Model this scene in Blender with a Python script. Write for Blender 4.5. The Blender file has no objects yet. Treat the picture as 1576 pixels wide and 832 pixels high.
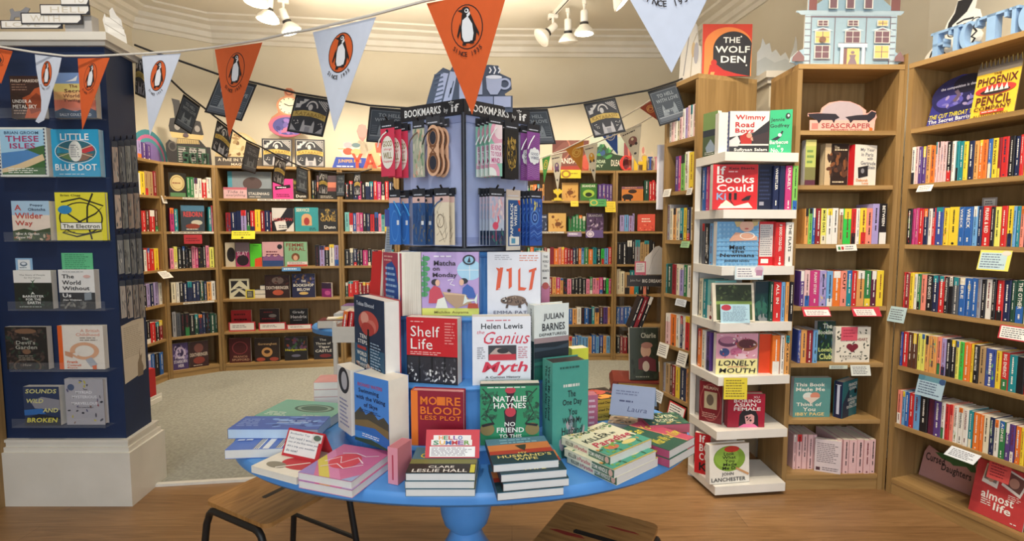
import bpy, math, random
from mathutils import Vector, Matrix
R = math.radians
S = bpy.context.scene
COL = S.collection

# ---------------------------------------------------------------- camera, light, exposure
W, H, FPX, CAMZ, PITCH = 1576, 832, 807.0, 1.5, R(4.35)
cam_d = bpy.data.cameras.new('camera'); cam = bpy.data.objects.new('camera', cam_d); COL.objects.link(cam)
cam_d.sensor_width = 36.0; cam_d.lens = 36.0 * FPX / W; cam_d.clip_start = 0.05
cam.location = (0, 0, CAMZ); cam.rotation_euler = (math.pi / 2 - PITCH, 0, 0)
S.camera = cam
S.view_settings.view_transform = 'Standard'; S.view_settings.look = 'None'
S.view_settings.gamma = 1; S.view_settings.use_curve_mapping = False
S.view_settings.exposure = -0.2
S.cycles.use_denoising = True
S.cycles.max_bounces = 6; S.cycles.diffuse_bounces = 4; S.cycles.glossy_bounces = 3
S.cycles.transparent_max_bounces = 8; S.cycles.sample_clamp_indirect = 6
wd = bpy.data.worlds.new('world'); S.world = wd; wd.use_nodes = True
wd.node_tree.nodes['Background'].inputs[0].default_value = (0.80, 0.88, 1.0, 1)
wd.node_tree.nodes['Background'].inputs[1].default_value = 0.11
DAYLIGHT = dict(loc=(0.2, -2.3, 2.0), size=(4.4, 2.4), power=150, col=(0.86, 0.93, 1.0))
def area(name, loc, target, size, power, col):
    d = bpy.data.lights.new(name, 'AREA'); d.shape = 'RECTANGLE'; d.size, d.size_y = size; d.energy = power; d.color = col
    o = bpy.data.objects.new(name, d); COL.objects.link(o); o.location = loc
    o.rotation_euler = (Vector(target) - Vector(loc)).to_track_quat('-Z', 'Y').to_euler(); return o
def spot(name, loc, target, power, ang, blend, col, rad=0.05):
    d = bpy.data.lights.new(name, 'SPOT'); d.energy = power; d.spot_size = R(ang); d.spot_blend = blend; d.color = col; d.shadow_soft_size = rad
    o = bpy.data.objects.new(name, d); COL.objects.link(o); o.location = loc
    o.rotation_euler = (Vector(target) - Vector(loc)).to_track_quat('-Z', 'Y').to_euler(); return o
WARM = (1.0, 0.86, 0.66); NEUT = (1.0, 0.93, 0.82)
area('shop_window_daylight', DAYLIGHT['loc'], (0, 3, 1.0), DAYLIGHT['size'], DAYLIGHT['power'], DAYLIGHT['col'])
# ceiling track spots of the front room (above and behind the camera's view) and of the back room
SPOTS = [((-2.0, 1.7, 3.6), (-2.5, 2.8, 1.0), 60, 80, NEUT), ((1.2, 1.75, 3.6), (1.75, 2.95, 1.2), 105, 75, WARM),
         ((1.55, 1.75, 3.6), (2.45, 2.1, 1.3), 100, 90, WARM), ((0.65, 2.0, 3.6), (1.2, 2.95, 1.0), 105, 75, WARM),
         ((-0.3, 0.75, 3.6), (-0.2, 1.7, 0.9), 75, 60, NEUT)]
for i, (a, b, p, g, c) in enumerate(SPOTS): spot('front_track_spot', a, b, p * 1.2, g, 0.6, c)
BACK = [((-2.75, 4.4, 3.5), (-3.42, 4.7, 1.3), 70, 100), ((-2.5, 4.75, 3.5), (-3.15, 5.4, 1.3), 75, 100), ((-2.0, 4.75, 3.5), (-2.3, 5.6, 1.3), 85, 100), ((-1.35, 4.95, 3.5), (-1.5, 5.75, 1.3), 75, 100),
        ((0.35, 5.1, 3.5), (0.5, 5.95, 1.3), 80, 100), ((1.05, 5.0, 3.5), (1.35, 5.95, 1.3), 75, 100), ((-0.6, 5.0, 3.5), (-0.6, 5.9, 1.3), 75, 100),
        ((-0.9, 3.8, 3.5), (-1.3, 3.9, 0.0), 22, 110), ((0.3, 3.5, 3.5), (1.0, 3.4, 1.1), 45, 75)]
for a, b, p, g in BACK: spot('back_track_spot', a, b, p * 1.2, g, 0.7, WARM)
area('added_ceiling_fill', (-0.9, 4.6, 3.0), (-0.9, 4.6, 9), (2.6, 1.0), 60, WARM)  # added fill without a fixture, thrown upward to brighten back ceiling and wall

area('added_ceiling_fill', (1.2, 1.6, 3.1), (1.6, 1.9, 9), (1.6, 1.6), 30, NEUT)  # second added fill, no fixture, lifts the dim wall on the right

spot('front_track_spot', (2.15, 1.35, 3.6), (2.85, 2.5, 2.75), 45, 80, 0.7, NEUT)

# ---------------------------------------------------------------- picture <-> place
CP, SP = math.cos(PITCH), math.sin(PITCH); EYE = Vector((0, 0, CAMZ))
def ray(u, v):
    cx, cz = (u - 788) / FPX, -(v - 416) / FPX
    return Vector((cx, CP + cz * SP, -SP + cz * CP))
def atz(u, v, z): d = ray(u, v); return EYE + d * ((z - CAMZ) / d.z)
def aty(u, v, y): d = ray(u, v); return EYE + d * (y / d.y)
def atp(u, v, p, n): d = ray(u, v); return EYE + d * ((Vector(p) - EYE).dot(n) / d.dot(n))
def proj(p):
    q = Vector(p) - EYE; dep = q.y * CP - q.z * SP; up = q.y * SP + q.z * CP
    return 788 + q.x / dep * FPX, 416 - up / dep * FPX, dep

# ---------------------------------------------------------------- materials
def lin(h):
    h = h.lstrip('#'); c = [int(h[i:i + 2], 16) / 255 for i in (0, 2, 4)]
    return tuple(x / 12.92 if x <= .04045 else ((x + .055) / 1.055) ** 2.4 for x in c) + (1,)
MATS = {}
def mat(hexc, rough=0.55, metal=0.0, var=0.06, scale=30.0, coat=0.0):
    k = (hexc, rough, metal)
    if k in MATS: return MATS[k]
    m = bpy.data.materials.new('paint_' + hexc.lstrip('#')); m.use_nodes = True; nt = m.node_tree; b = nt.nodes['Principled BSDF']
    b.inputs['Roughness'].default_value = rough; b.inputs['Metallic'].default_value = metal
    if coat: b.inputs['Coat Weight'].default_value = coat
    c = lin(hexc); tc = nt.nodes.new('ShaderNodeTexCoord'); n = nt.nodes.new('ShaderNodeTexNoise'); n.inputs['Scale'].default_value = scale; n.inputs['Detail'].default_value = 2
    mx = nt.nodes.new('ShaderNodeMix'); mx.data_type = 'RGBA'
    mx.inputs['A'].default_value = tuple(x * (1 - var) for x in c[:3]) + (1,); mx.inputs['B'].default_value = tuple(min(1, x * (1 + var)) for x in c[:3]) + (1,)
    nt.links.new(tc.outputs['Object'], n.inputs['Vector']); nt.links.new(n.outputs['Fac'], mx.inputs['Factor']); nt.links.new(mx.outputs['Result'], b.inputs['Base Color'])
    MATS[k] = m; return m
def ramp_mat(name, stops, rough, build, bump=0.0):
    m = bpy.data.materials.new(name); m.use_nodes = True; nt = m.node_tree; b = nt.nodes['Principled BSDF']; b.inputs['Roughness'].default_value = rough
    tc = nt.nodes.new('ShaderNodeTexCoord'); fac = build(nt, tc)
    r = nt.nodes.new('ShaderNodeValToRGB'); e = r.color_ramp.elements
    while len(e) < len(stops): e.new(0.5)
    for x, (p, h) in zip(e, stops): x.position = p; x.color = lin(h)
    nt.links.new(fac, r.inputs[0]); nt.links.new(r.outputs[0], b.inputs['Base Color'])
    if bump:
        bp = nt.nodes.new('ShaderNodeBump'); bp.inputs['Strength'].default_value = bump; bp.inputs['Distance'].default_value = 0.004
        nt.links.new(fac, bp.inputs['Height']); nt.links.new(bp.outputs[0], b.inputs['Normal'])
    return m
def noise_fac(scale, stretch=(1, 1, 1), detail=4, dist=0.0, coord='Object'):
    def f(nt, tc):
        mp = nt.nodes.new('ShaderNodeMapping'); mp.inputs['Scale'].default_value = stretch
        n = nt.nodes.new('ShaderNodeTexNoise'); n.inputs['Scale'].default_value = scale; n.inputs['Detail'].default_value = detail; n.inputs['Distortion'].default_value = dist
        nt.links.new(tc.outputs[coord], mp.inputs[0]); nt.links.new(mp.outputs[0], n.inputs['Vector']); return n.outputs['Fac']
    return f
OAK = ramp_mat('oak_veneer', [(0.25, '#806339'), (0.5, '#97784a'), (0.75, '#a88757')], 0.5, noise_fac(3.0, (7, 7, 0.5), 5, 1.2))
OAKH = ramp_mat('oak_veneer_along', [(0.25, '#8f6f42'), (0.5, '#a88654'), (0.75, '#b89563')], 0.5, noise_fac(3.0, (0.5, 7, 7), 5, 1.2))
STOOLWOOD = ramp_mat('stool_plywood', [(0.25, '#7d552c'), (0.5, '#a3743f'), (0.8, '#b98a52')], 0.42, noise_fac(4.0, (1.0, 6, 1), 5, 1.5))
PAGX = ramp_mat('page_edges_across', [(0.3, '#c9c0ad'), (0.7, '#efe8da')], 0.8, noise_fac(6.0, (160, 1, 1), 2))
PAGY = ramp_mat('page_edges', [(0.3, '#cfc8b8'), (0.7, '#f2ede2')], 0.8, noise_fac(6.0, (1, 160, 1), 2))
def planks(nt, tc):
    mp = nt.nodes.new('ShaderNodeMapping'); nt.links.new(tc.outputs['Object'], mp.inputs[0])
    br = nt.nodes.new('ShaderNodeTexBrick'); br.inputs['Scale'].default_value = 1.0; br.inputs['Brick Width'].default_value = 2.4; br.inputs['Row Height'].default_value = 0.16
    br.inputs['Mortar Size'].default_value = 0.0015; br.inputs['Color1'].default_value = (0.35, 0.35, 0.35, 1); br.inputs['Color2'].default_value = (0.72, 0.72, 0.72, 1); br.inputs['Mortar'].default_value = (0, 0, 0, 1)
    nt.links.new(mp.outputs[0], br.inputs['Vector'])
    m2 = nt.nodes.new('ShaderNodeMapping'); m2.inputs['Scale'].default_value = (0.8, 9, 1); nt.links.new(tc.outputs['Object'], m2.inputs[0])
    n = nt.nodes.new('ShaderNodeTexNoise'); n.inputs['Scale'].default_value = 3.5; n.inputs['Detail'].default_value = 6; n.inputs['Distortion'].default_value = 1.6
    nt.links.new(m2.outputs[0], n.inputs['Vector'])
    mx = nt.nodes.new('ShaderNodeMix'); mx.data_type = 'FLOAT'; mx.inputs['Factor'].default_value = 0.55
    nt.links.new(br.outputs['Color'], mx.inputs['A']); nt.links.new(n.outputs['Fac'], mx.inputs['B']); return mx.outputs['Result']
FLOORWOOD = ramp_mat('oak_floor_planks', [(0.12, '#4a3420'), (0.36, '#7d5c3a'), (0.55, '#94704a'), (0.78, '#a68159')], 0.38, planks, 0.15)
CARPET = ramp_mat('grey_carpet', [(0.3, '#8f8f86'), (0.5, '#9c9c92'), (0.7, '#a9a99e')], 0.95, noise_fac(55, (1, 1, 1), 6), 0.3)
CREAM = ramp_mat('cream_wall_paint', [(0.3, '#d8cfba'), (0.7, '#ded6c2')], 0.85, noise_fac(2.0))
CEILM = ramp_mat('ceiling_paint', [(0.3, '#d9d3c6'), (0.7, '#dfdacd')], 0.9, noise_fac(2.0))
TRIMM = ramp_mat('trim_gloss_paint', [(0.3, '#dcd7cb'), (0.7, '#e5e0d5')], 0.4, noise_fac(5.0))
NAVY = ramp_mat('navy_wall_paint', [(0.3, '#0e2346'), (0.7, '#122a52')], 0.6, noise_fac(4.0))
BLUE = ramp_mat('blue_table_paint', [(0.3, '#4f90d6'), (0.7, '#5a9be0')], 0.35, noise_fac(6.0))
WHITE = ramp_mat('white_shelf_paint', [(0.3, '#e3e0d8'), (0.7, '#ece9e2')], 0.4, noise_fac(6.0))
def clear(name, alpha, col=(0.9, 0.95, 1)):
    m = bpy.data.materials.new(name); m.use_nodes = True; nt = m.node_tree; b = nt.nodes['Principled BSDF']
    n = nt.nodes.new('ShaderNodeTexNoise'); n.inputs['Scale'].default_value = 3
    mr = nt.nodes.new('ShaderNodeMapRange'); mr.inputs['To Min'].default_value = alpha * .8; mr.inputs['To Max'].default_value = alpha * 1.2
    nt.links.new(n.outputs['Fac'], mr.inputs['Value']); nt.links.new(mr.outputs[0], b.inputs['Alpha'])
    b.inputs['Base Color'].default_value = (*col, 1); b.inputs['Roughness'].default_value = 0.08; return m
ACRYL = clear('clear_acrylic', 0.03)
def glow(name, col, s):
    m = bpy.data.materials.new(name); m.use_nodes = True; b = m.node_tree.nodes['Principled BSDF']
    b.inputs['Base Color'].default_value = (*col, 1); b.inputs['Emission Color'].default_value = (*col, 1); b.inputs['Emission Strength'].default_value = s; return m
LAMPGLOW = glow('lamp_glow', (1, 0.9, 0.72), 14)
def M(x, rough=0.55): return mat(x, rough) if isinstance(x, str) else x

# ---------------------------------------------------------------- mesh building
class MB:
    def __init__(s): s.v = []; s.f = []; s.m = []; s.mats = []
    def mi(s, m):
        m = M(m)
        if m not in s.mats: s.mats.append(m)
        return s.mats.index(m)
    def add(s, vs, fs, m, X=None):
        b = len(s.v); i = s.mi(m)
        s.v += [tuple(X @ Vector(p)) if X else tuple(p) for p in vs]
        s.f += [tuple(b + k for k in f) for f in fs]; s.m += [i] * len(fs); return s
    def box(s, x0, y0, z0, x1, y1, z1, m, X=None):
        return s.add([(x0, y0, z0), (x1, y0, z0), (x1, y1, z0), (x0, y1, z0), (x0, y0, z1), (x1, y0, z1), (x1, y1, z1), (x0, y1, z1)],
                     [(0, 3, 2, 1), (4, 5, 6, 7), (0, 1, 5, 4), (1, 2, 6, 5), (2, 3, 7, 6), (3, 0, 4, 7)], m, X)
    def bbox(s, x0, y0, z0, x1, y1, z1, m, c=0.004, X=None):     # box with chamfered vertical edges and rim
        poly = [(x0 + c, y0), (x1 - c, y0), (x1, y0 + c), (x1, y1 - c), (x1 - c, y1), (x0 + c, y1), (x0, y1 - c), (x0, y0 + c)]
        ins = [(min(max(x, x0 + c), x1 - c), min(max(y, y0 + c), y1 - c)) for x, y in poly]
        n = 8; vs = [(*p, z0) for p in ins] + [(*p, z0 + c) for p in poly] + [(*p, z1 - c) for p in poly] + [(*p, z1) for p in ins]
        fs = [tuple(range(n - 1, -1, -1)), tuple(range(3 * n, 4 * n))]
        for k in range(3):
            for i in range(n): j = (i + 1) % n; fs.append((k * n + i, k * n + j, (k + 1) * n + j, (k + 1) * n + i))
        return s.add(vs, fs, m, X)
    def prism(s, poly, z0, z1, m, X=None, cap=None):            # polygon in xy, extruded in z
        n = len(poly); a = sum(poly[i][0] * poly[(i + 1) % n][1] - poly[(i + 1) % n][0] * poly[i][1] for i in range(n))
        if a < 0: poly = poly[::-1]
        s.add([(x, y, z) for z in (z0, z1) for x, y in poly], [(i, (i + 1) % n, n + (i + 1) % n, n + i) for i in range(n)], m, X)
        s.add([(x, y, z0) for x, y in poly], [tuple(range(n - 1, -1, -1))], m, X)
        return s.add([(x, y, z1) for x, y in poly], [tuple(range(n))], cap or m, X)
    def lathe(s, prof, m, n=32, sx=1, sy=1, X=None):             # (r, z) from bottom to top
        vs = [(r * sx * math.cos(2 * math.pi * i / n), r * sy * math.sin(2 * math.pi * i / n), z) for r, z in prof for i in range(n)]
        fs = [(k * n + i, k * n + (i + 1) % n, (k + 1) * n + (i + 1) % n, (k + 1) * n + i) for k in range(len(prof) - 1) for i in range(n)]
        fs += [tuple(range(n - 1, -1, -1)), tuple(range((len(prof) - 1) * n, len(prof) * n))]
        return s.add(vs, fs, m, X)
    def tube(s, pts, r, m, n=8, X=None):
        pts = [Vector(p) for p in pts]; vs = []; fs = []
        up = Vector((0.13, 0.27, 1)).normalized()
        for i, p in enumerate(pts):
            d = (pts[min(i + 1, len(pts) - 1)] - pts[max(i - 1, 0)]).normalized()
            a = d.cross(up)
            if a.length < 1e-3: a = d.cross(Vector((1, 0, 0)))
            a.normalize(); b = d.cross(a)
            vs += [p + (a * math.cos(2 * math.pi * k / n) + b * math.sin(2 * math.pi * k / n)) * r for k in range(n)]
        for i in range(len(pts) - 1):
            for k in range(n): fs.append((i * n + k, i * n + (k + 1) % n, (i + 1) * n + (k + 1) % n, (i + 1) * n + k))
        fs += [tuple(range(n - 1, -1, -1)), tuple(range((len(pts) - 1) * n, len(pts) * n))]
        return s.add(vs, fs, m, X)
    def mesh(s, name):
        me = bpy.data.meshes.new(name); me.from_pydata([tuple(p) for p in s.v], [], s.f)
        for m in s.mats: me.materials.append(m)
        me.polygons.foreach_set('material_index', s.m); me.update(); return me
def smooth(o, ang=40):
    me = o.data
    me.polygons.foreach_set('use_smooth', [True] * len(me.polygons))
    try: me.set_sharp_from_angle(angle=R(ang))
    except Exception: pass
    return o
def obj(name, mb, parent=None, X=None, sm=False):
    o = bpy.data.objects.new(name, mb.mesh(name) if isinstance(mb, MB) else mb); COL.objects.link(o)
    if parent: o.parent = parent
    if X is not None: o.matrix_basis = X
    if sm: smooth(o)
    return o
def tag(o, label, cat, group=None, kind=None):
    o['label'] = label; o['category'] = cat
    if group: o['group'] = group
    if kind: o['kind'] = kind
    return o
def thing(name, label, cat, X=None, group=None):
    o = bpy.data.objects.new(name, None); COL.objects.link(o); o.empty_display_size = 0.05
    if X is not None: o.matrix_basis = X
    return tag(o, label, cat, group)
def struct(name, mb):
    o = obj(name, mb); o['kind'] = 'structure'; return o
def copy_tree(o, X=None, label=None, group=None, parent=None):
    c = o.copy(); COL.objects.link(c)
    if parent: c.parent = parent
    if X is not None: c.matrix_basis = X
    if label: c['label'] = label
    if group: c['group'] = group
    for ch in list(o.children): copy_tree(ch, parent=c)
    return c
def TR(x, y, z, yaw=0, lean=0, roll=0):
    return Matrix.Translation((x, y, z)) @ Matrix.Rotation(yaw, 4, 'Z') @ Matrix.Rotation(-lean, 4, 'X') @ Matrix.Rotation(roll, 4, 'Y')

# ---------------------------------------------------------------- lettering
CH = "ABCDEFGHIJKLMNOPQRSTUVWXYZabcdefghijklmnopqrstuvwxyz0123456789&'.,!?()-*"
GL = {}
def load_glyphs():
    tmp = []
    for bold in (0, 1):
        for c in CH:
            for s in (c, c + 'H'):
                d = bpy.data.curves.new('t', 'FONT'); d.body = s; d.resolution_u = 2; d.offset = 0.018 if bold else 0.0
                o = bpy.data.objects.new('t', d); COL.objects.link(o); tmp.append((bold, c, s, o, d))
        d = bpy.data.curves.new('t', 'FONT'); d.body = 'H'; d.resolution_u = 2; d.offset = 0.018 if bold else 0.0
        o = bpy.data.objects.new('t', d); COL.objects.link(o); tmp.append((bold, '#', 'H', o, d))
    bpy.context.view_layer.update(); dg = bpy.context.evaluated_depsgraph_get(); raw = {}
    for bold, c, s, o, d in tmp:
        e = o.evaluated_get(dg); me = e.to_mesh(); raw[(bold, c, s)] = ([tuple(v.co[:2]) for v in me.vertices], [tuple(p.vertices) for p in me.polygons]); e.to_mesh_clear()
    for bold in (0, 1):
        hx = max(x for x, y in raw[(bold, '#', 'H')][0])
        for c in CH:
            vs, fs = raw[(bold, c, c)]; GL[(bold, c)] = (vs, fs, max(x for x, y in raw[(bold, c, c + 'H')][0]) - hx)
        GL[(bold, ' ')] = ([], [], 0.28)
    for bold, c, s, o, d in tmp: bpy.data.objects.remove(o); bpy.data.curves.remove(d)
load_glyphs()
def layout(s, bold=0):
    x = 0; vs = []; fs = []
    for c in s:
        g = GL.get((bold, c)) or GL[(bold, 'o')]
        b = len(vs); vs += [(px + x, py) for px, py in g[0]]; fs += [tuple(b + k for k in f) for f in g[1]]; x += g[2] + 0.02
    return vs, fs
def text(mb, s, o, ex, ey, w, h, m, bold=1, slant=0.0, keep=False):
    """Lettering stretched to fill a box w x h whose lower left corner is o."""
    vs, fs = layout(s, bold)
    if not vs: return
    x0, x1 = min(v[0] for v in vs), max(v[0] for v in vs); y0, y1 = min(v[1] for v in vs), max(v[1] for v in vs)
    kx, ky = w / max(1e-6, x1 - x0), h / max(1e-6, y1 - y0)
    if keep: kx = ky = min(kx, ky)
    o, ex, ey = Vector(o), Vector(ex), Vector(ey)
    mb.add([o + ex * ((x - x0) * kx + slant * (y - y0) * ky) + ey * ((y - y0) * ky) for x, y in vs], fs, m)
def arc_text(mb, s, c, ex, ey, rad, a0, a1, size, m, bold=1, ry=None):
    """Letters along the underside of an oval, from angle a0 to a1 (degrees, 270 = bottom)."""
    n = len(s); c, ex, ey = Vector(c), Vector(ex), Vector(ey); ry = ry or rad
    for i, ch in enumerate(s):
        a = R(a0 + (a1 - a0) * i / (n - 1)); t = Vector((-rad * math.sin(a), ry * math.cos(a), 0)).normalized()
        if t.x < 0: t = -t
        X = ex * t.x + ey * t.y; Y = ex * -t.y + ey * t.x; p = c + ex * rad * math.cos(a) + ey * ry * math.sin(a)
        vs, fs = layout(ch, bold)
        if vs: mb.add([p + X * ((x - .3) * size) + Y * ((y - .35) * size) for x, y in vs], fs, m)
EPS = 0.00022
def clip(pts, box):
    for ax, lim, sg in ((0, box[0], 1), (0, box[2], -1), (1, box[1], 1), (1, box[3], -1)):
        out = []
        for i in range(len(pts)):
            a, b = pts[i - 1], pts[i]; da, db = (a[ax] - lim) * sg, (b[ax] - lim) * sg
            if (da >= 0) != (db >= 0): t = da / (da - db); out.append((a[0] + (b[0] - a[0]) * t, a[1] + (b[1] - a[1]) * t))
            if db >= 0: out.append(b)
        pts = out
        if not pts: break
    return pts
def art(mb, els, o, ex, ey, w, h, base=1, seed=1, box=(0, 0, 100, 100)):
    """Printed design: elements in 0..100 page coordinates (y down), laid on a flat face as thin layers. o = lower left corner, facing ex x ey."""
    o, ex, ey = Vector(o), Vector(ex), Vector(ey); nz = ex.cross(ey).normalized(); rg = random.Random(seed)
    def P(x, y, k): return o + ex * (w * x / 100) + ey * (h * (100 - y) / 100) + nz * (EPS * k)
    def face(q, k, c):
        q = clip(q, box)
        if len(q) > 2: mb.add([P(x, y, k) for x, y in q], [tuple(range(len(q)))], c)
    for k, e in enumerate(els):
        k += base; t = e[0]
        if t == 'r': _, x0, y0, x1, y1, c = e; face([(x0, y1), (x1, y1), (x1, y0), (x0, y0)], k, c)
        elif t == 'e':
            _, cx, cy, rx, ry, c = e[:6]; a0, a1 = (e[6], e[7]) if len(e) > 6 else (0, 360); n = 28
            face([(cx + rx * math.cos(R(a0 + (a1 - a0) * i / n)), cy - ry * math.sin(R(a0 + (a1 - a0) * i / n))) for i in range(n + (a1 - a0 != 360))], k, c)
        elif t == 'o':      # ring
            _, cx, cy, rx, ry, th, c = e; n = 32
            ring = [[(cx + q * rx * math.cos(2 * math.pi * i / n), cy - q * ry * math.sin(2 * math.pi * i / n)) for i in range(n)] for q in (1, 1 - th)]
            for i in range(n): j = (i + 1) % n; face([ring[0][i], ring[0][j], ring[1][j], ring[1][i]], k, c)
        elif t == 'p':
            pts = e[1]; a = sum(pts[i][0] * pts[(i + 1) % len(pts)][1] - pts[(i + 1) % len(pts)][0] * pts[i][1] for i in range(len(pts)))
            if a > 0: pts = pts[::-1]
            face(pts, k, e[2])
        elif t == 'l':      # stroke along points
            _, pts, wd, c = e; q = [Vector((p[0] * w, p[1] * h)) for p in pts]; L = []
            for i in range(len(q)):
                d = q[min(i + 1, len(q) - 1)] - q[max(i - 1, 0)]; d.normalize(); nn = Vector((-d.y, d.x)) * (wd * w / 2)
                L.append(((q[i] + nn), (q[i] - nn)))
            for i in range(len(L) - 1):
                face([(x.x / w, x.y / h) for x in (L[i][0], L[i + 1][0], L[i + 1][1], L[i][1])], k, c)
        elif t == 't':
            s, x0, y0, x1, y1, c = e[1:7]; text(mb, s, P(x0, y1, k), ex, ey, w * (x1 - x0) / 100, h * (y1 - y0) / 100, c, e[7] if len(e) > 7 else 1, e[8] if len(e) > 8 else 0)
        elif t == 'n':      # lines of print too small to read
            _, n, x0, y0, x1, y1, c = e; st = (y1 - y0) / n
            for i in range(n):
                x = x0; end = x0 + (x1 - x0) * rg.uniform(.75, 1)
                while x < end - 1:
                    ww = min(rg.uniform(4, 14), end - x); mb.add([P(x, y0 + st * (i + .62), k), P(x + ww, y0 + st * (i + .62), k), P(x + ww, y0 + st * (i + .2), k), P(x, y0 + st * (i + .2), k)], [(0, 1, 2, 3)], c); x += ww + 2
        elif t == 's':      # scatter of small leaf shapes
            _, n, x0, y0, x1, y1, sz, cols = e
            for i in range(n):
                cx, cy, a = rg.uniform(x0, x1), rg.uniform(y0, y1), rg.uniform(0, 6.28); r1, r2 = sz * rg.uniform(.6, 1.3), sz * rg.uniform(.25, .6); q = []
                for j in range(8): b = 2 * math.pi * j / 8; q.append((cx + r1 * math.cos(b) * math.cos(a) - r2 * math.sin(b) * math.sin(a), cy + r1 * math.cos(b) * math.sin(a) + r2 * math.sin(b) * math.cos(a)))
                face(q[::-1], k + .02 * i, rg.choice(cols))
# ---------------------------------------------------------------- the room
CEIL = 3.72
mb = MB(); mb.box(-4.6, -3.0, -0.12, 4.6, 7.0, 0, FLOORWOOD); struct('floor', mb)
mb = MB(); mb.prism([(-4.6, 2.66), (4.6, 3.85), (4.6, 7.2), (-4.6, 7.2)], -0.1, 0.004, CARPET); struct('floor_carpet', mb)
mb = MB(); mb.prism([(-2.16, 2.963), (1.0, 3.372), (1.0, 3.402), (-2.16, 2.993)], 0, 0.016, mat('#e8e4da', 0.35)); struct('trim_carpet_bar', mb)
mb = MB(); mb.box(-4.7, -3.0, CEIL, 4.7, 7.3, CEIL + 0.1, CEILM); struct('ceiling', mb)
# bookcase front lines (plan), read from the foot of each case
PB = [(-3.44, 3.60), (-3.45, 5.20), (-3.085, 5.50), (-1.86, 5.71), (-1.27, 5.80), (-0.25, 5.93), (1.17, 5.98), (1.80, 5.90)]
def off(p, q, d):     # move the line p-q outward (to its left when walking p->q)
    t = Vector((q[0] - p[0], q[1] - p[1])).normalized(); n = Vector((-t.y, t.x)); return Vector(p) + n * d, Vector(q) + n * d
def cross2(a, b, c, d):
    r, s = b - a, d - c; k = ((c - a).x * s.y - (c - a).y * s.x) / (r.x * s.y - r.y * s.x); return a + r * k
def wallseg(name, p, q, z0=0, z1=CEIL, th=0.12, m=CREAM):
    p, q = Vector(p), Vector(q); t = (q - p).normalized(); n = Vector((-t.y, t.x)); mb = MB()
    mb.prism([tuple(p), tuple(q), tuple(q + n * th), tuple(p + n * th)], z0, z1, m); return struct(name, mb)
OFFW = 0.36
WP = [Vector((-3.80, 2.9)), Vector((-3.81, 5.42)), Vector((-3.25, 5.86)), Vector((-1.9, 6.04)), Vector((-0.25, 6.30)), Vector((2.02, 6.34)), Vector((2.50, 3.25)), Vector((3.2, 1.16)), Vector((4.1, -1.6))]
NM = ['wall_left', 'wall_left_rear', 'wall_back_left', 'wall_back', 'wall_back_right', 'wall_right', 'wall_right_front', 'wall_right_side']
for i, n in enumerate(NM): wallseg(n, WP[i], WP[i + 1])
wallseg('wall_left_front', (-4.2, -1.6), (-4.2, 2.9))
wallseg('wall_left_return', (-4.2, 2.9), (-3.80, 2.9))
# cornice: stepped plaster moulding round the back room
PROF = [(0, 0), (0, -0.20), (0.02, -0.20), (0.025, -0.16), (0.05, -0.15), (0.06, -0.10), (0.10, -0.085), (0.12, -0.05), (0.20, -0.035), (0.21, -0.015), (0.34, -0.015), (0.35, 0)]
def mitre(i, d):
    a = []
    for j in (i - 1, i):
        if 0 <= j < len(WP) - 1:
            t = (WP[j + 1] - WP[j]).normalized(); n = Vector((t.y, -t.x)); a.append((WP[j] + n * d, WP[j + 1] + n * d))
    if len(a) == 1: return a[0][0] if i == 0 else a[0][1]
    return cross2(a[0][0], a[0][1], a[1][0], a[1][1])
for i in range(len(WP) - 1):
    mb = MB(); n = len(PROF)
    vs = [(*mitre(j, d), CEIL + z) for j in (i, i + 1) for d, z in PROF]
    mb.add(vs, [(k, (k + 1) % n, n + (k + 1) % n, n + k) for k in range(n)], TRIMM); struct('trim_cornice_%d' % (i + 1), mb)
# navy pier with white base and cap
PX0, PX1, PY0, PY1, PZ = -3.7, -2.115, 2.80, 3.05, 2.47
pier = [(PX0, PY0), (PX1, PY0), (PX1 - 0.035, PY1), (PX0, PY1)]
mb = MB(); mb.prism(pier, 0.0, PZ, NAVY); struct('wall_pier', mb)
def grow(d): return [(PX0, PY0 - d), (PX1 + d, PY0 - d), (PX1 - 0.035 + d, PY1 + d), (PX0, PY1 + d)]
mb = MB(); mb.prism(grow(0.045), 0, 0.30, TRIMM); mb.prism(grow(0.032), 0.30, 0.325, TRIMM); mb.prism(grow(0.018), 0.325, 0.35, TRIMM); mb.prism(grow(0.026), 0.35, 0.365, TRIMM); struct('baseboard_pier', mb)
mb = MB(); mb.prism(grow(0.02), PZ - 0.02, PZ, TRIMM); mb.prism(grow(0.045), PZ, PZ + 0.04, TRIMM); struct('trim_pier_cap', mb)
# small capped pilaster between the two right-hand bookcases
mb = MB(); mb.box(1.62, 3.38, 0, 1.86, 3.6, 2.42, CREAM); struct('wall_pilaster', mb)
mb = MB(); mb.box(1.60, 3.36, 2.42, 1.88, 3.62, 2.45, TRIMM); mb.box(1.58, 3.34, 2.45, 1.90, 3.64, 2.49, TRIMM); struct('trim_pilaster_cap', mb)

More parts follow.
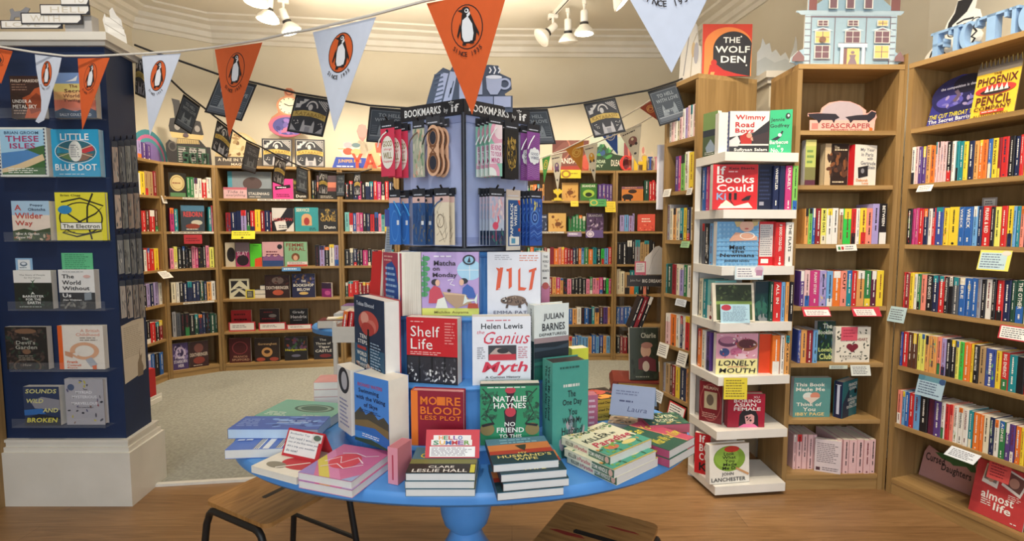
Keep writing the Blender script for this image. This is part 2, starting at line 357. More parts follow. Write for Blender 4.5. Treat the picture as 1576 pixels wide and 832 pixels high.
# ---------------------------------------------------------------- bookcases
class Case: pass
def bookcase(label, A, B, levels, ztop, depth=0.29, kick=None, ts=0.026, nolabel=None, dividers=()):
    c = Case(); A = Vector((*A, 0)); B = Vector((*B, 0)); _t = (B - A).normalized() * .0015; A = A + _t; B = B - _t; d = B - A; L = d.length; c.L = L; c.ang = math.atan2(d.y, d.x)
    c.X = Matrix.Translation(A) @ Matrix.Rotation(c.ang, 4, 'Z'); c.levels = levels; c.top = ztop
    c.n = (c.X.to_3x3() @ Vector((0, 1, 0))); c.A = A; c.Xi = c.X.inverted()
    t = thing('bookcase', label, 'bookcase', c.X); c.root = t
    for x in (0, L - ts):
        mb = MB(); mb.box(x, 0, 0, x + ts, depth, ztop - 0.026, OAK); obj('side_panel', mb, t)
    mb = MB(); mb.box(0, -0.003, ztop - 0.026, L, depth, ztop, OAKH); obj('top_panel', mb, t)
    mb = MB(); mb.box(ts, depth - 0.012, 0.01, L - ts, depth - 0.002, ztop - 0.026, OAK); obj('back_panel', mb, t)
    for z in levels:
        mb = MB(); mb.box(ts, 0.004, z - 0.024, L - ts, depth - 0.012, z, OAKH); obj('shelf', mb, t)
    mb = MB(); mb.box(ts, 0.008, 0, L - ts, 0.03, levels[-1] - 0.024, OAKH); obj('plinth', mb, t)
    for x, zi in dividers:
        zt = (ztop - 0.026) if zi == 0 else levels[zi - 1] - 0.024
        mb = MB(); mb.box(x - .011, 0.006, levels[zi], x + .011, depth - .012, zt, OAK); obj('divider', mb, t)
    return c
def case_xz(c, u, v, y=0.0):
    p = c.Xi @ atp(u, v, c.A + c.n * y, c.n); return p.x, p.z
def case_x(c, u, z, y=0.0):
    lo, hi = -2.0, 4.0
    for _ in range(40):
        mid = (lo + hi) / 2; uu, vv, dd = proj(c.X @ Vector((mid, y, z)))
        if dd < .1 or uu > u: hi = mid
        else: lo = mid
    return (lo + hi) / 2
LR = [aty(1300, v, 2.93).z for v in (200, 284.5, 375.5, 471.8, 559.5, 647, 731.6)]
R2 = bookcase('oak bookcase facing the room under the blue paper house', (1.560, 2.935), (2.150, 2.945), LR, aty(1300, 98, 2.93).z, 0.29)
R3 = bookcase('tall oak bookcase of packed novels under the blue fiction letters', (2.158, 2.925), (2.62, 1.53), LR, aty(1385, 99, 2.93).z, 0.29)
NR1, FR1 = (1.115, 3.205), (1.010, 3.53)
_n = Vector((NR1[0] - FR1[0], NR1[1] - FR1[1], 0)).normalized(); _n = Vector((-_n.y, _n.x, 0))
L1 = [atp(1066, v, (*NR1, 0), _n).z for v in (209.5, 291, 370, 459, 543, 625, 705)]
R1 = bookcase('narrow oak bookcase seen edge on behind the white shelf tower', FR1, NR1, L1, 2.435, 0.43)
LB = [aty(436, v, 5.60).z for v in (305.7, 356, 410, 459, 508.5, 556.6)]
TB = aty(436, 256, 5.60).z
CL = bookcase('oak bookcase along the side wall behind the navy pier', PB[0], PB[1], LB, TB)
C2 = bookcase('corner oak bookcase with two dark boxed books on its bottom shelf', PB[1], PB[2], LB, TB)
CC = bookcase('wide oak bookcase of face-out horror and fantasy books behind the trolley', PB[2], PB[3], LB, TB, dividers=[(0.93, 0)])
CE = bookcase('oak bookcase of thriller spines just left of the bookmark stand', PB[3], PB[4], LB, TB)
CM = bookcase('oak bookcase mostly hidden behind the bookmark stand', PB[4], PB[5], LB, TB)
CF = bookcase('wide oak bookcase of childrens books right of the bookmark stand', PB[5], PB[6], LB, TB)
CG = bookcase('oak childrens bookcase under the red and yellow letters', PB[6], PB[7], LB, TB)
# oak case at the very edge of the photo, left of the navy pier
CX = bookcase('oak bookcase end panel abutting the left side of the navy pier', (-3.5, 2.70), (-2.762, 2.70), [1.75, 1.42, 1.08, 0.76, 0.44, 0.10], 2.05, 0.09)

mb = MB(); mb.prism([(2.1505, 2.95), (2.1565, 2.932), (2.20, 3.02), (2.158, 3.02)], 0, 2.46, OAK); struct('trim_oak_filler', mb)
# ---------------------------------------------------------------- white shelf tower in the corner
TP = [(1.084, 3.13), (1.137, 2.835), (1.556, 2.885), (1.556, 3.19), (1.115, 3.19)]
LT = [atp(u, v, (1.137, 2.835, 0), Vector((0, 1, 0))).z for u, v in ((1119, 233), (1116, 322), (1113, 410), (1110, 497.5), (1106, 580.5), (1102, 664), (1098, 749))]
tower = thing('shelf_tower', 'white corner tower of angled shelves between two oak bookcases', 'shelf unit', TR(1.137, 2.835, 0))
def rel(poly): return [(x - 1.137, y - 2.835) for x, y in poly]
for z in LT:
    mb = MB(); mb.prism(rel(TP), z - 0.048, z, WHITE); obj('shelf', mb, tower)
mb = MB(); mb.prism(rel([(1.084, 3.13), (1.110, 3.11), (1.145, 3.19), (1.115, 3.19)]), 0.0, LT[0] - 0.048, WHITE); obj('side_panel', mb, tower)
mb = MB(); mb.prism(rel([(1.13, 3.178), (1.40, 3.178), (1.40, 3.19), (1.13, 3.19)]), 0.0, LT[0] - 0.048, WHITE); obj('back_panel', mb, tower)

# ---------------------------------------------------------------- ceiling track lights
def track(x0, y0, x1, y1, label, heads):
    d = Vector((x1 - x0, y1 - y0)); L = d.length; a = math.atan2(d.y, d.x); X = TR(x0, y0, CEIL - 0.035, a)
    t = thing('track_light_rail', label, 'track light', X)
    mb = MB(); mb.bbox(0, -0.02, 0, L, 0.02, 0.035, mat('#e9e5dc', .4), .003); obj('rail', mb, t)
    mb = MB(); mb.box(0.02, -0.006, -0.001, L - 0.02, 0.006, 0.001, mat('#2a2a2a', .5)); obj('slot', mb, t)
def lamp(x, y, dx, dy, tilt, label, on=True):
    a = math.atan2(dy, dx); zt = CEIL - 0.036
    X = TR(x, y, zt, a); t = thing('track_spotlight', label, 'spotlight', X, None)
    w = mat('#eeebe4', .35); k = mat('#2c2c30', .5)
    mb = MB(); mb.bbox(-.05, -.02, -.035, .05, .02, 0, w, .004); mb.lathe([(.012, -.11), (.012, -.035)], w, 12); obj('adapter', mb, t)
    Y = Matrix.Translation((0, 0, -.13)) @ Matrix.Rotation(-tilt, 4, 'Y')
    mb = MB(); mb.lathe([(.030, -.07), (.036, -.06), (.036, .03), (.030, .04)], w, 20, X=Y); obj('lamp_body', mb, t, sm=True)
    mb = MB(); mb.lathe([(.041, -.095), (.041, -.070)], k, 20, X=Y); obj('collar', mb, t, sm=True)
    mb = MB(); mb.lathe([(.098, -.175), (.100, -.170), (.085, -.14), (.045, -.095), (.040, -.095), (.080, -.14), (.093, -.168)], w, 28, 1.0, X=Y); obj('reflector_bulb', mb, t, sm=True)
    mb = MB(); mb.lathe([(.05, -.185), (.085, -.176), (.096, -.168), (.080, -.150)], LAMPGLOW if on else w, 28, X=Y); obj('bulb_face', mb, t, sm=True)
def lampat(u, v, *a, **k): q = atz(u, v, 3.39); lamp(q.x, q.y, *a, **k)
q0, q1 = atz(404, -14, 3.39), atz(452, 36, 3.39)
track(q0.x + .06, q0.y - .2, q1.x + .05, q1.y + .05, 'white ceiling track holding the lit spots above the left flags', 3)
lampat(398, 4, -1, -.2, R(6), 'lit cone spot nearest the shop front on the left ceiling rail')
lampat(415, 30, -1, -.2, R(6), 'lit cone spot in the middle of the left ceiling rail')
lampat(437, 48, .9, .3, R(22), 'lit cone spot at the far end of the left ceiling rail')
q0, q1 = atz(950, -16, 3.40), atz(846, 70, 3.40)
track(q0.x + .02, q0.y - .2, q1.x, q1.y + .1, 'white ceiling track above the childrens corner', 4)
lampat(936, 12, 1, .0, R(48), 'lit cone spot tilted outward at the near end of the right ceiling rail')
lampat(899, 50, .2, 1, R(3), 'lit cone spot pointing straight down from the right ceiling rail')
lampat(874, 62, .2, 1, R(12), 'small unlit white spot behind the lit ones on the right rail', False)
lampat(851, 68, -1, -.3, R(48), 'unlit white spot tilted toward the back wall at the rail far end', False)
# ---------------------------------------------------------------- books
PAL = {'k': ('#1b1a1f', 'black'), 'n': ('#1c2850', 'navy'), 'b': ('#2a63b0', 'blue'), 'B': ('#6fa8dc', 'light blue'), 't': ('#1f8b96', 'teal'), 'T': ('#7fc2c0', 'pale teal'),
       'g': ('#2f7d48', 'green'), 'G': ('#7fc45a', 'light green'), 'd': ('#1f4a3c', 'dark green'), 'y': ('#efd03a', 'yellow'), 'Y': ('#e5e36a', 'lime yellow'), 'o': ('#ea7a2c', 'orange'),
       'O': ('#e0a15a', 'tan orange'), 'r': ('#cf2a2c', 'red'), 'R': ('#8e1f2c', 'dark red'), 'p': ('#e88aa8', 'pink'), 'P': ('#e6bfc0', 'pale pink'), 'm': ('#c33a7c', 'magenta'),
       'u': ('#5b3f86', 'purple'), 'U': ('#a99bd0', 'lavender'), 'w': ('#ebe8e0', 'white'), 'c': ('#e6dcc0', 'cream'), 'a': ('#9a9aa0', 'grey'), 'A': ('#54585f', 'dark grey'),
       's': ('#ef8f7c', 'salmon'), 'x': ('#5a3524', 'brown'), 'X': ('#b49468', 'tan'), 'N': ('#3a4f9c', 'cobalt blue'), 'M': ('#5a1f3c', 'maroon'), 'L': ('#35c94f', 'bright green')}
DARK = set('knbtgdrRmuxANMo')
ORD = 'first second third fourth fifth sixth seventh eighth ninth tenth eleventh twelfth thirteenth fourteenth fifteenth sixteenth seventeenth eighteenth nineteenth twentieth'.split()
def ordinal(i):
    if i < 20: return ORD[i]
    return ('twenty-', 'thirty-', 'forty-')[(i - 19) // 10 if (i + 1) % 10 else (i - 19) // 10 - 0][0:7].rstrip('-') + '-' + ORD[i % 10] if (i + 1) % 10 else {29: 'thirtieth', 39: 'fortieth'}[i]
def ordinal(i):
    n = i + 1
    if n <= 20: return ORD[i]
    if n % 10 == 0: return {30: 'thirtieth', 40: 'fortieth'}[n]
    return {2: 'twenty', 3: 'thirty', 4: 'forty'}[n // 10] + '-' + ORD[n % 10 - 1]
def spine_marks(mb, x0, x1, z0, z1, yy, code, title, rg, tc=None):
    """Print on a spine that faces -y: title running down, author line, small publisher mark."""
    w = x1 - x0; h = z1 - z0
    ink = M(tc or ('#f2efe6' if code in DARK and rg.random() < .8 else rg.choice(['#1b1b20', '#26324f', '#7a2630', '#ffffff' if code in DARK else '#222228'])))
    o = Vector((x0, yy, z0)); ex = Vector((1, 0, 0)); ey = Vector((0, 0, 1)); els = []
    st = rg.random()
    if st < .22: els.append(('r', 0, 0, 100, rg.uniform(12, 30), PAL[rg.choice('kwrbnycot')][0]))
    elif st < .36: els.append(('r', 0, rg.uniform(60, 80), 100, 100, PAL[rg.choice('kwrbnycog')][0]))
    elif st < .46: els.append(('s', 9, 10, 5, 90, 95, 9, [PAL[rg.choice('ywobGp')][0], PAL[rg.choice('kwrt')][0]]))
    art(mb, els, o, ex, ey, w, h, 1, rg.randint(0, 9999))
    ls = min(w * .55, .0155); k = 4
    def down(s, top, length, size, bold):
        text(mb, s, (x0 + w / 2 - size / 2, yy - EPS * k, top), (0, 0, -1), (1, 0, 0), length, size, ink, bold)
    if title:
        down(title, z1 - h * .05, h * (.62 if len(title) > 8 else .5), ls, 1)
        z = z1 - h * .74
    else:
        z = z1 - h * rg.uniform(.05, .12); end = z - h * rg.uniform(.35, .55); size = ls * rg.uniform(.38, .72)
        while z > end:
            q = min(rg.uniform(.004, .010), z - end + .002); a = rg.uniform(.0, .25) * size
            mb.add([(x0 + w / 2 - size / 2 + a * .3, yy - EPS * k, z - q), (x0 + w / 2 + size / 2 - a, yy - EPS * k, z - q), (x0 + w / 2 + size / 2 - a, yy - EPS * k, z), (x0 + w / 2 - size / 2 + a * .3, yy - EPS * k, z)], [(0, 1, 2, 3)], ink); z -= q + .0022
    z = z - h * .05; end = max(z0 + h * .1, z - h * rg.uniform(.12, .22))
    while z > end:
        q = min(rg.uniform(.004, .011), max(.002, z - end)); s2 = ls * .45
        mb.add([(x0 + w / 2 - s2 / 2, yy - EPS * k, z - q), (x0 + w / 2 + s2 / 2, yy - EPS * k, z - q), (x0 + w / 2 + s2 / 2, yy - EPS * k, z), (x0 + w / 2 - s2 / 2, yy - EPS * k, z)], [(0, 1, 2, 3)], ink); z -= q + .002
    if rg.random() < .6: art(mb, [('e', 50, 95, 16, 16 * w / h, ink)], o, ex, ey, w, h, 3)
def spine_geo(cov, pag, t, d, h, code, title, rg, hard=False, X=None, tc=None):
    """A shelved book: C-shaped cover (spine at y=0) and its page block."""
    c = .0026 if hard else .0009; m = PAL[code][0] if code in PAL else code; s = t / 2; r = min(.003, t * .2)
    prof = [(-s, d), (-s, r), (-s + r, 0), (s - r, 0), (s, r), (s, d), (s - c, d), (s - c, c + .001), (-s + c, c + .001), (-s + c, d)]
    n = len(prof); mb = MB()
    mb.add([(x, y, z) for z in (0, h) for x, y in prof], [(i, (i + 1) % n, n + (i + 1) % n, n + i) for i in range(n)], M(m, .45))
    for z, fl in ((0, 1), (h, 0)):
        q = [(0, 1, 8, 9), (1, 2, 3, 4, 7, 8), (4, 5, 6, 7)]
        mb.add([(x, y, z) for x, y in prof], [f[::-1] if fl else f for f in q], M(m, .45))
    spine_marks(mb, -s + r, s - r, 0, h, 0, code if code in PAL else 'k', title, rg, tc)
    cov.append((mb, X)); e = .0035 if hard else .0004
    pb = MB(); pb.box(-s + c, c + .001, e, s - c, d - e - .001, h - e, PAGX); pag.append((pb, X))
def book_thing(X, label, cat, group, c, p):
    o = thing('book', label, cat, X, group); obj('cover', c, o); obj('page_block', p, o); return o
BOOKS = []       # every shelved spine wanted: (shown size in px, build function args)
def shelf_row(case, li, spec, fu, fv, tops, label, group=None, dx=0.0, inset=0.008, zlev=None, d=None):
    """spec: 'x0 code[title] x1 code ...' boundaries in zoomed px; fu/fv map them to photo px; tops: [(x, vtop)] polyline."""
    z = case.levels[li] if zlev is None else zlev; seq = spec; n = 0
    for i in range(0, len(seq) - 2, 2):
        a, it, b = seq[i], seq[i + 1], seq[i + 2]
        if it is None: continue
        code, _, title = it.partition(':'); ua, ub = fu(a), fu(b); x0, x1 = case_x(case, ua, z + .1, inset), case_x(case, ub, z + .1, inset)
        mid = (a + b) / 2; q = tops[0][1]
        for (xa, ya), (xb, yb) in zip(tops, tops[1:]):
            if xa <= mid <= xb: q = ya + (yb - ya) * (mid - xa) / (xb - xa)
            elif mid > xb: q = yb
        ztop = case_xz(case, (ua + ub) / 2, fv(q), inset)[1]; h = max(.06, ztop - z)
        x0, x1 = max(x0, .0285), min(x1, case.L - .0285)
        if x1 - x0 < .007: continue
        rg = random.Random(int(a * 7 + li * 131 + x0 * 1000)); hh = h * rg.uniform(.975, 1.0)
        BOOKS.append((abs(ub - ua) * hh, case, x0, x1, z, hh, code, title, label, n, inset + rg.uniform(0, .006), rg, d)); n += 1
def build_books(limit):
    def shown(b): q = b[1].X @ Vector(((b[2] + b[3]) / 2, 0, b[4])); a = b[1].X @ Vector((b[2], 0, b[4])); c = b[1].X @ Vector((b[3], 0, b[4])); return abs(proj(a)[0] - proj(c)[0]) * b[5] * FPX / proj(q)[2] * (1.0 if -20 < proj(q)[0] < 1576 else .05)
    BOOKS.sort(key=lambda b: -shown(b)); rest_c, rest_p = MB(), MB()
    def merge(dst, src, X):
        b = len(dst.v); dst.v += [tuple(X @ Vector(p)) for p in src.v]; dst.f += [tuple(b + k for k in f) for f in src.f]
        mp = [dst.mi(m) for m in src.mats]; dst.m += [mp[k] for k in src.m]
    for i, (px, case, x0, x1, z, h, code, title, label, n, inset, rg, d) in enumerate(BOOKS):
        t = abs(x1 - x0) - .0012; X = case.X @ Matrix.Translation(((x0 + x1) / 2, inset, z + .0004)); cs, ps = [], []
        spine_geo(cs, ps, t, d or (rg.uniform(.125, .15)), h, code, title, rg, rg.random() < .25)
        if i < limit:
            nm = PAL[code][1]; tt = (' lettered ' + title.title()) if title else ''
            s = label.replace('{c}', nm + ' book spine' + tt).replace('{n}', ordinal(n))
            w = s.split()
            if len(w) > 16: s = label.replace('{c}', nm + ' spine').replace('{n}', ordinal(n))
            book_thing(X, s, 'book', 'shelved novels', cs[0][0], ps[0][0])
        else:
            merge(rest_c, cs[0][0], X); merge(rest_c, ps[0][0], X)
    if rest_c.v: tag(obj('distant_books', rest_c), 'many small book spines filling the far shelves round the back room', 'books', kind='stuff')

def face_geo(w, h, t, cover, els, spine='#dddddd', back=None, hard=False, sels=(), seed=1, pages=None, bels=()):
    """A book seen from its front cover: front at y=0 facing -y, spine on the -x side, thickness toward +y. Returns cover MB and page MB."""
    c = .0028 if hard else .0012; mb = MB(); x0, x1 = -w / 2, w / 2
    mb.bbox(x0, 0, 0, x1, c, h, M(cover, .4), .0007) if False else mb.box(x0, 0, 0, x1, c, h, M(cover, .4))
    mb.box(x0, t - c, 0, x1, t, h, M(back or cover, .4)); mb.box(x0, c, 0, x0 + c, t - c, h, M(spine, .4))
    art(mb, els, (x0, 0, 0), (1, 0, 0), (0, 0, 1), w, h, 1, seed)
    if sels: art(mb, sels, (x0, t, 0), (0, -1, 0), (0, 0, 1), t, h, 1, seed + 5)
    if bels: art(mb, bels, (x1, t, 0), (-1, 0, 0), (0, 0, 1), w, h, 1, seed + 9)
    e = .004 if hard else .0006; pb = MB(); pb.box(x0 + c, c, e, x1 - e, t - c, h - e, M(pages) if pages else PAGY); return mb, pb
def face_at(u0, u1, vt, vb, z=None, Y=None, yaw=0.0, lean=0.0):
    """Where a cover seen between u0..u1 and vt..vb stands: on height z, or at distance Y. -> matrix, width, height"""
    uc = (u0 + u1) / 2; p = atz(uc, vb, z) if Y is None else aty(uc, vb, Y)
    if Y is not None and z is not None: p.z = z
    X = TR(p.x, p.y, p.z, yaw, lean); Rm = X.to_3x3(); n = Rm @ Vector((0, 1, 0)); ex = Rm @ Vector((1, 0, 0)); ez = Rm @ Vector((0, 0, 1)); vm = (vt + vb) / 2
    a, b = atp(u0, vm, p, n), atp(u1, vm, p, n); w = (b - a).dot(ex); h = (atp(uc, vt, p, n) - p).dot(ez)
    p2 = p + ex * ((a + b) / 2 - p).dot(ex); return Matrix.Translation(p2 - p) @ X, w, h
def face_book(label, box, t, cover, els, z=None, Y=None, yaw=0.0, lean=0.0, spine='#dddddd', back=None, hard=False, group=None, seed=1, sels=(), case=None, li=None, inset=.03, pages=None, bels=(), cat='book', stxt=()):
    u0, u1, vt, vb = box
    if case is not None:
        z = case.levels[li] if li is not None else case.top
        xa, xb = case_x(case, u0, z + .1, inset), case_x(case, u1, z + .1, inset); h = case_xz(case, (u0 + u1) / 2, vt, inset)[1] - z
        if yaw: xm, ww = (xa + xb) / 2, (xb - xa) / max(.5, math.cos(yaw)) - t * abs(math.sin(yaw)) * .8; xa, xb = xm - ww / 2, xm + ww / 2
        xa, xb = max(xa, .029), min(xb, case.L - .029)
        k = 1.0
        X = case.X @ TR((xa + xb) / 2, inset, z + .0005, yaw, lean); w = (xb - xa) * k; h = h / max(.8, math.cos(lean)) * k
    else:
        X, w, h = face_at(u0, u1, vt, vb, z, Y, yaw, lean); X = Matrix.Translation((0, 0, .0006)) @ X
    if lean: X = Matrix.Translation((0, 0, t * math.sin(abs(lean)) if lean > 0 else 0)) @ X
    c, p = face_geo(w, h, t, cover, els, spine, back, hard, sels, seed, pages, bels)
    o = book_thing(X, label, cat, group, c, p)
    for q in stxt:      # lettering running down the spine
        s, at, ln, col = q[:4]; top = h * (.95 - (q[4] if len(q) > 4 else 0)); mb = MB(); text(mb, s, (-w / 2 - .0008, t * at + t * .24, top), (0, 0, -1), (0, -1, 0), h * ln, t * .24, col); obj('spine_title', mb, o)
    return o
# a flat printed card or cardboard cut-out of real thickness: outline in 0..100 page coordinates
def card_geo(poly, w, h, th, m, els, seed=1, edge=None):
    mb = MB(); q = [(w * (x / 100 - .5), h * (100 - y) / 100) for x, y in poly]; X = Matrix(((1, 0, 0, 0), (0, 0, -1, 0), (0, 1, 0, 0), (0, 0, 0, 1)))   # xy -> xz, z -> -y
    mb.prism(q, -th, 0, M(edge or m), X, M(m)); bx = (min(x for x, y in poly), min(y for x, y in poly), max(x for x, y in poly), max(y for x, y in poly)); art(mb, els, (-w / 2, 0, 0), (1, 0, 0), (0, 0, 1), w, h, 1, seed, bx); return mb
RECT = [(0, 0), (100, 0), (100, 100), (0, 100)]
def ell(cx, cy, rx, ry, a0=0, a1=360, n=24): return [(cx + rx * math.cos(R(a0 + (a1 - a0) * i / n)), cy - ry * math.sin(R(a0 + (a1 - a0) * i / n))) for i in range(n + (0 if a1 - a0 == 360 else 1))]
def card(name, label, cat, box, m, els, z=None, Y=None, yaw=0, lean=0, poly=RECT, th=.003, group=None, case=None, li=None, inset=.03, seed=1, edge=None, kind=None):
    u0, u1, vt, vb = box
    if case is not None:
        zz = (case.levels[li] if li is not None else case.top) if z is None else z
        xa, xb = case_x(case, u0, zz + .05, inset), case_x(case, u1, zz + .05, inset); h = (case_xz(case, (u0 + u1) / 2, vt, inset)[1] - case_xz(case, (u0 + u1) / 2, vb, inset)[1])
        X = case.X @ TR((xa + xb) / 2, inset, zz + (.0005 if z is None else 0), yaw, lean); w = xb - xa
    else: X, w, h = face_at(u0, u1, vt, vb, z, Y, yaw, lean)
    if lean > 0: X = Matrix.Translation((0, 0, th * math.sin(lean))) @ X
    o = obj(name, card_geo(poly, w, h, th, m, els, seed, edge), None, X); tag(o, label, cat, group); return o
def ticket(label, box, case, li, m='#f2efe8', ink='#5a5a66', els=None, border=None, tilt=.25, roll=0.0, name='shelf_card'):
    """A small handwritten card hanging from a shelf edge."""
    u0, u1, vt, vb = box; z = case.levels[li]; xa, xb = case_x(case, u0, z), case_x(case, u1, z)
    z1 = case_xz(case, (u0 + u1) / 2, vt)[1]; z0 = case_xz(case, (u0 + u1) / 2, vb)[1]; w = xb - xa; h = z1 - z0
    e = list(els) if els else [('n', 5, 10, 14, 90, 88, ink)]
    if border: e = [('r', 5, 8, 95, 92, '#f6f4ee')] + e
    X = case.X @ Matrix.Translation(((xa + xb) / 2, -.004, z1)) @ Matrix.Rotation(roll, 4, 'Y') @ Matrix.Rotation(-tilt, 4, 'X') @ Matrix.Translation((0, 0, -h))
    mb = card_geo(RECT, w, h, .0012, border or m, e, int(u0)); mb.box(-w * .3, 0, h - .002, w * .3, .012, h, M(border or m)) if False else None
    o = obj(name, mb, None, X); return tag(o, label, 'shelf card', 'cards on the shelf edges')
# ---------------------------------------------------------------- right-hand bookcases
def zm(bx, by, s): return (lambda x: bx + x / s), (lambda y: by + y / s)
def seq(s):
    out = []
    for tok in s.split('|'):
        tok = tok.strip()
        try: out.append(float(tok))
        except ValueError: out.append(None if tok == '_' else tok)
    return out
T3 = '{c}, {n} along the %s row of the tall packed oak bookcase'
fu, fv = zm(1366, 190, 3.62)
shelf_row(R3, 1, seq('57|y|80|d|107|B|128|w|152|P|170|u|190|u|212|O:LAST DANCE|236|o|262|P|275|P|290|P|305|P|325|k|355|w|375|t|395|t|420|y|445|n|478|O|505|o|530|o|555|b|580|y:BIG SWISS|612|R|632|r|672|k|705|n|735|r|760|y|790|b|820|o|850'), fu, fv, [(57, 142), (230, 120), (261, 122), (262, 100), (480, 95), (760, 60), (850, 45)], T3 % 'top')
shelf_row(R3, 2, seq('72|k|82|n|103|k|133|m|150|m|168|r|195|n|222|w|243|r|262|N|305|y|335|y|392|b:WRECK|425|b:WRECK|470|B|498|n|522|r:FRANK & RED|570|k|595|Y|628|r|662|y|697|B|715|t|735|s|760|n|790|w|815|r|845'), fu, fv, [(72, 472), (225, 470), (300, 465), (760, 455), (850, 450)], T3 % 'second')
fu, fv = zm(1356, 390, 3.964)
shelf_row(R3, 3, seq('90|t|112|c|128|r|145|R:MING CANOE|170|y|195|w|215|g|238|s|270|k:FOUR GHOSTS|310|n|345|r|382|k:HEARTWOOD|408|k:HEARTWOOD|435|A|472|b:MERE|512|b|548|b|585|a|608|k|635|w|672|k|698|r|742|n|785|d|815|d:THE OTHER|872|w|900'), fu, fv, [(90, 106), (300, 130), (585, 152), (872, 165), (900, 168)], T3 % 'third')
shelf_row(R3, 4, seq('55|Y|75|Y|98|N|128|r|160|x|190|x|217|Y|240|Y|265|O|290|O|335|s|362|U|392|k|422|k|452|Y|475|L:FAIR PLAY|500|o|540|y|560|k:MADAME MATISSE|592|X|632|N|695|y|728|r:BIG ENERGY|775|t|825|k|872|r|900'), fu, fv, [(55, 462), (265, 492), (455, 530), (456, 527), (690, 585), (872, 632), (900, 640)], T3 % 'fourth')
fu, fv = zm(1346, 580, 3.30)
shelf_row(R3, 5, seq('52|d|65|O|90|b|112|s|135|B|152|b|172|r|197|B|228|k|268|M|298|u|335|w|355|r|375|s|395|w:LONASSON|418|w:LONASSON|445|w:LONASSON|472|t|495|o|530|o|548|c|578|n|602|w|628|g:AGNES|660|u:CLAIRE|685|u:CLAIRE|710|o|738|y|759|y|785'), fu, fv, [(52, 48), (230, 92), (480, 168), (759, 258), (785, 265)], T3 % 'fifth')
T2 = '{c}, {n} along the %s row of the case under the paper house'
fu, fv = zm(1210, 190, 3.963)
shelf_row(R2, 2, seq('108|d|114|O|138|G|163|b|183|R|215|Y:MORE DAYS|250|w|285|w|320|X|350|L|398|r|430|w|453|y|490|s|528|U|570|k:BETWEEN|618'), fu, fv, [(100, 515), (520, 515), (527, 512), (528, 488), (569, 485), (620, 488)], T2 % 'upper spine')
fu, fv = zm(1210, 390, 4.158)
shelf_row(R2, 3, seq('90|u:OVER & OVER|118|P|155|m:FUNNY STORY|215|U|260|B|300|o|350|s:OUT|390|t|425|r|455|O|503|g|547|M|582|y|626'), fu, fv, [(85, 108), (630, 108)], T2 % 'middle spine')
shelf_row(R2, 4, seq('78|N|97|O|135|R|175|B|206'), fu, fv, [(70, 490), (205, 485)], T2 % 'short fifth')
fu, fv = zm(1210, 560, 3.963)
PK = '#dccfd0'
T2b = 'pale pink copy of the same novel, {n} in its run on the bottom shelf'
for i, (a, b) in enumerate([(44, 63), (65, 98), (100, 130), (132, 165), (167, 188)]):
    shelf_row(R2, 6, [a, 'P', b], fu, fv, [(0, 428), (600, 428)], 'pale pink novel spine, %s of the five set back at the bottom shelf left' % ORD[i], inset=.075, d=.15)
for i, (a, b) in enumerate([(318, 345), (350, 384), (387, 435), (437, 475), (477, 515), (517, 549)]):
    shelf_row(R2, 6, [a, 'P', b], fu, fv, [(0, 462), (600, 462)], 'pale pink novel spine, %s of the six pulled forward on the bottom shelf' % ORD[i], inset=.012, d=.22)
blurb = [('n', 11, 8, 10, 92, 72, '#7b7076'), ('r', 6, 86, 22, 96, '#4a2b35'), ('n', 2, 30, 84, 92, 96, '#7b7076')]
face_book('pale pink novel turned to show its back cover, left of the six spines', (1257, 1291, 677, 730), .03, '#d8cacc', blurb, case=R2, li=6, inset=.03, yaw=R(-24), spine='#e3d6d6')
# face-out books, fifth and sixth shelves
face_book('sage green novel with a pale heart on the cover, lower shelf left', (1221, 1278, 581, 646), .035, '#5f9a96', [
    ('t', 'This Book', 4, 13, 84, 22, '#f4efe2'), ('t', 'Made Me', 6, 25, 84, 34, '#f4efe2'), ('e', 40, 47, 15, 10, '#dfe4dc'), ('e', 58, 46, 13, 9, '#d98f76'), ('p', [(26, 50), (71, 50), (48, 66)], '#dfd0c2'),
    ('t', 'Think of', 8, 63, 76, 72, '#f4efe2'), ('t', 'You', 26, 75, 60, 85, '#f4efe2'), ('t', 'IBBY PAGE', 6, 88, 84, 96, '#f4d890')], case=R2, li=5, inset=.05, back='#4c7f7c')
face_book('dark teal novel turned sideways with white lettering, lower shelf', (1287, 1329, 585, 645), .05, '#1f6a74', [('p', [(0, 60), (45, 20), (45, 100), (0, 100)], '#1b2f48'),
    ('t', 'FRANCIS', 38, 8, 96, 17, '#eef0ea'), ('t', 'QUINN', 42, 19, 90, 28, '#eef0ea'), ('t', 'THE', 48, 42, 60, 47, '#eef0ea'), ('t', 'SCANDALOUS', 34, 49, 96, 57, '#eef0ea'), ('t', 'LADIES', 44, 59, 86, 67, '#eef0ea'), ('t', 'FOOTBALL CLUB', 28, 69, 97, 77, '#eef0ea'), ('e', 86, 33, 9, 7, '#11151c')],
    case=R2, li=5, inset=.06, yaw=R(32), spine='#1c2348', hard=True, sels=[('n', 1, 20, 8, 80, 12, '#e8e8ee'), ('l', [(50, 10), (50, 90)], 30, '#c7cbe0')])
face_book('dark green leafy novel facing out beside the four spines', (1257, 1285, 494, 556), .03, '#16352f', [('s', 30, 5, 5, 95, 95, 7, ['#2f6b4f', '#254f6b', '#5a8a4a']), ('t', 'The', 30, 6, 80, 18, '#e6ead8'), ('t', 'Bookling', 4, 22, 96, 36, '#e6ead8'), ('t', 'Lonely', 10, 66, 92, 79, '#d8e28c'), ('t', 'Club', 16, 81, 84, 95, '#d8e28c')], case=R2, li=4, inset=.05)
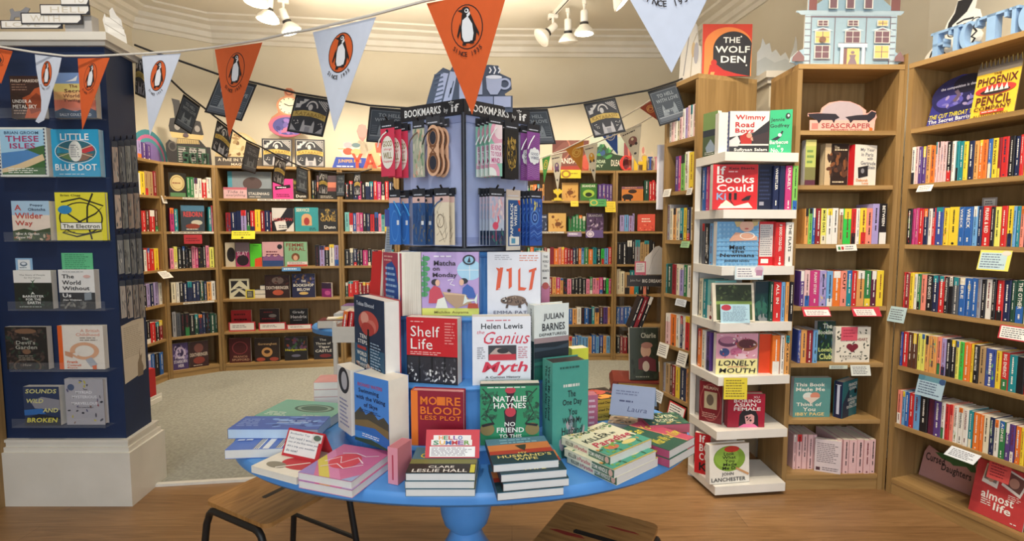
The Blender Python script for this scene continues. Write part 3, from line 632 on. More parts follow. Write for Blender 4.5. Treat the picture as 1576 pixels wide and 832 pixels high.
face_book('cream novel with a dark heart and leaf sprigs facing out', (1285.5, 1339, 503, 558), .03, '#e8e2d2', [('s', 46, 4, 8, 96, 96, 4.2, ['#3a4038', '#55594e', '#2d332c']), ('r', 26, 40, 76, 66, '#e8e2d2'), ('e', 41, 55, 9, 8, '#7c2334'), ('e', 57, 55, 9, 8, '#7c2334'), ('p', [(33, 59), (65, 59), (49, 72)], '#7c2334'), ('l', [(49, 48), (55, 42)], 3, '#3a4038'), ('t', 'SCARRED HEART', 14, 31, 92, 39, '#9a5a52'), ('r', 18, 78, 82, 88, '#e8e2d2'), ('t', 'KATE ALICE', 22, 80, 78, 86, '#333333')], case=R2, li=4, inset=.02, back='#d8d0bc')
card('note_card', 'red sticky note on the cream heart-patterned novel', 'note', (1295, 1320, 504, 525), '#d9566a', [('n', 3, 12, 15, 88, 80, '#b03a50')], case=R2, li=4, z=aty(1307, 525, 2.94).z, inset=.0175, th=.0015)
# second shelf: three covers
face_book('lime yellow paperback standing alone against the upright', (1239, 1255, 215, 282), .04, '#b9c26a', [('r', 0, 0, 100, 14, '#cfc97a'), ('r', 0, 60, 100, 100, '#7d7a4a'), ('r', 0, 88, 100, 100, '#5a2d40'), ('n', 3, 15, 20, 85, 55, '#6f8f52')], case=R2, li=1, inset=.03)
face_book('dark hardback with a bronze swirl on its jacket, second shelf', (1269, 1305, 221, 283.5), .05, '#2a1d18', [('r', 0, 0, 26, 100, '#c9b08a'), ('s', 22, 15, 22, 95, 75, 12, ['#5a3420', '#7d4a28', '#3a251c']), ('t', 'The', 38, 5, 60, 12, '#d9c8a8'), ('n', 1, 40, 12, 96, 19, '#d9c8a8'), ('n', 1, 35, 88, 96, 95, '#d9c8a8')], case=R2, li=1, inset=.05, spine='#e0cda6', hard=True)
face_book('white hardback with a red spine and small dark photo', (1311, 1353, 223, 284), .045, '#e9e4d8', [('t', 'My Year', 24, 8, 90, 18, '#6d6d78'), ('t', 'in Paris', 28, 19, 84, 28, '#6d6d78'), ('t', 'with', 56, 29, 82, 37, '#6d6d78'), ('t', 'Gertrude', 26, 40, 96, 49, '#6d6d78'), ('t', 'Stein', 60, 50, 94, 59, '#6d6d78'), ('p', [(14, 56), (60, 50), (62, 76), (18, 82)], '#23242a'), ('e', 36, 64, 8, 6, '#8a8a90'), ('t', 'Deborah', 8, 83, 62, 90, '#d9853c'), ('t', 'Levy', 36, 91, 66, 98, '#d9853c')], case=R2, li=1, inset=.04, yaw=R(14), spine='#c9252c', hard=True)
# cut-out display boards
SEA = [(4, 100), (3, 62), (14, 62), (14, 52), (0, 50), (0, 40), (18, 38), (20, 22), (30, 6), (45, 0), (60, 2), (74, 14), (84, 30), (84, 40), (88, 38), (92, 30), (98, 34), (100, 52), (98, 62), (97, 100)]
card('display_board', 'pink cut-out board of two dark horses before a pale moon on the top shelf', 'display board', (1243, 1349, 153, 201), '#e9a99c', [
    ('e', 50, 42, 30, 40, '#b7a7ac'), ('r', 3, 62, 97, 100, '#eab0a2'), ('p', [(0, 42), (14, 40), (40, 42), (46, 54), (40, 60), (38, 72), (35, 62), (20, 62), (16, 74), (13, 62), (2, 52)], '#2a2630'), ('p', [(54, 52), (70, 46), (86, 44), (92, 32), (99, 38), (97, 52), (92, 62), (88, 70), (86, 62), (66, 62), (62, 72), (59, 60)], '#2a2630'),
    ('t', 'SEASCRAPER', 20, 72, 92, 88, '#9c4a4c'), ('t', 'BENJAMIN WOOD', 34, 90, 80, 96, '#9c4a4c'), ('r', 6, 72, 15, 90, '#c97f76'), ('e', 92, 91, 2.6, 5.5, '#e0692c')], case=R2, li=0, inset=.05, poly=SEA, th=.005, edge='#d9c0b4')
CT = [(0, 100), (6, 62), (10, 40), (20, 18), (38, 4), (58, 0), (78, 4), (92, 20), (99, 45), (100, 100)]
card('display_board', 'blue arch-topped cut-out board with yellow lettering, behind the pencil board', 'display board', (1425, 1512, 114, 190), '#35368f', [
    ('e', 52, 40, 46, 38, '#23245c'), ('e', 70, 20, 26, 18, '#141430'), ('e', 40, 50, 24, 12, '#5a55b8'), ('s', 14, 30, 38, 80, 62, 6, ['#7d78c8', '#a89ac8', '#4a4698']), ('l', [(50, 30), (56, 40), (48, 52)], 7, '#6a5a70'), ('t', 'the competition is deadly', 22, 20, 92, 27, '#d8d8ee'),
    ('t', 'THE CUT THROAT TRIAL', 4, 73, 98, 82, '#f0e23c', 1, .2), ('t', 'The Secret Barrister', 4, 83, 92, 91, '#f2f2f6'), ('t', 'WRITING AS S. J. FLEET', 4, 93, 96, 99, '#f2f2f6', 1, .2)], case=R3, li=0, inset=.10, lean=R(5), poly=CT, th=.005, edge='#c8c8cc')
PP = [(0, 100), (0, 17)] + sum([[(i * 10 + 1, 15), (i * 10 + 5, 0), (i * 10 + 9, 15)] for i in range(10)], []) + [(100, 17), (100, 100)]
card('display_board', 'yellow pencil-box cut-out board with pencil points along its top', 'display board', (1493, 1561, 92, 185), '#e9c437', [
    ('r', 0, 12, 100, 24, '#8e8478')] + [('p', [(i * 10 + 1, 14), (i * 10 + 5, 1), (i * 10 + 9, 14)], '#6f675f') for i in range(10)] + [('t', 'THE', 40, 25, 58, 29, '#6a1f1c'), ('t', 'PHOENIX', 6, 31, 96, 45, '#5a1a18'), ('e', 50, 54, 46, 9, '#c93a34'), ('e', 50, 57, 34, 5, '#2a2024')] +
    [('p', [(26 + i * 11, 57), (31 + i * 11, 46), (36 + i * 11, 57)], '#f0e8dc') for i in range(5)] + [('t', 'PENCIL', 10, 64, 90, 79, '#5a1a18'), ('t', 'COMPANY', 8, 81, 92, 88, '#5a1a18'), ('r', 24, 89, 78, 94, '#c93a34'), ('n', 1, 28, 90, 74, 93, '#f0e8dc'), ('t', 'ALLISON KING', 8, 95, 88, 99, '#5a1a18')], case=R3, li=0, inset=.05, lean=R(10), poly=PP, th=.005, edge='#b8a060')
CU = [(4, 100), (8, 24), (14, 0), (34, 12), (50, 22), (64, 24), (70, 8), (88, -12), (100, -2), (98, 24), (92, 50), (90, 100)]
card('display_board', 'pink cut-out board with a green lizard on the lowest shelf', 'display board', (1411, 1504, 707, 758), '#b98a86', [('p', [(26, 14), (50, 4), (72, 4), (84, -10), (96, -4), (90, 12), (94, 30), (86, 34), (78, 24), (58, 34), (52, 28), (38, 26)], '#3f6b3c'), ('t', 'Cursed', 12, 22, 44, 46, '#2a1f22'), ('t', 'Daughters', 40, 38, 88, 66, '#2a1f22')], case=R3, li=6, inset=.2, lean=R(8), poly=CU, th=.005)
card('display_board', 'red leaning board with white lower-case lettering on the lowest shelf', 'display board', (1491, 1574, 716, 800), '#c23c3e', [
    ('p', [(18, 4), (46, 6), (44, 44), (14, 40)], '#e9e4dc'), ('p', [(20, 8), (43, 10), (41, 36), (17, 33)], '#8b7f7a'), ('e', 30, 26, 7, 10, '#c79a86'), ('p', [(58, 2), (96, 12), (86, 46), (50, 34)], '#e9e4dc'), ('p', [(60, 6), (92, 14), (84, 40), (54, 30)], '#6f4a44'), ('e', 72, 24, 9, 9, '#b98a78'),
    ('t', 'almost', 18, 52, 78, 67, '#f4efe8'), ('t', 'life', 44, 69, 76, 83, '#f4efe8'), ('n', 3, 20, 68, 42, 80, '#f4efe8'), ('n', 3, 66, 46, 90, 56, '#f0d0c8'), ('n', 1, 78, 92, 92, 96, '#f4efe8')], case=R3, li=6, inset=.04, lean=R(12), th=.006, edge='#e0d8d0')
card('note_card', 'pink sticky note at the top of the red lettered board', 'note', (1519, 1553, 716, 745), '#d8524f', [('n', 5, 12, 12, 88, 88, '#8a2a30')], case=R3, z=aty(1530, 745, 2.42).z, inset=.035, lean=R(12), th=.0015)
card('shelf_card', 'grey tag with a white panel standing up behind the second novels row', 'shelf card', (1508, 1531, 303, 376), '#b9b2b0', [('r', 12, 3, 88, 18, '#ecebe8'), ('n', 2, 22, 6, 78, 16, '#6a6a70')], case=R3, li=2, inset=.20, th=.002)
# shelf-edge cards on the two right-hand cases
ticket('white card on the shelf edge under the top novels row of the tall bookcase', (1415, 1438, 284.5, 296), R3, 1, border=None, tilt=.5)
ticket('yellow-edged pale blue handwritten card below the second row of novels', (1511, 1560, 385, 417), R3, 2, m='#e8dc6a', els=[('r', 4, 12, 88, 94, '#bcd6dc'), ('n', 6, 8, 16, 84, 90, '#6a7a90'), ('e', 84, 14, 14, 12, '#d8d2c8')])
ticket('pale blue handwritten card at the left end of the third novels row', (1371, 1397, 472, 496), R3, 3, m='#b4cdd0')
ticket('red-edged white card at the third row end, cut by the photo edge', (1541, 1590, 502, 524), R3, 3, border='#c43a44')
ticket('pale blue card with blue stars below the fourth row of novels', (1416, 1457, 580, 612), R3, 4, m='#a9c4d4', els=[('r', 0, 0, 100, 24, '#5f8fa0'), ('e', 12, 10, 13, 16, '#4a7f94'), ('e', 90, 14, 12, 14, '#34507c'), ('n', 5, 8, 28, 92, 90, '#5a6a84')])
ticket('white card lying out from the fifth shelf edge', (1466, 1512, 693, 714), R3, 5, m='#dfe6ee', tilt=1.0)
ticket('small white card with a coloured flag under the upper spines', (1286, 1317, 376, 386), R2, 2, m='#e6e2d8', els=[('r', 8, 30, 20, 80, '#3a7a4a'), ('r', 24, 30, 36, 80, '#b83a3a'), ('n', 2, 42, 20, 94, 90, '#77777f')], roll=-.04)
ticket('red-topped white card below the middle spines, left one of the pair', (1233, 1275, 472, 487), R2, 3, m='#c83446', els=[('p', [(6, 28), (94, 28), (98, 92), (10, 92)], '#efe9e2'), ('n', 3, 14, 38, 90, 86, '#9a7a80')], tilt=.5)
ticket('red-topped white card below the middle spines, right one of the pair', (1309, 1352, 472, 487), R2, 3, m='#c83446', els=[('p', [(6, 22), (78, 22), (82, 92), (12, 92)], '#efe9e2'), ('n', 3, 14, 32, 78, 86, '#9a7a80')], tilt=.5)
ticket('narrow white strip label on the shelf edge above the sage green novel', (1276, 1304, 561.5, 567), R2, 4, m='#cfdccc', tilt=0)
ticket('white handwritten card under the cream heart-patterned novel', (1308, 1338, 561, 577), R2, 4, m='#d8dcd4')

# ---------------------------------------------------------------- narrow case seen edge-on
T1 = '{c}, {n} on the %s shelf of the narrow edge-on bookcase'
fu, fv = zm(1010, 140, 4.16)
P10 = '|'.join(f'{80 + i * 17}|{"wPwcPwUPwP"[i]}' for i in range(10)) + '|252'
shelf_row(R1, 0, seq(P10), fu, fv, [(80, 190), (160, 165), (165, 115), (252, 72)], T1 % 'top')
shelf_row(R1, 1, seq('118|u|140|m|155|G|182|w|205|y|240|X|250'), fu, fv, [(118, 420), (182, 405), (183, 388), (250, 382)], T1 % 'second')
fu, fv = zm(1000, 200, 3.2)
shelf_row(R1, 2, seq('85|a:MACULAR|98|c|112|O|128|c|145|t|162|y|180|n|198|c|213'), fu, fv, [(85, 365), (97, 365), (98, 385), (213, 378)], T1 % 'third')
shelf_row(R1, 3, seq('55|A|70|t|83|d|108|R|128|c|142|U|163|g|180|w|205'), fu, fv, [(55, 655), (205, 665)], T1 % 'fourth')
fu, fv = zm(1000, 440, 3.2)
shelf_row(R1, 4, seq('75|P|98|o|128|w|145|n|158|w|170|r|195'), fu, fv, [(75, 130), (195, 150)], T1 % 'fifth')
shelf_row(R1, 5, seq('50|w|62|a|75|X|95|x|110|R|125|y|145|n|175|O|195'), fu, fv, [(50, 368), (195, 412)], T1 % 'sixth')
face_book('brown illustrated book behind the red-edged card, bottom of the narrow case', (1022, 1058, 650, 700), .02, '#6a4a3a', [('s', 20, 5, 5, 95, 95, 9, ['#8a6a52', '#4a3a34', '#a88a6a'])], case=R1, li=6, inset=.05)
ticket('red-framed white card hanging below the narrow case sixth shelf edge', (1032, 1057, 622, 648), R1, 5, border='#c8303a')
card('display_board', 'pale grey tree-line cut-out between the orange board and paper house', 'display board', (1166, 1228, 44, 92), '#cfd3d4', [('p', [(0, 100), (0, 70), (20, 60), (44, 72), (70, 64), (100, 76), (100, 100)], '#bcc2c4')], z=2.4905, Y=3.45, poly=[(0, 100), (0, 50), (8, 40), (12, 20), (20, 34), (30, 30), (36, 50), (46, 44), (58, 58), (70, 50), (80, 66), (90, 40), (94, 16), (98, 30), (100, 100)], th=.005)
for i, (b, l, m) in enumerate([((1023, 1034, 291, 303), 'white card at the far end of the narrow case second shelf edge', '#f0ece4'), ((1059, 1067, 289, 300), 'white card at the near end of the narrow case second shelf edge', '#f0ece4'), ((1050, 1063, 371, 381), 'small green card on the narrow case third shelf edge', '#a8d8a0'), ((1042, 1058, 460, 471), 'pale blue-white card on the narrow case fourth shelf edge', '#dfe6ee'),
        ((1016, 1031, 528, 549), 'far white text card on the narrow case fifth shelf edge', '#e6e4dc'), ((1046, 1060, 541, 563), 'near white text card on the narrow case fifth shelf edge', '#e6e4dc'), ((1010, 1022, 601, 618), 'tilted white card on the narrow case sixth shelf edge', '#dfe4e8')]):
    ticket(l, b, R1, i + 1 if i < 1 else (1, 2, 3, 4, 4, 5)[i - 1], m=m)

# ---------------------------------------------------------------- on top of the right-hand cases
WD = [('p', [(4, 100), (4, 40)] + ell(52, 40, 48, 34, 180, 0) + [(100, 100)], '#ef8a45'), ('p', [(22, 100), (22, 52)] + ell(62, 48, 40, 34, 180, 20) + [(98, 80), (98, 100)], '#2b2a30'), ('t', 'THE', 42, 25, 76, 36, '#f4f1ea'), ('t', 'WOLF', 26, 42, 96, 55, '#f4f1ea'), ('t', 'DEN', 38, 61, 88, 74, '#f4f1ea'), ('e', 78, 24, 1.6, 1.6, '#f4f1ea'), ('e', 90, 79, 1.6, 1.6, '#f4f1ea'),
      ('e', 24, 74, 6, 6, '#c0302a'), ('p', [(16, 78), (30, 78), (44, 88), (70, 95), (98, 100), (12, 100)], '#c0302a'), ('p', [(18, 92), (26, 92), (24, 100), (16, 100)], '#ef9a58')]
card('display_board', 'orange and black board with white lettering and a red cloaked figure', 'display board', (1081, 1157, 37, 111), '#d8412c', WD, z=2.4355, Y=3.27, th=.012, edge='#b8b0a8')
# pale cut-outs seen edge-on along the top of the narrow case
SC = [(0, 100), (6, 60), (14, 52), (20, 30), (34, 26), (40, 4), (52, 0), (60, 24), (70, 30), (78, 56), (90, 60), (100, 100)]
card('display_board', 'pale grey cut-out board seen almost edge-on above the narrow bookcase', 'display board', (1046, 1083, 8, 112), '#d9d6d0', [('l', [(20, 90), (40, 40), (50, 10)], 4, '#8f8f96'), ('l', [(50, 95), (60, 50), (74, 40)], 4, '#b0a898'), ('e', 60, 60, 8, 10, '#c8b08a'), ('e', 72, 66, 10, 14, '#a8a8b4')], z=2.4355, Y=3.36, yaw=R1.ang + R(8), poly=SC, th=.008)
HO = [(5, 100), (5, 97), (0, 94), (1, 86), (7, 74), (12, 70), (12, 10), (4, 7), (4, 4), (14, 3), (14, -22), (22, -22), (22, -4), (34, -24), (76, -24), (88, -4), (88, -22), (96, -22), (96, 3), (100, 4), (99, 8), (94, 11), (94, 75), (98, 80), (101, 92), (97, 95), (97, 100)]
LN = '#7f6f7a'; WB = '#7d5f68'; LIT = '#f2c97e'
hs = [('r', 14, 11, 92, 100, '#a5bfcc'), ('p', [(14, 3), (34, -24), (76, -24), (92, 3)], '#97b4c4'), ('r', 15, -22, 22, 3, '#8a5a58'), ('r', 88, -22, 96, 3, '#8a5a58'), ('p', [(4, 4), (100, 4), (97, 11), (8, 11)], '#b4c8d2'), ('r', 12, 13, 91, 15.5, LN), ('r', 12, 12, 17, 100, '#b8ccd5'), ('r', 88, 12, 93, 100, '#b8ccd5')]
hs += [('r', 12, 14 + 11 * i, 17, 15 + 11 * i, LN) for i in range(8)] + [('r', 88, 14 + 11 * i, 93, 15 + 11 * i, LN) for i in range(8)] + [('r', x, 14, x + .6, 100, LN) for x in (17, 38, 66, 87.4)]
def hwin(x, y, w, h, c):
    f = '#d4d0c8'
    return [('r', x - 1, y - 1.4, x + w + 1, y + h + 1.4, f), ('r', x, y, x + w, y + h, c), ('r', x + w / 2 - .35, y, x + w / 2 + .35, y + h, f if c != LIT else LN), ('r', x, y + h / 2 - .5, x + w, y + h / 2 + .5, f if c != LIT else LN)]
for x, c0, c1, c2 in ((21.5, WB, LIT, WB), (48, WB, WB, None), (74, LIT, WB, LIT)):
    hs += hwin(x + 2, 22, 8, 8, c0) + [('p', [(x - 4, 39), (x + 6, 33), (x + 16, 39)], '#cfdfe4'), ('p', [(x + 1, 38.5), (x + 6, 35), (x + 11, 38.5)], '#8a6a70')] + hwin(x, 41, 12, 19, c1)
    if c2: hs += hwin(x, 66, 12, 21, c2) + [('r', x - 2, 90, x + 14, 91, LN)]
hs += [('e', 27, 55, 3, 5, '#8a6a5a'), ('r', 41, 62, 67, 69, '#cfdde2'), ('r', 41, 61, 67, 62, LN), ('r', 43, 69, 46, 100, '#cfdde2'), ('r', 62, 69, 65, 100, '#cfdde2'), ('r', 48, 71, 60, 100, LIT), ('r', 46, 71, 49, 100, '#8a6a6a'), ('e', 54, 78, 1.7, 2.6, '#8f7c84'), ('p', [(51, 82), (57, 82), (56, 88), (58.5, 100), (49.5, 100), (52, 88)], '#8f7c84')]
hs += [('r', x, -17, x + 8, 2, '#e6e2da') for x in (31, 46, 62)] + [('r', x + 1, -15, x + 7, 1, WB) for x in (31, 46, 62)] + [('p', [(0, 94), (1, 86), (6, 75), (11, 86), (11, 94)], '#8a6a6a'), ('p', [(91, 93), (92, 85), (96, 76), (101, 90), (100, 94)], '#8a6a6a')]
card('paper_house', 'pale blue cut-out townhouse with lit windows standing on the bookcase', 'display board', (1216, 1388, 10, 98), '#a5bfcc', hs, case=R2, inset=.03, poly=HO, th=.008, edge='#e8e4dc')
# big fiction letters
def letter3d(ch, X, w, h, dpt, m, label, cat='letter', serif=True, group=None):
    """A free-standing solid letter built from slabs with serifs."""
    mb = MB(); s = w * .24; f = h * .09
    def bx(x0, z0, x1, z1): mb.box(x0, 0, z0, x1, dpt, z1, M(m))
    if ch == 'I': bx(w / 2 - s * .7, 0, w / 2 + s * .7, h); bx(w * .1, 0, w * .9, f); bx(w * .1, h - f, w * .9, h)
    elif ch == 'F': bx(w * .12, 0, w * .12 + s * 1.1, h); bx(0, 0, w * .5, f); bx(0, h - f, w, h); bx(w * .12, h * .46, w * .72, h * .46 + f); bx(w - s * .5, h * .74, w, h); bx(w * .72 - s * .3, h * .36, w * .72, h * .66)
    elif ch == 'T': bx(w / 2 - s * .6, 0, w / 2 + s * .6, h); bx(w * .22, 0, w * .78, f); bx(0, h - f, w, h); bx(0, h * .74, s * .4, h); bx(w - s * .4, h * .74, w, h)
    elif ch in 'CO':
        n = 28; a0, a1 = (R(45), R(315)) if ch == 'C' else (0, 2 * math.pi); pts = []
        for i in range(n + 1):
            a = a0 + (a1 - a0) * i / n; pts.append((math.cos(a), math.sin(a)))
        vs = [(w / 2 + c * w / 2 * k, y, h / 2 + q * h / 2 * (1 if k == 1 else .84)) for c, q in pts for k, y in ((1, 0), (.5, 0), (.5, dpt), (1, dpt))]
        fs = [(4 * i + j, 4 * i + (j + 1) % 4, 4 * i + 4 + (j + 1) % 4, 4 * i + 4 + j) for i in range(n) for j in range(4)]
        if ch == 'C': fs += [(0, 1, 2, 3), (4 * n + 3, 4 * n + 2, 4 * n + 1, 4 * n)]
        mb.add(vs, fs, M(m))
        if ch == 'C': bx(w * .80, h * .70, w * .93, h * .96); bx(w * .80, h * .04, w * .93, h * .20)
    elif ch == 'N': bx(w * .06, 0, w * .06 + s * .6, h); bx(w * .94 - s * .6, 0, w * .94, h); mb.prism([(w * .06, h), (w * .06 + s, h), (w * .94, 0), (w * .94 - s, 0)], -dpt, 0, M(m), Matrix(((1, 0, 0, 0), (0, 0, -1, 0), (0, 1, 0, 0), (0, 0, 0, 1))))
    elif ch == 'A':
        for q in ([(0, 0), (w * .26, 0), (w * .62, h), (w * .38, h)], [(w * .74, 0), (w, 0), (w * .62, h), (w * .38, h)]): mb.prism(q, -dpt, 0, M(m), Matrix(((1, 0, 0, 0), (0, 0, -1, 0), (0, 1, 0, 0), (0, 0, 0, 1))))
        bx(w * .26, h * .28, w * .74, h * .42)
    elif ch == 'Y':
        for q in ([(0, h), (w * .26, h), (w * .63, h * .46), (w * .37, h * .46)], [(w * .74, h), (w, h), (w * .63, h * .46), (w * .37, h * .46)]): mb.prism(q, -dpt, 0, M(m), Matrix(((1, 0, 0, 0), (0, 0, -1, 0), (0, 1, 0, 0), (0, 0, 0, 1))))
        bx(w * .37, 0, w * .63, h * .5)
    elif ch == 'H': bx(0, 0, w * .3, h); bx(w * .7, 0, w, h); bx(w * .3, h * .4, w * .7, h * .62)
    elif ch == 'S':
        bx(w * .05, 0, w * .95, h * .17); bx(w * .05, h * .42, w * .95, h * .58); bx(w * .05, h * .83, w * .95, h); bx(w * .05, h * .5, w * .34, h * .9); bx(w * .66, h * .1, w * .95, h * .5)
    elif ch == '-': bx(0, h * .4, w, h * .58)
    o = obj('sign_letter', mb, None, X); return tag(o, label, cat, group)
for i, (ch, ua, ub) in enumerate([('F', 1432, 1463), ('I', 1461, 1481), ('C', 1477, 1506), ('T', 1502, 1550), ('I', 1551, 1570), ('O', 1568, 1605)]):
    xa, xb = case_x(R3, ua, R3.top + .1, .035), case_x(R3, ub, R3.top + .1, .035)
    letter3d(ch, R3.X @ TR(xa, .035, R3.top + .0005), (xb - xa) * 1.0, .135, .05, '#8fb2d8', 'pale blue solid letter %s on the tall bookcase, %s in the word' % (ch, ORD[i]))
# black and white portrait cut-out behind the letters
PO = [(0, 100), (8, 74), (22, 56), (34, 40), (40, 24), (44, 10), (54, -6), (60, -30), (92, -30), (88, 0), (96, 6), (100, 24), (98, 46), (104, 60), (98, 100)]
card('display_board', 'white cut-out portrait with black hair and glasses behind the blue letters', 'display board', (1418, 1508, 24, 92), '#efece4', [
    ('p', [(42, 40), (46, 14), (56, -4), (60, -28), (88, -26), (76, 2), (62, 14), (52, 22), (46, 32)], '#26262a'), ('o', 54, 40, 9, 8, .22, '#2a2a2e'), ('o', 74, 34, 10, 8, .22, '#2a2a2e'), ('o', 92, 28, 8, 7, .24, '#2a2a2e'), ('l', [(60, 22), (72, 18), (88, 20)], 3, '#2a2a2e'), ('l', [(52, 22), (50, 36)], 2, '#2a2a2e'), ('l', [(88, 40), (94, 52), (86, 60), (92, 66), (84, 80)], 3.5, '#2a2a2e'), ('l', [(20, 66), (14, 88), (20, 90)], 3, '#2a2a2e'), ('l', [(38, 60), (46, 58), (38, 72), (48, 88)], 2.4, '#2a2a2e'), ('p', [(46, 86), (62, 80), (60, 94), (46, 96)], '#d8b8b8')], case=R3, inset=.15, poly=PO, th=.006)

# ---------------------------------------------------------------- books on the white tower
YT, YL = 2.90, R(-75)
def tface(label, box, li, *a, **k):
    return face_book(label, box, *a, z=LT[li], Y=k.pop('Y', 2.90), **k)
def tspines(li, items, tops, label):
    for i, (a, b, c) in enumerate(items):
        code, _, title = c.partition(':'); p0, p1 = aty(a, tops + 40, 2.90), aty(b, tops + 40, 2.90); h = aty((a + b) / 2, tops, 2.90).z - LT[li]
        cs, ps = [], []; rg = random.Random(int(a * 13)); spine_geo(cs, ps, p1.x - p0.x - .001, .15, h, code, title, rg, True)
        book_thing(TR((p0.x + p1.x) / 2, 2.90, LT[li] + .0005), label % (PAL[code][1], ORD[i]), 'book', None, cs[0][0], ps[0][0])
def tleft(li, items, label, ht):
    """Spines seen along the angled left side of the tower."""
    d = Vector((1.137 - 1.084, 2.835 - 3.13, 0)).normalized(); ang = math.atan2(d.y, d.x)
    for i, (s, t, c) in enumerate(items):
        code, _, title = c.partition(':'); cs, ps = [], []; rg = random.Random(i * 37 + li); spine_geo(cs, ps, t - .001, .13, ht, code, title, rg, True)
        p = Vector((1.084, 3.13, 0)) + d * s; n = Vector((-d.y, d.x, 0)); p += n * .02
        book_thing(Matrix.Translation((p.x, p.y, LT[li] + .0005)) @ Matrix.Rotation(ang, 4, 'Z'), label % (PAL[code][1], ORD[i]), 'book', None, cs[0][0], ps[0][0])
gingham = lambda c: [('r', i * 10, 0, i * 10 + 5, 100, c) for i in range(10)] + [('r', 0, j * 10, 100, j * 10 + 5, c) for j in range(10)]
tface('white novel with red gothic lettering and a car scene, top of white tower', (1123, 1183.5, 171, 232), 0, .05, '#e9e6e0', [('p', [(0, 62), (60, 52), (100, 22), (100, 100), (0, 100)], '#2c2c32'), ('p', [(0, 70), (20, 58), (28, 72), (22, 84), (0, 84)], '#cfd0d2'), ('p', [(26, 60), (44, 50), (58, 60), (56, 78), (30, 80)], '#b5312c'), ('e', 50, 58, 7, 6, '#caa08a'), ('e', 62, 66, 8, 5, '#caa08a'), ('p', [(58, 60), (100, 48), (100, 76), (62, 78)], '#3e3236'), ('r', 0, 78, 100, 82, '#d6d4d0'), ('t', 'Wimmy', 14, 9, 90, 23, '#c22a2e'), ('t', 'Road', 14, 26, 62, 38, '#c22a2e'), ('t', 'Boyz', 14, 41, 62, 54, '#c22a2e'), ('t', 'Sufiyaan Salam', 12, 88, 96, 97, '#f1efe8')], spine='#8a8fb0', sels=gingham('#3a4a8c'))
tface('bright green novel with a magpie on its cover, top of white tower', (1184.5, 1219, 169, 232), 0, .035, '#2fb57a', [('t', 'Jennie', 4, 18, 66, 29, '#20302a'), ('t', 'Godfrey', 2, 32, 88, 43, '#20302a'), ('e', 80, 15, 11, 7, '#20302a'), ('e', 82, 14, 5, 3, '#d8e8e0'), ('p', [(8, 68), (40, 60), (56, 48), (62, 50), (52, 62), (34, 70)], '#1d2430'), ('e', 46, 58, 8, 4, '#e8eee8'), ('t', 'Barbecue', 2, 70, 84, 79, '#eef5ea'), ('t', 'at', 36, 81, 50, 86, '#eef5ea'), ('t', 'No. 9', 8, 88, 64, 98, '#eef5ea')], Y=2.895, yaw=R(-14), pages='#62c89c', back='#2fb57a')
face_book('dark landscape-cover novel on the angled left side of the top tower shelf', (1082, 1104, 173, 239), .03, '#4a5a42', [('r', 0, 0, 100, 40, '#6f8a52'), ('r', 0, 40, 100, 55, '#2d3440'), ('p', [(20, 80), (55, 62), (90, 82), (80, 92), (30, 92)], '#8a9aac'), ('n', 2, 15, 90, 85, 98, '#c8c8c0')], z=LT[0], Y=3.0, yaw=R(-66))
tface('thick white-paged novel standing fore-edge out on the top tower shelf', (1106, 1120, 173, 234), 0, .12, '#efe9dc', [], pages='#e8e1d0', Y=2.92)
tface('red novel with an open book drawn at its foot, second tower shelf', (1097, 1166, 253, 322), 1, .04, '#cf2a30', [('t', 'If', 9, 4, 28, 22, '#f4f1ec'), ('t', 'Books', 9, 24, 92, 41, '#f4f1ec'), ('t', 'Could', 9, 44, 90, 60, '#f4f1ec'), ('t', 'Ki', 9, 63, 30, 78, '#7fb0dc'), ('t', 'll', 36, 63, 54, 78, '#1b1b20'), ('t', 'Kate Eberle', 36, 6, 92, 11, '#3a1518'), ('n', 1, 34, 13, 60, 20, '#f0b8b8'), ('p', [(12, 97), (20, 86), (50, 92), (80, 84), (90, 96)], '#efe9d8'), ('p', [(16, 92), (30, 78), (50, 92)], '#e6dfcc'), ('l', [(48, 91), (38, 76)], 1.4, '#2a2024'), ('p', [(64, 78), (76, 70), (86, 68), (82, 78), (68, 80)], '#2a2024')])
tface('navy novel showing its dark back cover beside the red novel', (1167, 1190, 253, 322), 1, .04, '#1b2038', [('n', 8, 8, 10, 85, 80, '#2f3a60'), ('r', 10, 82, 40, 90, '#9a9aa8')], Y=2.925)
tspines(1, [(1190, 1199, 'n:WHISTLER'), (1199.5, 1208, 'n:WHISTLER'), (1208.5, 1219, 'm:UNLIKELY'), (1219.5, 1228, 'G')], 255, '%s spine, %s of four right of the red novel on the tower')
tleft(1, [(.06, .035, 'b'), (.10, .03, 'm'), (.145, .05, 'X')], '%s spine, %s along the angled side of the second tower shelf', .25)
tface('pale blue gingham novel with a blonde woman on its cover', (1103, 1167, 341, 410), 2, .05, '#8fbfe0', gingham('#6ea6d2') + [('p', [(40, 0), (98, 0), (96, 8), (84, 12), (46, 12)], '#c9b27a'), ('e', 70, 10, 17, 13, '#e2b49c'), ('p', [(30, 40), (44, 24), (64, 26), (76, 26), (96, 34), (96, 42), (30, 44)], '#dda88e'), ('e', 70, 16, 5, 1.6, '#c05050'), ('o', 72, 32, 18, 8, .14, '#f1ede4'), ('t', 'Meet', 30, 53, 68, 63, '#1b1e24'), ('t', 'the', 36, 64, 66, 71, '#1b1e24'), ('t', 'Newmans', 8, 72, 90, 80, '#1b1e24'), ('t', 'JENNIFER NIVEN', 18, 87, 78, 93, '#1b1e24')])
tface('red novel showing its white blurb panel beside the gingham novel', (1168, 1193, 341, 410), 2, .04, '#c9252c', [('r', 4, 6, 84, 80, '#d9d6d2'), ('n', 14, 8, 8, 80, 78, '#8a8a90'), ('r', 14, 85, 60, 95, '#e8e4e0')], Y=2.925)
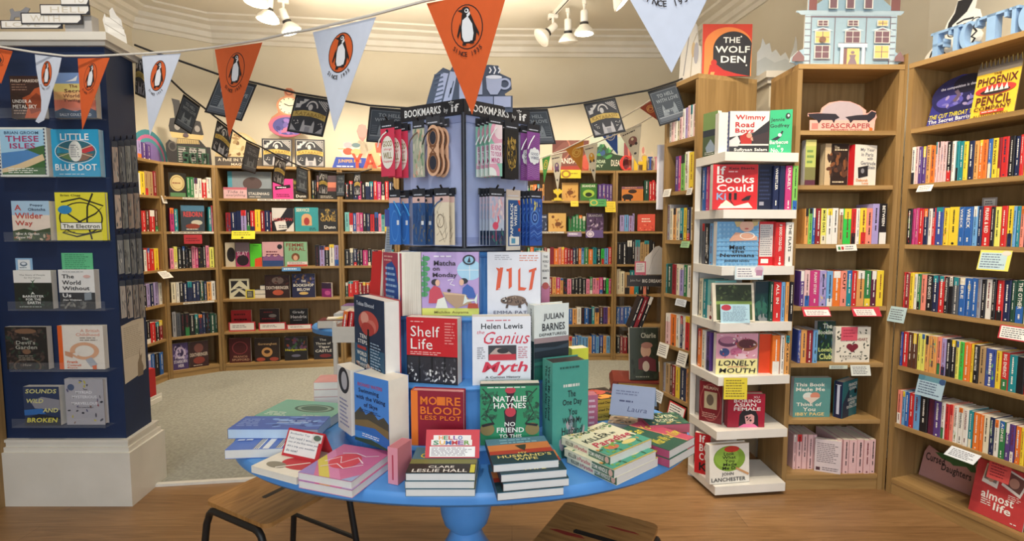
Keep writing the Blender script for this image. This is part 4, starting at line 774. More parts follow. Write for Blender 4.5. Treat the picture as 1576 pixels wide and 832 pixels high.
tspines(2, [(1193, 1208, 'r:IF BOOKS COULD KILL'), (1209, 1221, 'w:THE FLATS')], 342, '%s spine, %s right of the blurb panel on the third tower shelf')
tleft(2, [(.07, .03, 'A'), (.11, .04, 'k'), (.155, .04, 'B')], '%s spine, %s along the angled side of the third tower shelf', .235)
tface('cream-framed meadow cover novel leaning on the fourth tower shelf', (1097, 1161, 436, 498), 3, .02, '#e3d9c2', [('r', 8, 5, 94, 96, '#4e6238'), ('r', 8, 5, 94, 46, '#2e3a22'), ('s', 30, 10, 8, 92, 44, 5, ['#3f4f30', '#57693c', '#24301c']), ('r', 8, 48, 94, 56, '#86a04e')], Y=2.875, lean=R(9))
card('note_card', 'pale blue handwritten card with a red oval in front of the meadow cover', 'note', (1109, 1154, 468, 500), '#b2d6e4', [('e', 20, 18, 17, 16, '#b8394a'), ('n', 6, 42, 8, 94, 40, '#7a90a8'), ('n', 7, 8, 40, 92, 92, '#7a90a8')], z=LT[3], Y=2.85, lean=R(8), th=.0015)
tface('dark green thriller showing a seascape cover, fourth tower shelf', (1162, 1184, 433, 497), 3, .04, '#163a3c', [('e', 40, 70, 50, 22, '#2f6a5a'), ('r', 0, 0, 100, 30, '#14303a'), ('e', 60, 92, 36, 10, '#8a8e90'), ('s', 14, 5, 40, 95, 90, 10, ['#2a5a5c', '#1e4a44'])], Y=2.92)
tspines(3, [(1184, 1190, 'd'), (1190, 1202, 'r:ALL IN'), (1202, 1208, 'B'), (1208.5, 1214, 'O'), (1214.5, 1221, 'k')], 434, '%s spine, %s right of the seascape cover on the tower')
tleft(3, [(.06, .04, 'c'), (.105, .045, 't'), (.17, .08, 'T')], '%s spine, %s along the angled side of the fourth tower shelf', .225)
tface('pink novel with iced cakes over black capital lettering', (1102, 1166, 513, 582), 4, .04, '#dba0b4', [('r', 0, 62, 100, 100, '#eee6a0'), ('e', 28, 20, 24, 13, '#6a3f5c'), ('e', 28, 16, 20, 9, '#b87a94'), ('e', 74, 28, 25, 15, '#8f5a44'), ('e', 74, 25, 21, 11, '#5c2f38'), ('e', 20, 46, 12, 10, '#3f4f86'), ('e', 48, 44, 14, 9, '#c06a8e'), ('e', 60, 56, 16, 7, '#e8c8d4'), ('s', 26, 5, 4, 95, 58, 3.4, ['#f3d7e0', '#a8486e', '#f0e8d8', '#c44a58']), ('t', 'LONELY', 6, 66, 94, 79, '#1b1a1e', 1, .15), ('t', 'MOUTH', 8, 85, 94, 97, '#1b1a1e', 1, .15), ('t', 'JACQUELINE MALEY', 28, 80, 74, 84, '#b03a5a')])
tface('orange-red hardback showing a plain cover, fifth tower shelf', (1168, 1187, 514, 580), 4, .05, '#dd4a26', [], Y=2.925)
tspines(4, [(1188, 1200, 'o'), (1201, 1207, 'w'), (1207.5, 1215, 'O:BLACK BAG')], 516, '%s spine, %s right of the orange-red cover on the tower')
tleft(4, [(.06, .04, 'o'), (.105, .04, 'w'), (.155, .04, 'u')], '%s spine, %s along the angled side of the fifth tower shelf', .225)
card('note_card', 'yellow handwritten note hanging on the tower below the cake cover', 'note', (1114, 1150, 581, 614), '#e6d43c', [('n', 7, 8, 8, 92, 92, '#8a7a30')], z=aty(1132, 614, 2.83).z, Y=2.828, th=.0012)
card('note_card', 'white note with a pink cake drawing hanging below the gingham novel', 'note', (1131, 1175, 409, 430), '#cfe2ea', [('r', 6, 10, 92, 86, '#f1f1f0'), ('n', 4, 10, 16, 66, 84, '#8a8a98'), ('e', 84, 30, 15, 30, '#d8b8cc'), ('r', 74, 30, 96, 70, '#b88aa6')], z=aty(1150, 430, 2.83).z, Y=2.828, th=.0012)
face_book('maroon novel with an antique portrait panel, angled left on the tower', (1076, 1111, 588, 664), .05, '#7a2028', [('o', 50, 50, 46, 46, .06, '#a8504c'), ('r', 22, 24, 78, 66, '#bfae8a'), ('e', 48, 44, 16, 14, '#6a5a4a'), ('t', 'MILMAN', 18, 10, 82, 18, '#d8b8a0'), ('n', 3, 14, 76, 86, 90, '#c89a8a')], z=LT[5], Y=2.975, yaw=R(-38), hard=True, spine='#7a2028', pages='#efe9dc')
tface('dark pink novel of a black-haired woman without a face', (1120, 1177, 606, 667), 5, .045, '#a81f3a', [('p', [(30, 100), (32, 62), (40, 50), (60, 47), (76, 52), (82, 66), (84, 100)], '#201c24'), ('p', [(46, 66), (64, 60), (72, 66), (72, 84), (66, 92), (50, 92)], '#e0a4a4'), ('p', [(28, 100), (44, 90), (72, 90), (84, 100)], '#ef7aa8'), ('t', 'XU', 68, 6, 84, 13, '#f2d8d8'), ('t', 'BORING', 16, 16, 88, 26, '#f2e6e4'), ('t', 'ASIAN', 16, 28, 76, 38, '#f2e6e4'), ('t', 'FEMALE', 16, 40, 88, 50, '#f2e6e4'), ('l', [(52, 80), (62, 68)], 2, '#201c24'), ('e', 52, 70, 3, 3, '#201c24'), ('e', 62, 79, 3, 3, '#201c24')], Y=2.9, spine='#8a1830', hard=True)
face_book('red novel with huge white letters turned on the bottom tower shelf', (1069, 1093, 667, 735), .03, '#c8202a', [('t', 'If', 30, 4, 66, 22, '#f4f1ec'), ('t', 'BO', 30, 26, 96, 44, '#f4f1ec'), ('t', 'CO', 30, 48, 96, 66, '#f4f1ec'), ('t', 'KI', 30, 72, 96, 92, '#1b1b20')], z=LT[6], Y=2.99, yaw=R(-35))
tface('white hardback with a big green olive on its cover, tower foot', (1092, 1153, 684, 750), 6, .045, '#e8e5dc', [('e', 50, 37, 40, 33, '#7da33a'), ('e', 44, 34, 30, 26, '#8fb548'), ('e', 56, 13, 19, 8, '#c2382c'), ('t', 'Look', 36, 20, 62, 29, '#1d2416'), ('t', 'What', 32, 30, 66, 38, '#1d2416'), ('t', 'You', 38, 39, 62, 47, '#1d2416'), ('t', 'Made', 34, 48, 68, 56, '#1d2416'), ('t', 'Me Do', 32, 57, 72, 65, '#1d2416'), ('l', [(66, 62), (98, 80)], 5, '#c9986a'), ('t', 'JOHN', 30, 72, 60, 82, '#33343a'), ('t', 'LANCHESTER', 4, 85, 90, 95, '#33343a')], Y=2.875, yaw=R(9), hard=True, bels=[('r', 0, 0, 100, 100, '#8a2a30')], lean=R(4))
# ---------------------------------------------------------------- blue oval table with its tiered stand
TX, TY, TZ = -0.18, 1.97, 0.75
table = thing('pedestal_table', 'blue painted oval pedestal table covered in book displays', 'table', TR(TX, TY, 0))
def oval(rx, ry, n=96, f=0.0, k=0): return [(rx * (1 + f * (1 if i % 2 else -1)) * math.cos(2 * math.pi * i / n), ry * (1 + f * (1 if i % 2 else -1)) * math.sin(2 * math.pi * i / n)) for i in range(n)]
def ovloft(mb, rings, m):     # rings: (rx, ry, z, flute)
    n = 192; vs = []
    for rx, ry, z, f in rings:
        for i in range(n):
            a = 2 * math.pi * i / n; q = 1 + f * math.cos(64 * a); vs.append((rx * q * math.cos(a), ry * q * math.sin(a), z))
    fs = [(k * n + i, k * n + (i + 1) % n, (k + 1) * n + (i + 1) % n, (k + 1) * n + i) for k in range(len(rings) - 1) for i in range(n)]
    fs += [tuple(range(n - 1, -1, -1)), tuple(range((len(rings) - 1) * n, len(rings) * n))]
    return mb.add(vs, fs, m)
mb = MB(); ovloft(mb, [(.80, .47, TZ - .055, 0), (.835, .505, TZ - .050, 0), (.85, .52, TZ - .036, 0), (.852, .522, TZ - .014, 0), (.845, .515, TZ - .003, 0), (.835, .505, TZ, 0)], BLUE); obj('tabletop', mb, table, sm=True)
mb = MB(); mb.lathe([(.10, .05), (.115, .07), (.115, .22), (.10, .26), (.075, .30), (.060, .335), (.060, .345), (.085, .372), (.097, .41), (.101, .45), (.096, .50), (.080, .54), (.062, .565), (.062, .60), (.075, .63), (.075, .66), (.075, .695)], BLUE, 40); obj('pedestal_column', mb, table, sm=True)
mb = MB(); mb.bbox(-.42, -.06, .662, .42, .06, .694, BLUE, .008); mb.bbox(-.06, -.33, .662, .06, .33, .6935, BLUE, .008); obj('top_brace', mb, table)
for a in (45, 135, 225, 315):
    mb = MB(); c, s = math.cos(R(a)), math.sin(R(a)); pts = [(.08 * c, .08 * s, .15), (.18 * c, .16 * s, .17), (.30 * c, .24 * s, .13), (.40 * c, .32 * s, .05), (.44 * c, .35 * s, .03)]
    mb.tube(pts, .028, BLUE, 12); obj('foot', mb, table, sm=True)
SZ = (.81, .99, 1.205, 1.425)
stand = thing('tiered_stand', 'blue fluted three tier display stand in the middle of the oval table', 'display stand', TR(TX - .012, TY, TZ + .0005))
for nm, rx, ry, z0, z1 in (('lower_tier', .447, .352, TZ, SZ[0]), ('middle_tier', .385, .285, SZ[0], SZ[1]), ('upper_tier', .305, .20, SZ[1], SZ[2]), ('crown_tier', .225, .125, SZ[2], SZ[3])):
    a, b = z0 - TZ, z1 - TZ; mb = MB(); ovloft(mb, [(rx - .012, ry - .012, a, 0), (rx - .012, ry - .012, a + .008, .010), (rx - .012, ry - .012, b - .020, .010), (rx, ry, b - .018, 0), (rx + .004, ry + .004, b - .010, 0), (rx, ry, b - .001, 0), (rx - .006, ry - .006, b, 0)], BLUE); obj(nm, mb, stand, sm=True)

def tier(label, box, t, cover, els, k, Y, **a): return face_book(label, box, t, cover, els, z=SZ[k] + .0006, Y=Y, **a)
PUR, CRE = '#b79bd0', '#efe9dc'
tier('lilac novel with two people drinking tea, top tier of the stand', (649, 737, 388, 485), .035, PUR, [('r', 0, 88, 100, 100, '#dfe068'), ('e', 84, 28, 22, 16, '#a9d4ec'), ('l', [(62, 28), (100, 28)], 1, '#e8eef2'), ('l', [(84, 12), (84, 44)], 1, '#e8eef2')] + [('e', 8 - (i % 2) * 4, 10 + i * 8, 7, 4, '#4f9a63') for i in range(8)] +
     [('l', [(4, 4), (5, 70)], 1.4, '#3d7f52'), ('e', 83, 12, 11, 8, '#2a2a36'), ('e', 83, 12, 8, 5.6, '#8fc0da'), ('p', [(80, 16), (84, 6), (86, 16)], '#2a2a36'), ('p', [(12, 80), (14, 60), (22, 52), (32, 56), (38, 70), (34, 80)], '#c9485a'), ('e', 24, 47, 7, 5, '#2a2430'), ('e', 28, 48, 4, 5, '#e6b79a'), ('p', [(24, 88), (28, 74), (40, 70), (46, 88)], '#e6e8da'), ('p', [(70, 72), (72, 56), (80, 50), (90, 56), (96, 72)], '#3a62b0'), ('e', 74, 45, 7, 4.4, '#232734'), ('e', 70, 47, 4, 5, '#e6b79a'), ('p', [(36, 62), (76, 66), (88, 80), (60, 88), (44, 76)], '#b79778'), ('p', [(36, 62), (76, 66), (80, 68), (40, 66)], '#d6b692'), ('e', 48, 60, 3, 2.4, '#3a3038'), ('p', [(82, 80), (98, 80), (99, 88), (80, 88)], '#b5452f'), ('p', [(72, 82), (76, 66), (80, 74), (92, 74), (98, 64), (96, 82), (92, 76), (80, 78)], '#dfeadf'),
      ('l', [(46, 44), (56, 42), (50, 50), (58, 52)], 2, '#e9e2ef'), ('t', 'Matcha', 22, 13, 60, 21, '#2a2432'), ('t', 'on', 20, 24, 32, 29, '#2a2432'), ('t', 'Monday', 20, 32, 62, 41, '#2a2432'), ('t', 'Michiko Aoyama', 22, 92, 82, 97, '#8a7a3a'), ('n', 1, 22, 4, 60, 10, '#e6dcf0')], 2, 1.80, spine='#dfe068', seed=3)
tier('white novel with folded orange letters above a brown animal', (750, 832, 388, 486), .035, '#dfe0e6', [('n', 3, 14, 4, 48, 13, '#a8a8b0'), ('n', 3, 60, 4, 96, 15, '#d8927c')] +
     sum([[('p', q, '#dd5a34') for q in s] for s in ([[(16, 24), (24, 26), (20, 58), (26, 58), (16, 60), (20, 30)], [(24, 24), (30, 24), (24, 56), (18, 58)]], [[(40, 26), (46, 24), (46, 54), (40, 58)], [(36, 26), (40, 26), (40, 30), (36, 30)]], [[(58, 28), (62, 24), (62, 54), (58, 58)], [(58, 54), (74, 56), (70, 60), (58, 60)]], [[(78, 28), (92, 24), (92, 28), (78, 32)], [(84, 28), (90, 26), (84, 58), (78, 60)]])], []) +
     [('e', 52, 76, 21, 8, '#7a6252'), ('e', 34, 76, 9, 5, '#6a5548'), ('p', [(28, 74), (38, 70), (36, 80)], '#e2dcd2'), ('e', 31, 76, 3, 1.6, '#2a2428'), ('s', 26, 34, 70, 70, 82, 3, ['#5c483c', '#9a8270', '#4a3a32']), ('p', [(36, 82), (40, 82), (38, 88), (34, 88)], '#4a3a32'), ('p', [(58, 82), (63, 82), (64, 88), (58, 87)], '#4a3a32'), ('l', [(70, 76), (78, 86)], 4, '#6a5548'), ('t', 'EMMA PATTEE', 12, 92, 96, 97, '#4a5068', 0)], 2, 1.80, spine='#d8552f', yaw=R(0), sels=[('n', 2, 20, 5, 80, 95, '#7a2a1a')])
tier('novel showing a cream and pink spine behind the folded-letter novel', (833, 846, 388, 474), .14, '#e9e6de', [('r', 0, 58, 100, 100, '#c97a9a'), ('e', 50, 58, 40, 6, '#c2564e'), ('t', 'THE', 25, 6, 75, 10, '#2a2a30'), ('t', 'WORLD', 14, 14, 86, 18, '#2a2a30'), ('t', 'TO', 32, 22, 68, 26, '#2a2a30'), ('t', 'SECRETS', 10, 30, 90, 34, '#2a2a30'), ('n', 1, 20, 42, 80, 48, '#2a2a30')], 2, 1.93, yaw=R(6), spine='#e9e6de', pages='#e6dfd0')
tier('bright red novel leaning at the left end of the top tier', (571, 590, 388, 468), .03, '#cc2b2d', [('r', 82, 0, 100, 100, '#e8dccc')], 2, 1.95, yaw=R(-40), spine='#cc2b2d', lean=R(5))
tier('pink novel with a blue silhouette, angled left on the top tier', (590, 618, 389, 484), .04, '#b8485e', [('p', [(20, 20), (50, 14), (70, 24), (78, 44), (96, 74), (88, 82), (30, 80), (12, 66), (20, 46)], '#2c56a0'), ('n', 6, 14, 22, 74, 78, '#9fc0e6'), ('n', 2, 8, 4, 60, 16, '#e8b0a8')], 2, 1.85, yaw=R(-52), spine='#a83a50', back='#c23440', pages='#efe8d8')
face_book('thick white novel showing its fanned page edges, top tier left', (613, 648, 388, 484), .045, '#e6dfd0', [('n', 1, 0, 0, 1, 1, '#e6dfd0')] + [('l', [(6 + i * 6.4, 1), (5 + i * 6.5 + (i % 3), 99)], 1.4, '#bdb4a2') for i in range(15)], z=SZ[2] + .0006, Y=1.80, pages='#e9e1d0')
# middle tier
tier('dark blue hardback with a red mushroom-cloud tree, angled left on the middle tier', (546, 591, 459, 581), .06, '#1d3350', [('r', 0, 60, 100, 100, '#2f5a78'), ('e', 50, 30, 34, 14, '#c9524a'), ('e', 38, 26, 14, 8, '#e8a08e'), ('e', 60, 34, 16, 8, '#d9766a'), ('e', 48, 38, 22, 8, '#b8403c'), ('r', 47, 38, 53, 88, '#15161c'), ('s', 34, 4, 84, 96, 97, 6, ['#caa28e', '#3a2a34', '#8a4a44', '#e0c0a8']), ('t', 'TEN', 20, 46, 44, 51, '#f0eee8'), ('t', 'STEPS', 14, 53, 46, 58, '#f0eee8'), ('t', 'WORLD', 10, 68, 44, 73, '#f0eee8'), ('t', 'WAR', 20, 75, 44, 80, '#f0eee8'), ('t', 'THREE', 12, 82, 46, 87, '#f0eee8'), ('r', 12, 61, 44, 65, '#a83a3a'), ('t', 'Tobias Ellwood', 12, 6, 72, 11, '#cfd8e4'), ('n', 9, 58, 52, 92, 84, '#9ab0c4')], 1, 1.76, yaw=R(-50), hard=True, spine='#16263e', back='#b8474c', pages='#e9e6df')
tier('red and black novel with four interior photographs, middle tier', (626, 704, 489, 586), .045, '#c8242b', [('r', 0, 58, 100, 100, '#1b1a1e')] + [('r', 2 + i * 25, 60, 24 + i * 25, 97, '#2e2d33') for i in range(4)] + [('s', 46, 3, 80, 97, 96, 3.2, ['#d8d6d2', '#8a8a8e', '#4a4a50', '#efeeea']), ('s', 26, 3, 62, 97, 78, 3, ['#4a4a50', '#77777c', '#2a2a2e'])] + [('r', 24 + i * 25, 58, 26 + i * 25, 100, '#121215') for i in range(3)] + [('t', 'Shelf', 9, 13, 66, 29, '#f4f1ea', 0), ('t', 'Life', 9, 32, 52, 48, '#f4f1ea', 0), ('n', 1, 9, 5, 40, 8, '#f0b8b0'), ('n', 8, 76, 6, 96, 40, '#e88a84'), ('n', 2, 8, 51, 82, 57, '#f0b8b0')], 1, 1.715, yaw=R(-13), spine='#c8242b', pages='#ebe7dd')
tier('white novel with red brush lettering and a photo of a covered face', (727, 817, 487, 587), .05, '#e6e8ee', [('t', 'Helen Lewis', 15, 10, 86, 18, '#1c1d22'), ('n', 1, 24, 4, 76, 8, '#d0707a'), ('t', 'the', 7, 20, 20, 25, '#d2344c', 0, .3), ('t', 'Genius', 16, 22, 94, 40, '#d2344c', 0, .35), ('r', 27, 42, 75, 64, '#3a3a40'), ('p', [(30, 54), (40, 46), (54, 46), (66, 54), (74, 60), (30, 60)], '#b8a49a'), ('r', 28, 55, 74, 64, '#c4303e'), ('e', 52, 50, 10, 4, '#2a2a2e'), ('t', 'Myth', 14, 66, 90, 86, '#d2344c', 1, .35), ('n', 6, 8, 44, 22, 62, '#8a8a92'), ('n', 6, 78, 44, 96, 62, '#c07a84'), ('t', 'A Curious History', 22, 87, 82, 91, '#1c1d22'), ('t', 'of a Dangerous Idea', 17, 93, 86, 97.5, '#1c1d22')], 1, 1.705, spine='#d4d6de', yaw=R(5))
tier('pale hardback with a dark striped seascape, turned right on the middle tier', (822, 875, 468, 585), .045, '#dfe6e2', [('r', 0, 44, 100, 52, '#a08a8c'), ('r', 0, 51, 100, 72, '#1f2a34'), ('r', 0, 71, 100, 84, '#1d4a48'), ('r', 0, 83, 100, 100, '#17584c'), ('p', [(0, 56), (60, 58), (100, 54), (100, 60), (0, 62)], '#3a4854'), ('p', [(0, 76), (50, 74), (100, 78), (100, 82), (0, 80)], '#2a6a5e'), ('t', 'JULIAN', 26, 12, 84, 22, '#2a2c33'), ('t', 'BARNES', 22, 25, 88, 35, '#2a2c33'), ('t', 'DEPARTURE(S)', 14, 38, 92, 43, '#2a2c33')], 1, 1.78, yaw=R(28), hard=True, spine='#d5dcd8', sels=[('r', 0, 48, 100, 100, '#1b3f44')], stxt=[('JULIAN BARNES', .34, .36, '#2a2c33'), ('DEPARTURE(S)', .34, .30, '#cfd8d6', .52)], pages='#e6e2d8')
# lower tier
tier('blue novel with a mountain bay on its cover, angled left on the lower tier', (546, 598, 580, 688), .085, '#4a8ad8', [('p', [(0, 60), (18, 48), (34, 58), (52, 50), (70, 60), (86, 54), (100, 62), (100, 82), (0, 82)], '#4a4a3e'), ('p', [(0, 70), (40, 64), (100, 72), (100, 84), (0, 84)], '#7a6a44'), ('p', [(0, 78), (60, 74), (100, 84), (100, 100), (0, 100)], '#2b6cb8'), ('e', 30, 90, 40, 6, '#3f8ad2'), ('p', [(0, 96), (50, 92), (100, 98), (100, 100), (0, 100)], '#2a4a3a'), ('t', 'RICHARD WATERS', 12, 12, 84, 17, '#b8486a'), ('t', 'Swimming', 14, 20, 74, 28, '#1c2c50'), ('t', 'with the Viking', 6, 30, 92, 38, '#1c2c50'), ('t', 'of Skye', 30, 40, 70, 48, '#1c2c50'), ('n', 2, 16, 50, 84, 55, '#1c3c6a'), ('n', 2, 24, 85, 90, 91, '#e8eef4')], 0, 1.642, yaw=R(-36), spine='#3a72c0', pages='#efe9da')
face_book('white novel with a dark oval photo, behind the mountain bay novel', (520, 540, 566, 664), .05, '#e4e0d8', [('e', 50, 20, 40, 20, '#2a2c34'), ('e', 54, 20, 22, 14, '#b8b8bc'), ('n', 7, 16, 48, 84, 92, '#8f92b0')], z=SZ[0] + .0012, Y=1.76, yaw=R(-50), pages='#ece6d8')
tier('maroon hardback with blocky orange lettering and rounded corners', (633, 713, 602, 694), .04, '#8f1a30', [('r', 0, 0, 13, 100, '#e87722'), ('t', 'MO', 18, 10, 50, 25, '#e87722'), ('r', 50, 10, 66, 25, '#e87722'), ('t', 'RE', 68, 10, 95, 25, '#e87722'), ('t', 'BLOOD', 18, 28, 96, 42, '#e87722'), ('t', 'LESS PLOT', 18, 44, 96, 52, '#e87722')], 0, 1.632, yaw=R(-7), hard=True, spine='#e87722', pages='#e8a4a0')
tier('green novel with white lettering, a red dagger and dark branches', (739, 830, 590, 690), .035, '#2f8f62', [('r', 0, 0, 100, 4, '#1d3a30')] + [('s', 46, 2, 12, 30, 60, 4.2, ['#1c4a38', '#2a6a4a']), ('s', 46, 70, 12, 98, 60, 4.2, ['#1c4a38', '#2a6a4a']), ('l', [(4, 8), (20, 24), (10, 48), (24, 66)], 2, '#1c3a2e'), ('l', [(96, 8), (80, 24), (90, 48), (76, 66)], 2, '#1c3a2e'), ('p', [(42, 10), (60, 10), (56, 20), (56, 40), (62, 44), (58, 80), (50, 92), (44, 80), (40, 44), (46, 40), (46, 20)], '#2a1c26'), ('e', 51, 11, 9, 5, '#c23a4a'), ('e', 51, 46, 9, 8, '#c23a4a'), ('e', 12, 74, 12, 10, '#8a7a4a'), ('e', 88, 74, 12, 10, '#8a7a4a'), ('p', [(2, 66), (22, 62), (24, 66), (4, 70)], '#241c22'), ('p', [(78, 64), (98, 66), (96, 70), (76, 67)], '#241c22'), ('t', 'NATALIE', 22, 20, 78, 29, '#f2f3ea'), ('t', 'HAYNES', 23, 31, 77, 40, '#f2f3ea'), ('t', 'NO', 41, 62, 59, 69, '#f2f3ea'), ('t', 'FRIEND', 28, 71, 74, 79, '#f2f3ea'), ('t', 'TO THIS', 32, 82, 70, 88, '#f2f3ea'), ('t', 'HOUSE', 32, 91, 70, 98, '#f2f3ea'), ('n', 1, 12, 4, 88, 8, '#dfe8da')], 0, 1.645, spine='#1d2a26', seed=8, yaw=R(3))
face_book('teal hardback with a ghostly flower, turned right beside the tiers', (850, 905, 556, 694), .075, '#4a9a8c', [('s', 20, 20, 62, 90, 98, 11, ['#7a8a92', '#3a6a66', '#a89aa0', '#2a5450']), ('p', [(40, 92), (54, 66), (66, 92)], '#b8a8ae'), ('n', 1, 30, 22, 88, 29, '#d8d6cc'), ('t', 'The', 42, 30, 64, 37, '#1d2c30'), ('t', 'One Day', 28, 39, 82, 47, '#1d2c30'), ('t', 'You', 44, 49, 68, 56, '#1d2c30'), ('t', 'Were My', 28, 58, 82, 66, '#1d2c30'), ('t', 'Husband', 26, 68, 82, 76, '#1d2c30'), ('n', 1, 20, 4, 84, 9, '#2a5a54')], z=TZ + .0006, Y=1.69, yaw=R(22), hard=True, spine='#58a898', stxt=[('The One Day You', .50, .56, '#1d2c30'), ('Were My Husband', .22, .56, '#1d2c30')], pages='#3a3434')
face_book('lime yellow novel standing behind the teal hardback', (880, 905, 536, 650), .05, '#d8de4a', [], z=SZ[0] + .0012, Y=2.03, yaw=R(20), spine='#b8c83a', pages='#ece6cc')

# ---------------------------------------------------------------- books lying on the table
def lying(label, fl, fr, bl, zt, t, cover, els, spine='#cccccc', back=None, hard=False, sels=(), bels=(), seed=1, pages=None, shift=(0, 0), turn=0, group=None, w=None, h=None, zref=None):
    """A book lying cover up; fl, fr = photo points of the top face's near edge, bl = its far left corner, all at height zt."""
    zr = zref or zt; P0, P1, P2 = atz(*fl, zr), atz(*fr, zr), atz(*bl, zr); ex = (P1 - P0); ww = w or ex.length; ex.normalize(); aw = Vector((-ex.y, ex.x, 0)); hh = h or (P2 - P0).dot(aw)
    c = (P0 + P1) / 2 + Vector((*shift, 0)); X = Matrix(((ex.x, 0, aw.x, c.x), (ex.y, 0, aw.y, c.y), (0, -1, 0, zt), (0, 0, 0, 1)))
    if turn:
        q = Matrix.Rotation(turn, 4, 'Y'); X = X @ Matrix.Translation((0, 0, hh / 2)) @ q
        if abs(abs(turn) - math.pi / 2) < .01: ww, hh = hh, ww
        X = X @ Matrix.Translation((0, 0, -hh / 2))
    cm, pm = face_geo(ww, hh, t - .0004, cover, els, spine, back, hard, sels, seed, pages, bels); return book_thing(X, label, 'book', group, cm, pm)
def stack(n, label, fl, fr, bl, ztop, t, cover, els, shifts=(), **k):
    for i in range(n):
        sh = shifts[i] if i < len(shifts) else (0, 0)
        lying(label % (('topmost', 'second', 'third', 'bottom')[i] if i < n - 1 else 'bottom'), fl, fr, bl, ztop - i * t, t, cover, els, shift=sh, zref=ztop, **k)
zt = TZ + .001
# left side
lying('green novel with dark oval emblem, furthest back of the left table books', (392, 639), (500, 648), (428, 613), zt + .036, .036, '#78b4a2', [('e', 60, 40, 28, 22, '#4a6a60'), ('o', 60, 40, 24, 18, .2, '#8aa89a'), ('n', 3, 8, 70, 40, 92, '#d8e4da'), ('n', 3, 60, 76, 96, 92, '#d8e4da')], spine='#3f7a6a', bels=[('r', 0, 0, 100, 100, '#2a3a38')], back='#3f7a6a', pages='#e6e0d2')
lying('deep blue novel with pale sprayed page edges on top of its twin', (350, 660), (489, 660), (372, 640), zt + .066, .034, '#3f66bc', [('s', 26, 40, 10, 96, 80, 9, ['#6f98dc', '#2f4f9a', '#86b0ea']), ('n', 5, 4, 20, 30, 80, '#8fa8dc'), ('n', 2, 46, 34, 90, 60, '#b8d0f2')], spine='#24325e', bels=[('r', 0, 0, 100, 100, '#1f2c54')], pages='#b9cfe4')
lying('blue and white striped novel lying under the deep blue one', (346, 692), (470, 688), (362, 664), zt + .031, .031, '#5576c6', [('r', 34, 0, 42, 100, '#e9edf2'), ('r', 46, 0, 54, 100, '#e9edf2'), ('r', 62, 0, 70, 100, '#e9edf2'), ('r', 74, 0, 82, 100, '#e9edf2')] + [('r', 34.5 + q + j * 2.4, 0, 35.3 + q + j * 2.4, 100, '#4a3a3a') for q in (0, 28) for j in range(3)] + [('n', 2, 4, 30, 28, 62, '#dfe6f4'), ('r', 84, 0, 100, 100, '#dfe3ea')], spine='#c9d4e6', pages='#dad9d4')
lying('white novel with a red circle at the near left table rim', (386, 716), (457, 735), (430, 690), zt + .022, .022, '#e9e3d4', [('e', 66, 62, 34, 20, '#c2303a'), ('e', 34, 80, 20, 10, '#8a8474'), ('l', [(40, 88), (80, 52)], 3, '#f1ede2'), ('n', 2, 10, 36, 60, 46, '#b8a898')], h=.19, w=.19, spine='#e9e3d4', pages='#e4dfd4')
for i, (lb, dz, sh) in enumerate((('pink rainbow-edged paperback on top of its twin, near left rim', .046, (0, 0)), ('pink rainbow-edged paperback underneath its twin, near left rim', .023, (0.002, -.004)))):
    lying(lb, (459, 726), (541, 741), (556, 687), zt + dz, .023, '#cf6f9c', [('p', [(0, 60), (30, 100), (0, 100)], '#9a86c4'), ('p', [(0, 40), (60, 100), (40, 100), (0, 60)], '#d8c85a'), ('p', [(0, 20), (0, 40), (60, 100), (80, 100)], '#d989b4'), ('p', [(60, 100), (80, 100), (100, 80), (100, 100)], '#9fb0d8'), ('e', 46, 50, 26, 24, '#d84a58'), ('l', [(14, 60), (30, 40), (44, 58), (60, 36), (80, 50)], 2.6, '#f4dce8'), ('l', [(20, 76), (40, 62), (60, 72), (84, 54)], 2.2, '#f4dce8'), ('l', [(24, 30), (48, 24), (70, 30), (90, 22)], 2.2, '#f4dce8')], spine='#c9b0cc', shift=sh, pages='#dedcd8', zref=zt + .046)
tent = thing('tent_card', 'red tent card with a handwritten white panel on the left table books', 'sign', None)
A, B = atz(433, 699, zt + .024), atz(489, 711, zt + .024); d = (B - A).normalized(); ang = math.atan2(d.y, d.x); Lw = (B - A).length
tent.matrix_basis = TR((A.x + B.x) / 2, (A.y + B.y) / 2, zt + .0225, ang)
hT = .085
obj('front_panel', card_geo(RECT, Lw, hT, .0015, '#bf2a34', [('r', 4, 6, 90, 90, '#e9e6e2')] + [('t', s, 9, 12 + i * 15, x, 21 + i * 15, '#3a4668', 0, .15) for i, (s, x) in enumerate([('Bookseller Top', 62), ('hot read I would', 80), ('one of the first times you', 90), ('did a trip you wouldnt', 84), ('do now!', 40)])] + [('r', 70, 4, 97, 34, '#d8d4cc'), ('e', 84, 18, 10, 10, '#5a6a5a')]), tent, Matrix.Rotation(-R(24), 4, 'X'))
obj('rear_panel', card_geo(RECT, Lw, hT * 1.0, .0015, '#c8303a', []), tent, Matrix.Translation((0, 2 * hT * math.sin(R(24)) + .002, 0)) @ Matrix.Rotation(R(24), 4, 'X'))
face_book('small pink novel standing on its end by the table front', (597, 612, 689, 745), .075, '#e296a4', [('l', [(50, 20), (50, 88)], 16, '#b8485c')], z=zt, Y=1.50, yaw=R(-22), bels=[('r', 4, 3, 96, 97, '#d98a94')] + [('r', 10, 10 + i * 11, 90, 16 + i * 11, ('#2f4a3a', '#c85a4a')[i % 2]) for i in range(8)], spine='#e296a4', pages='#c87a84')
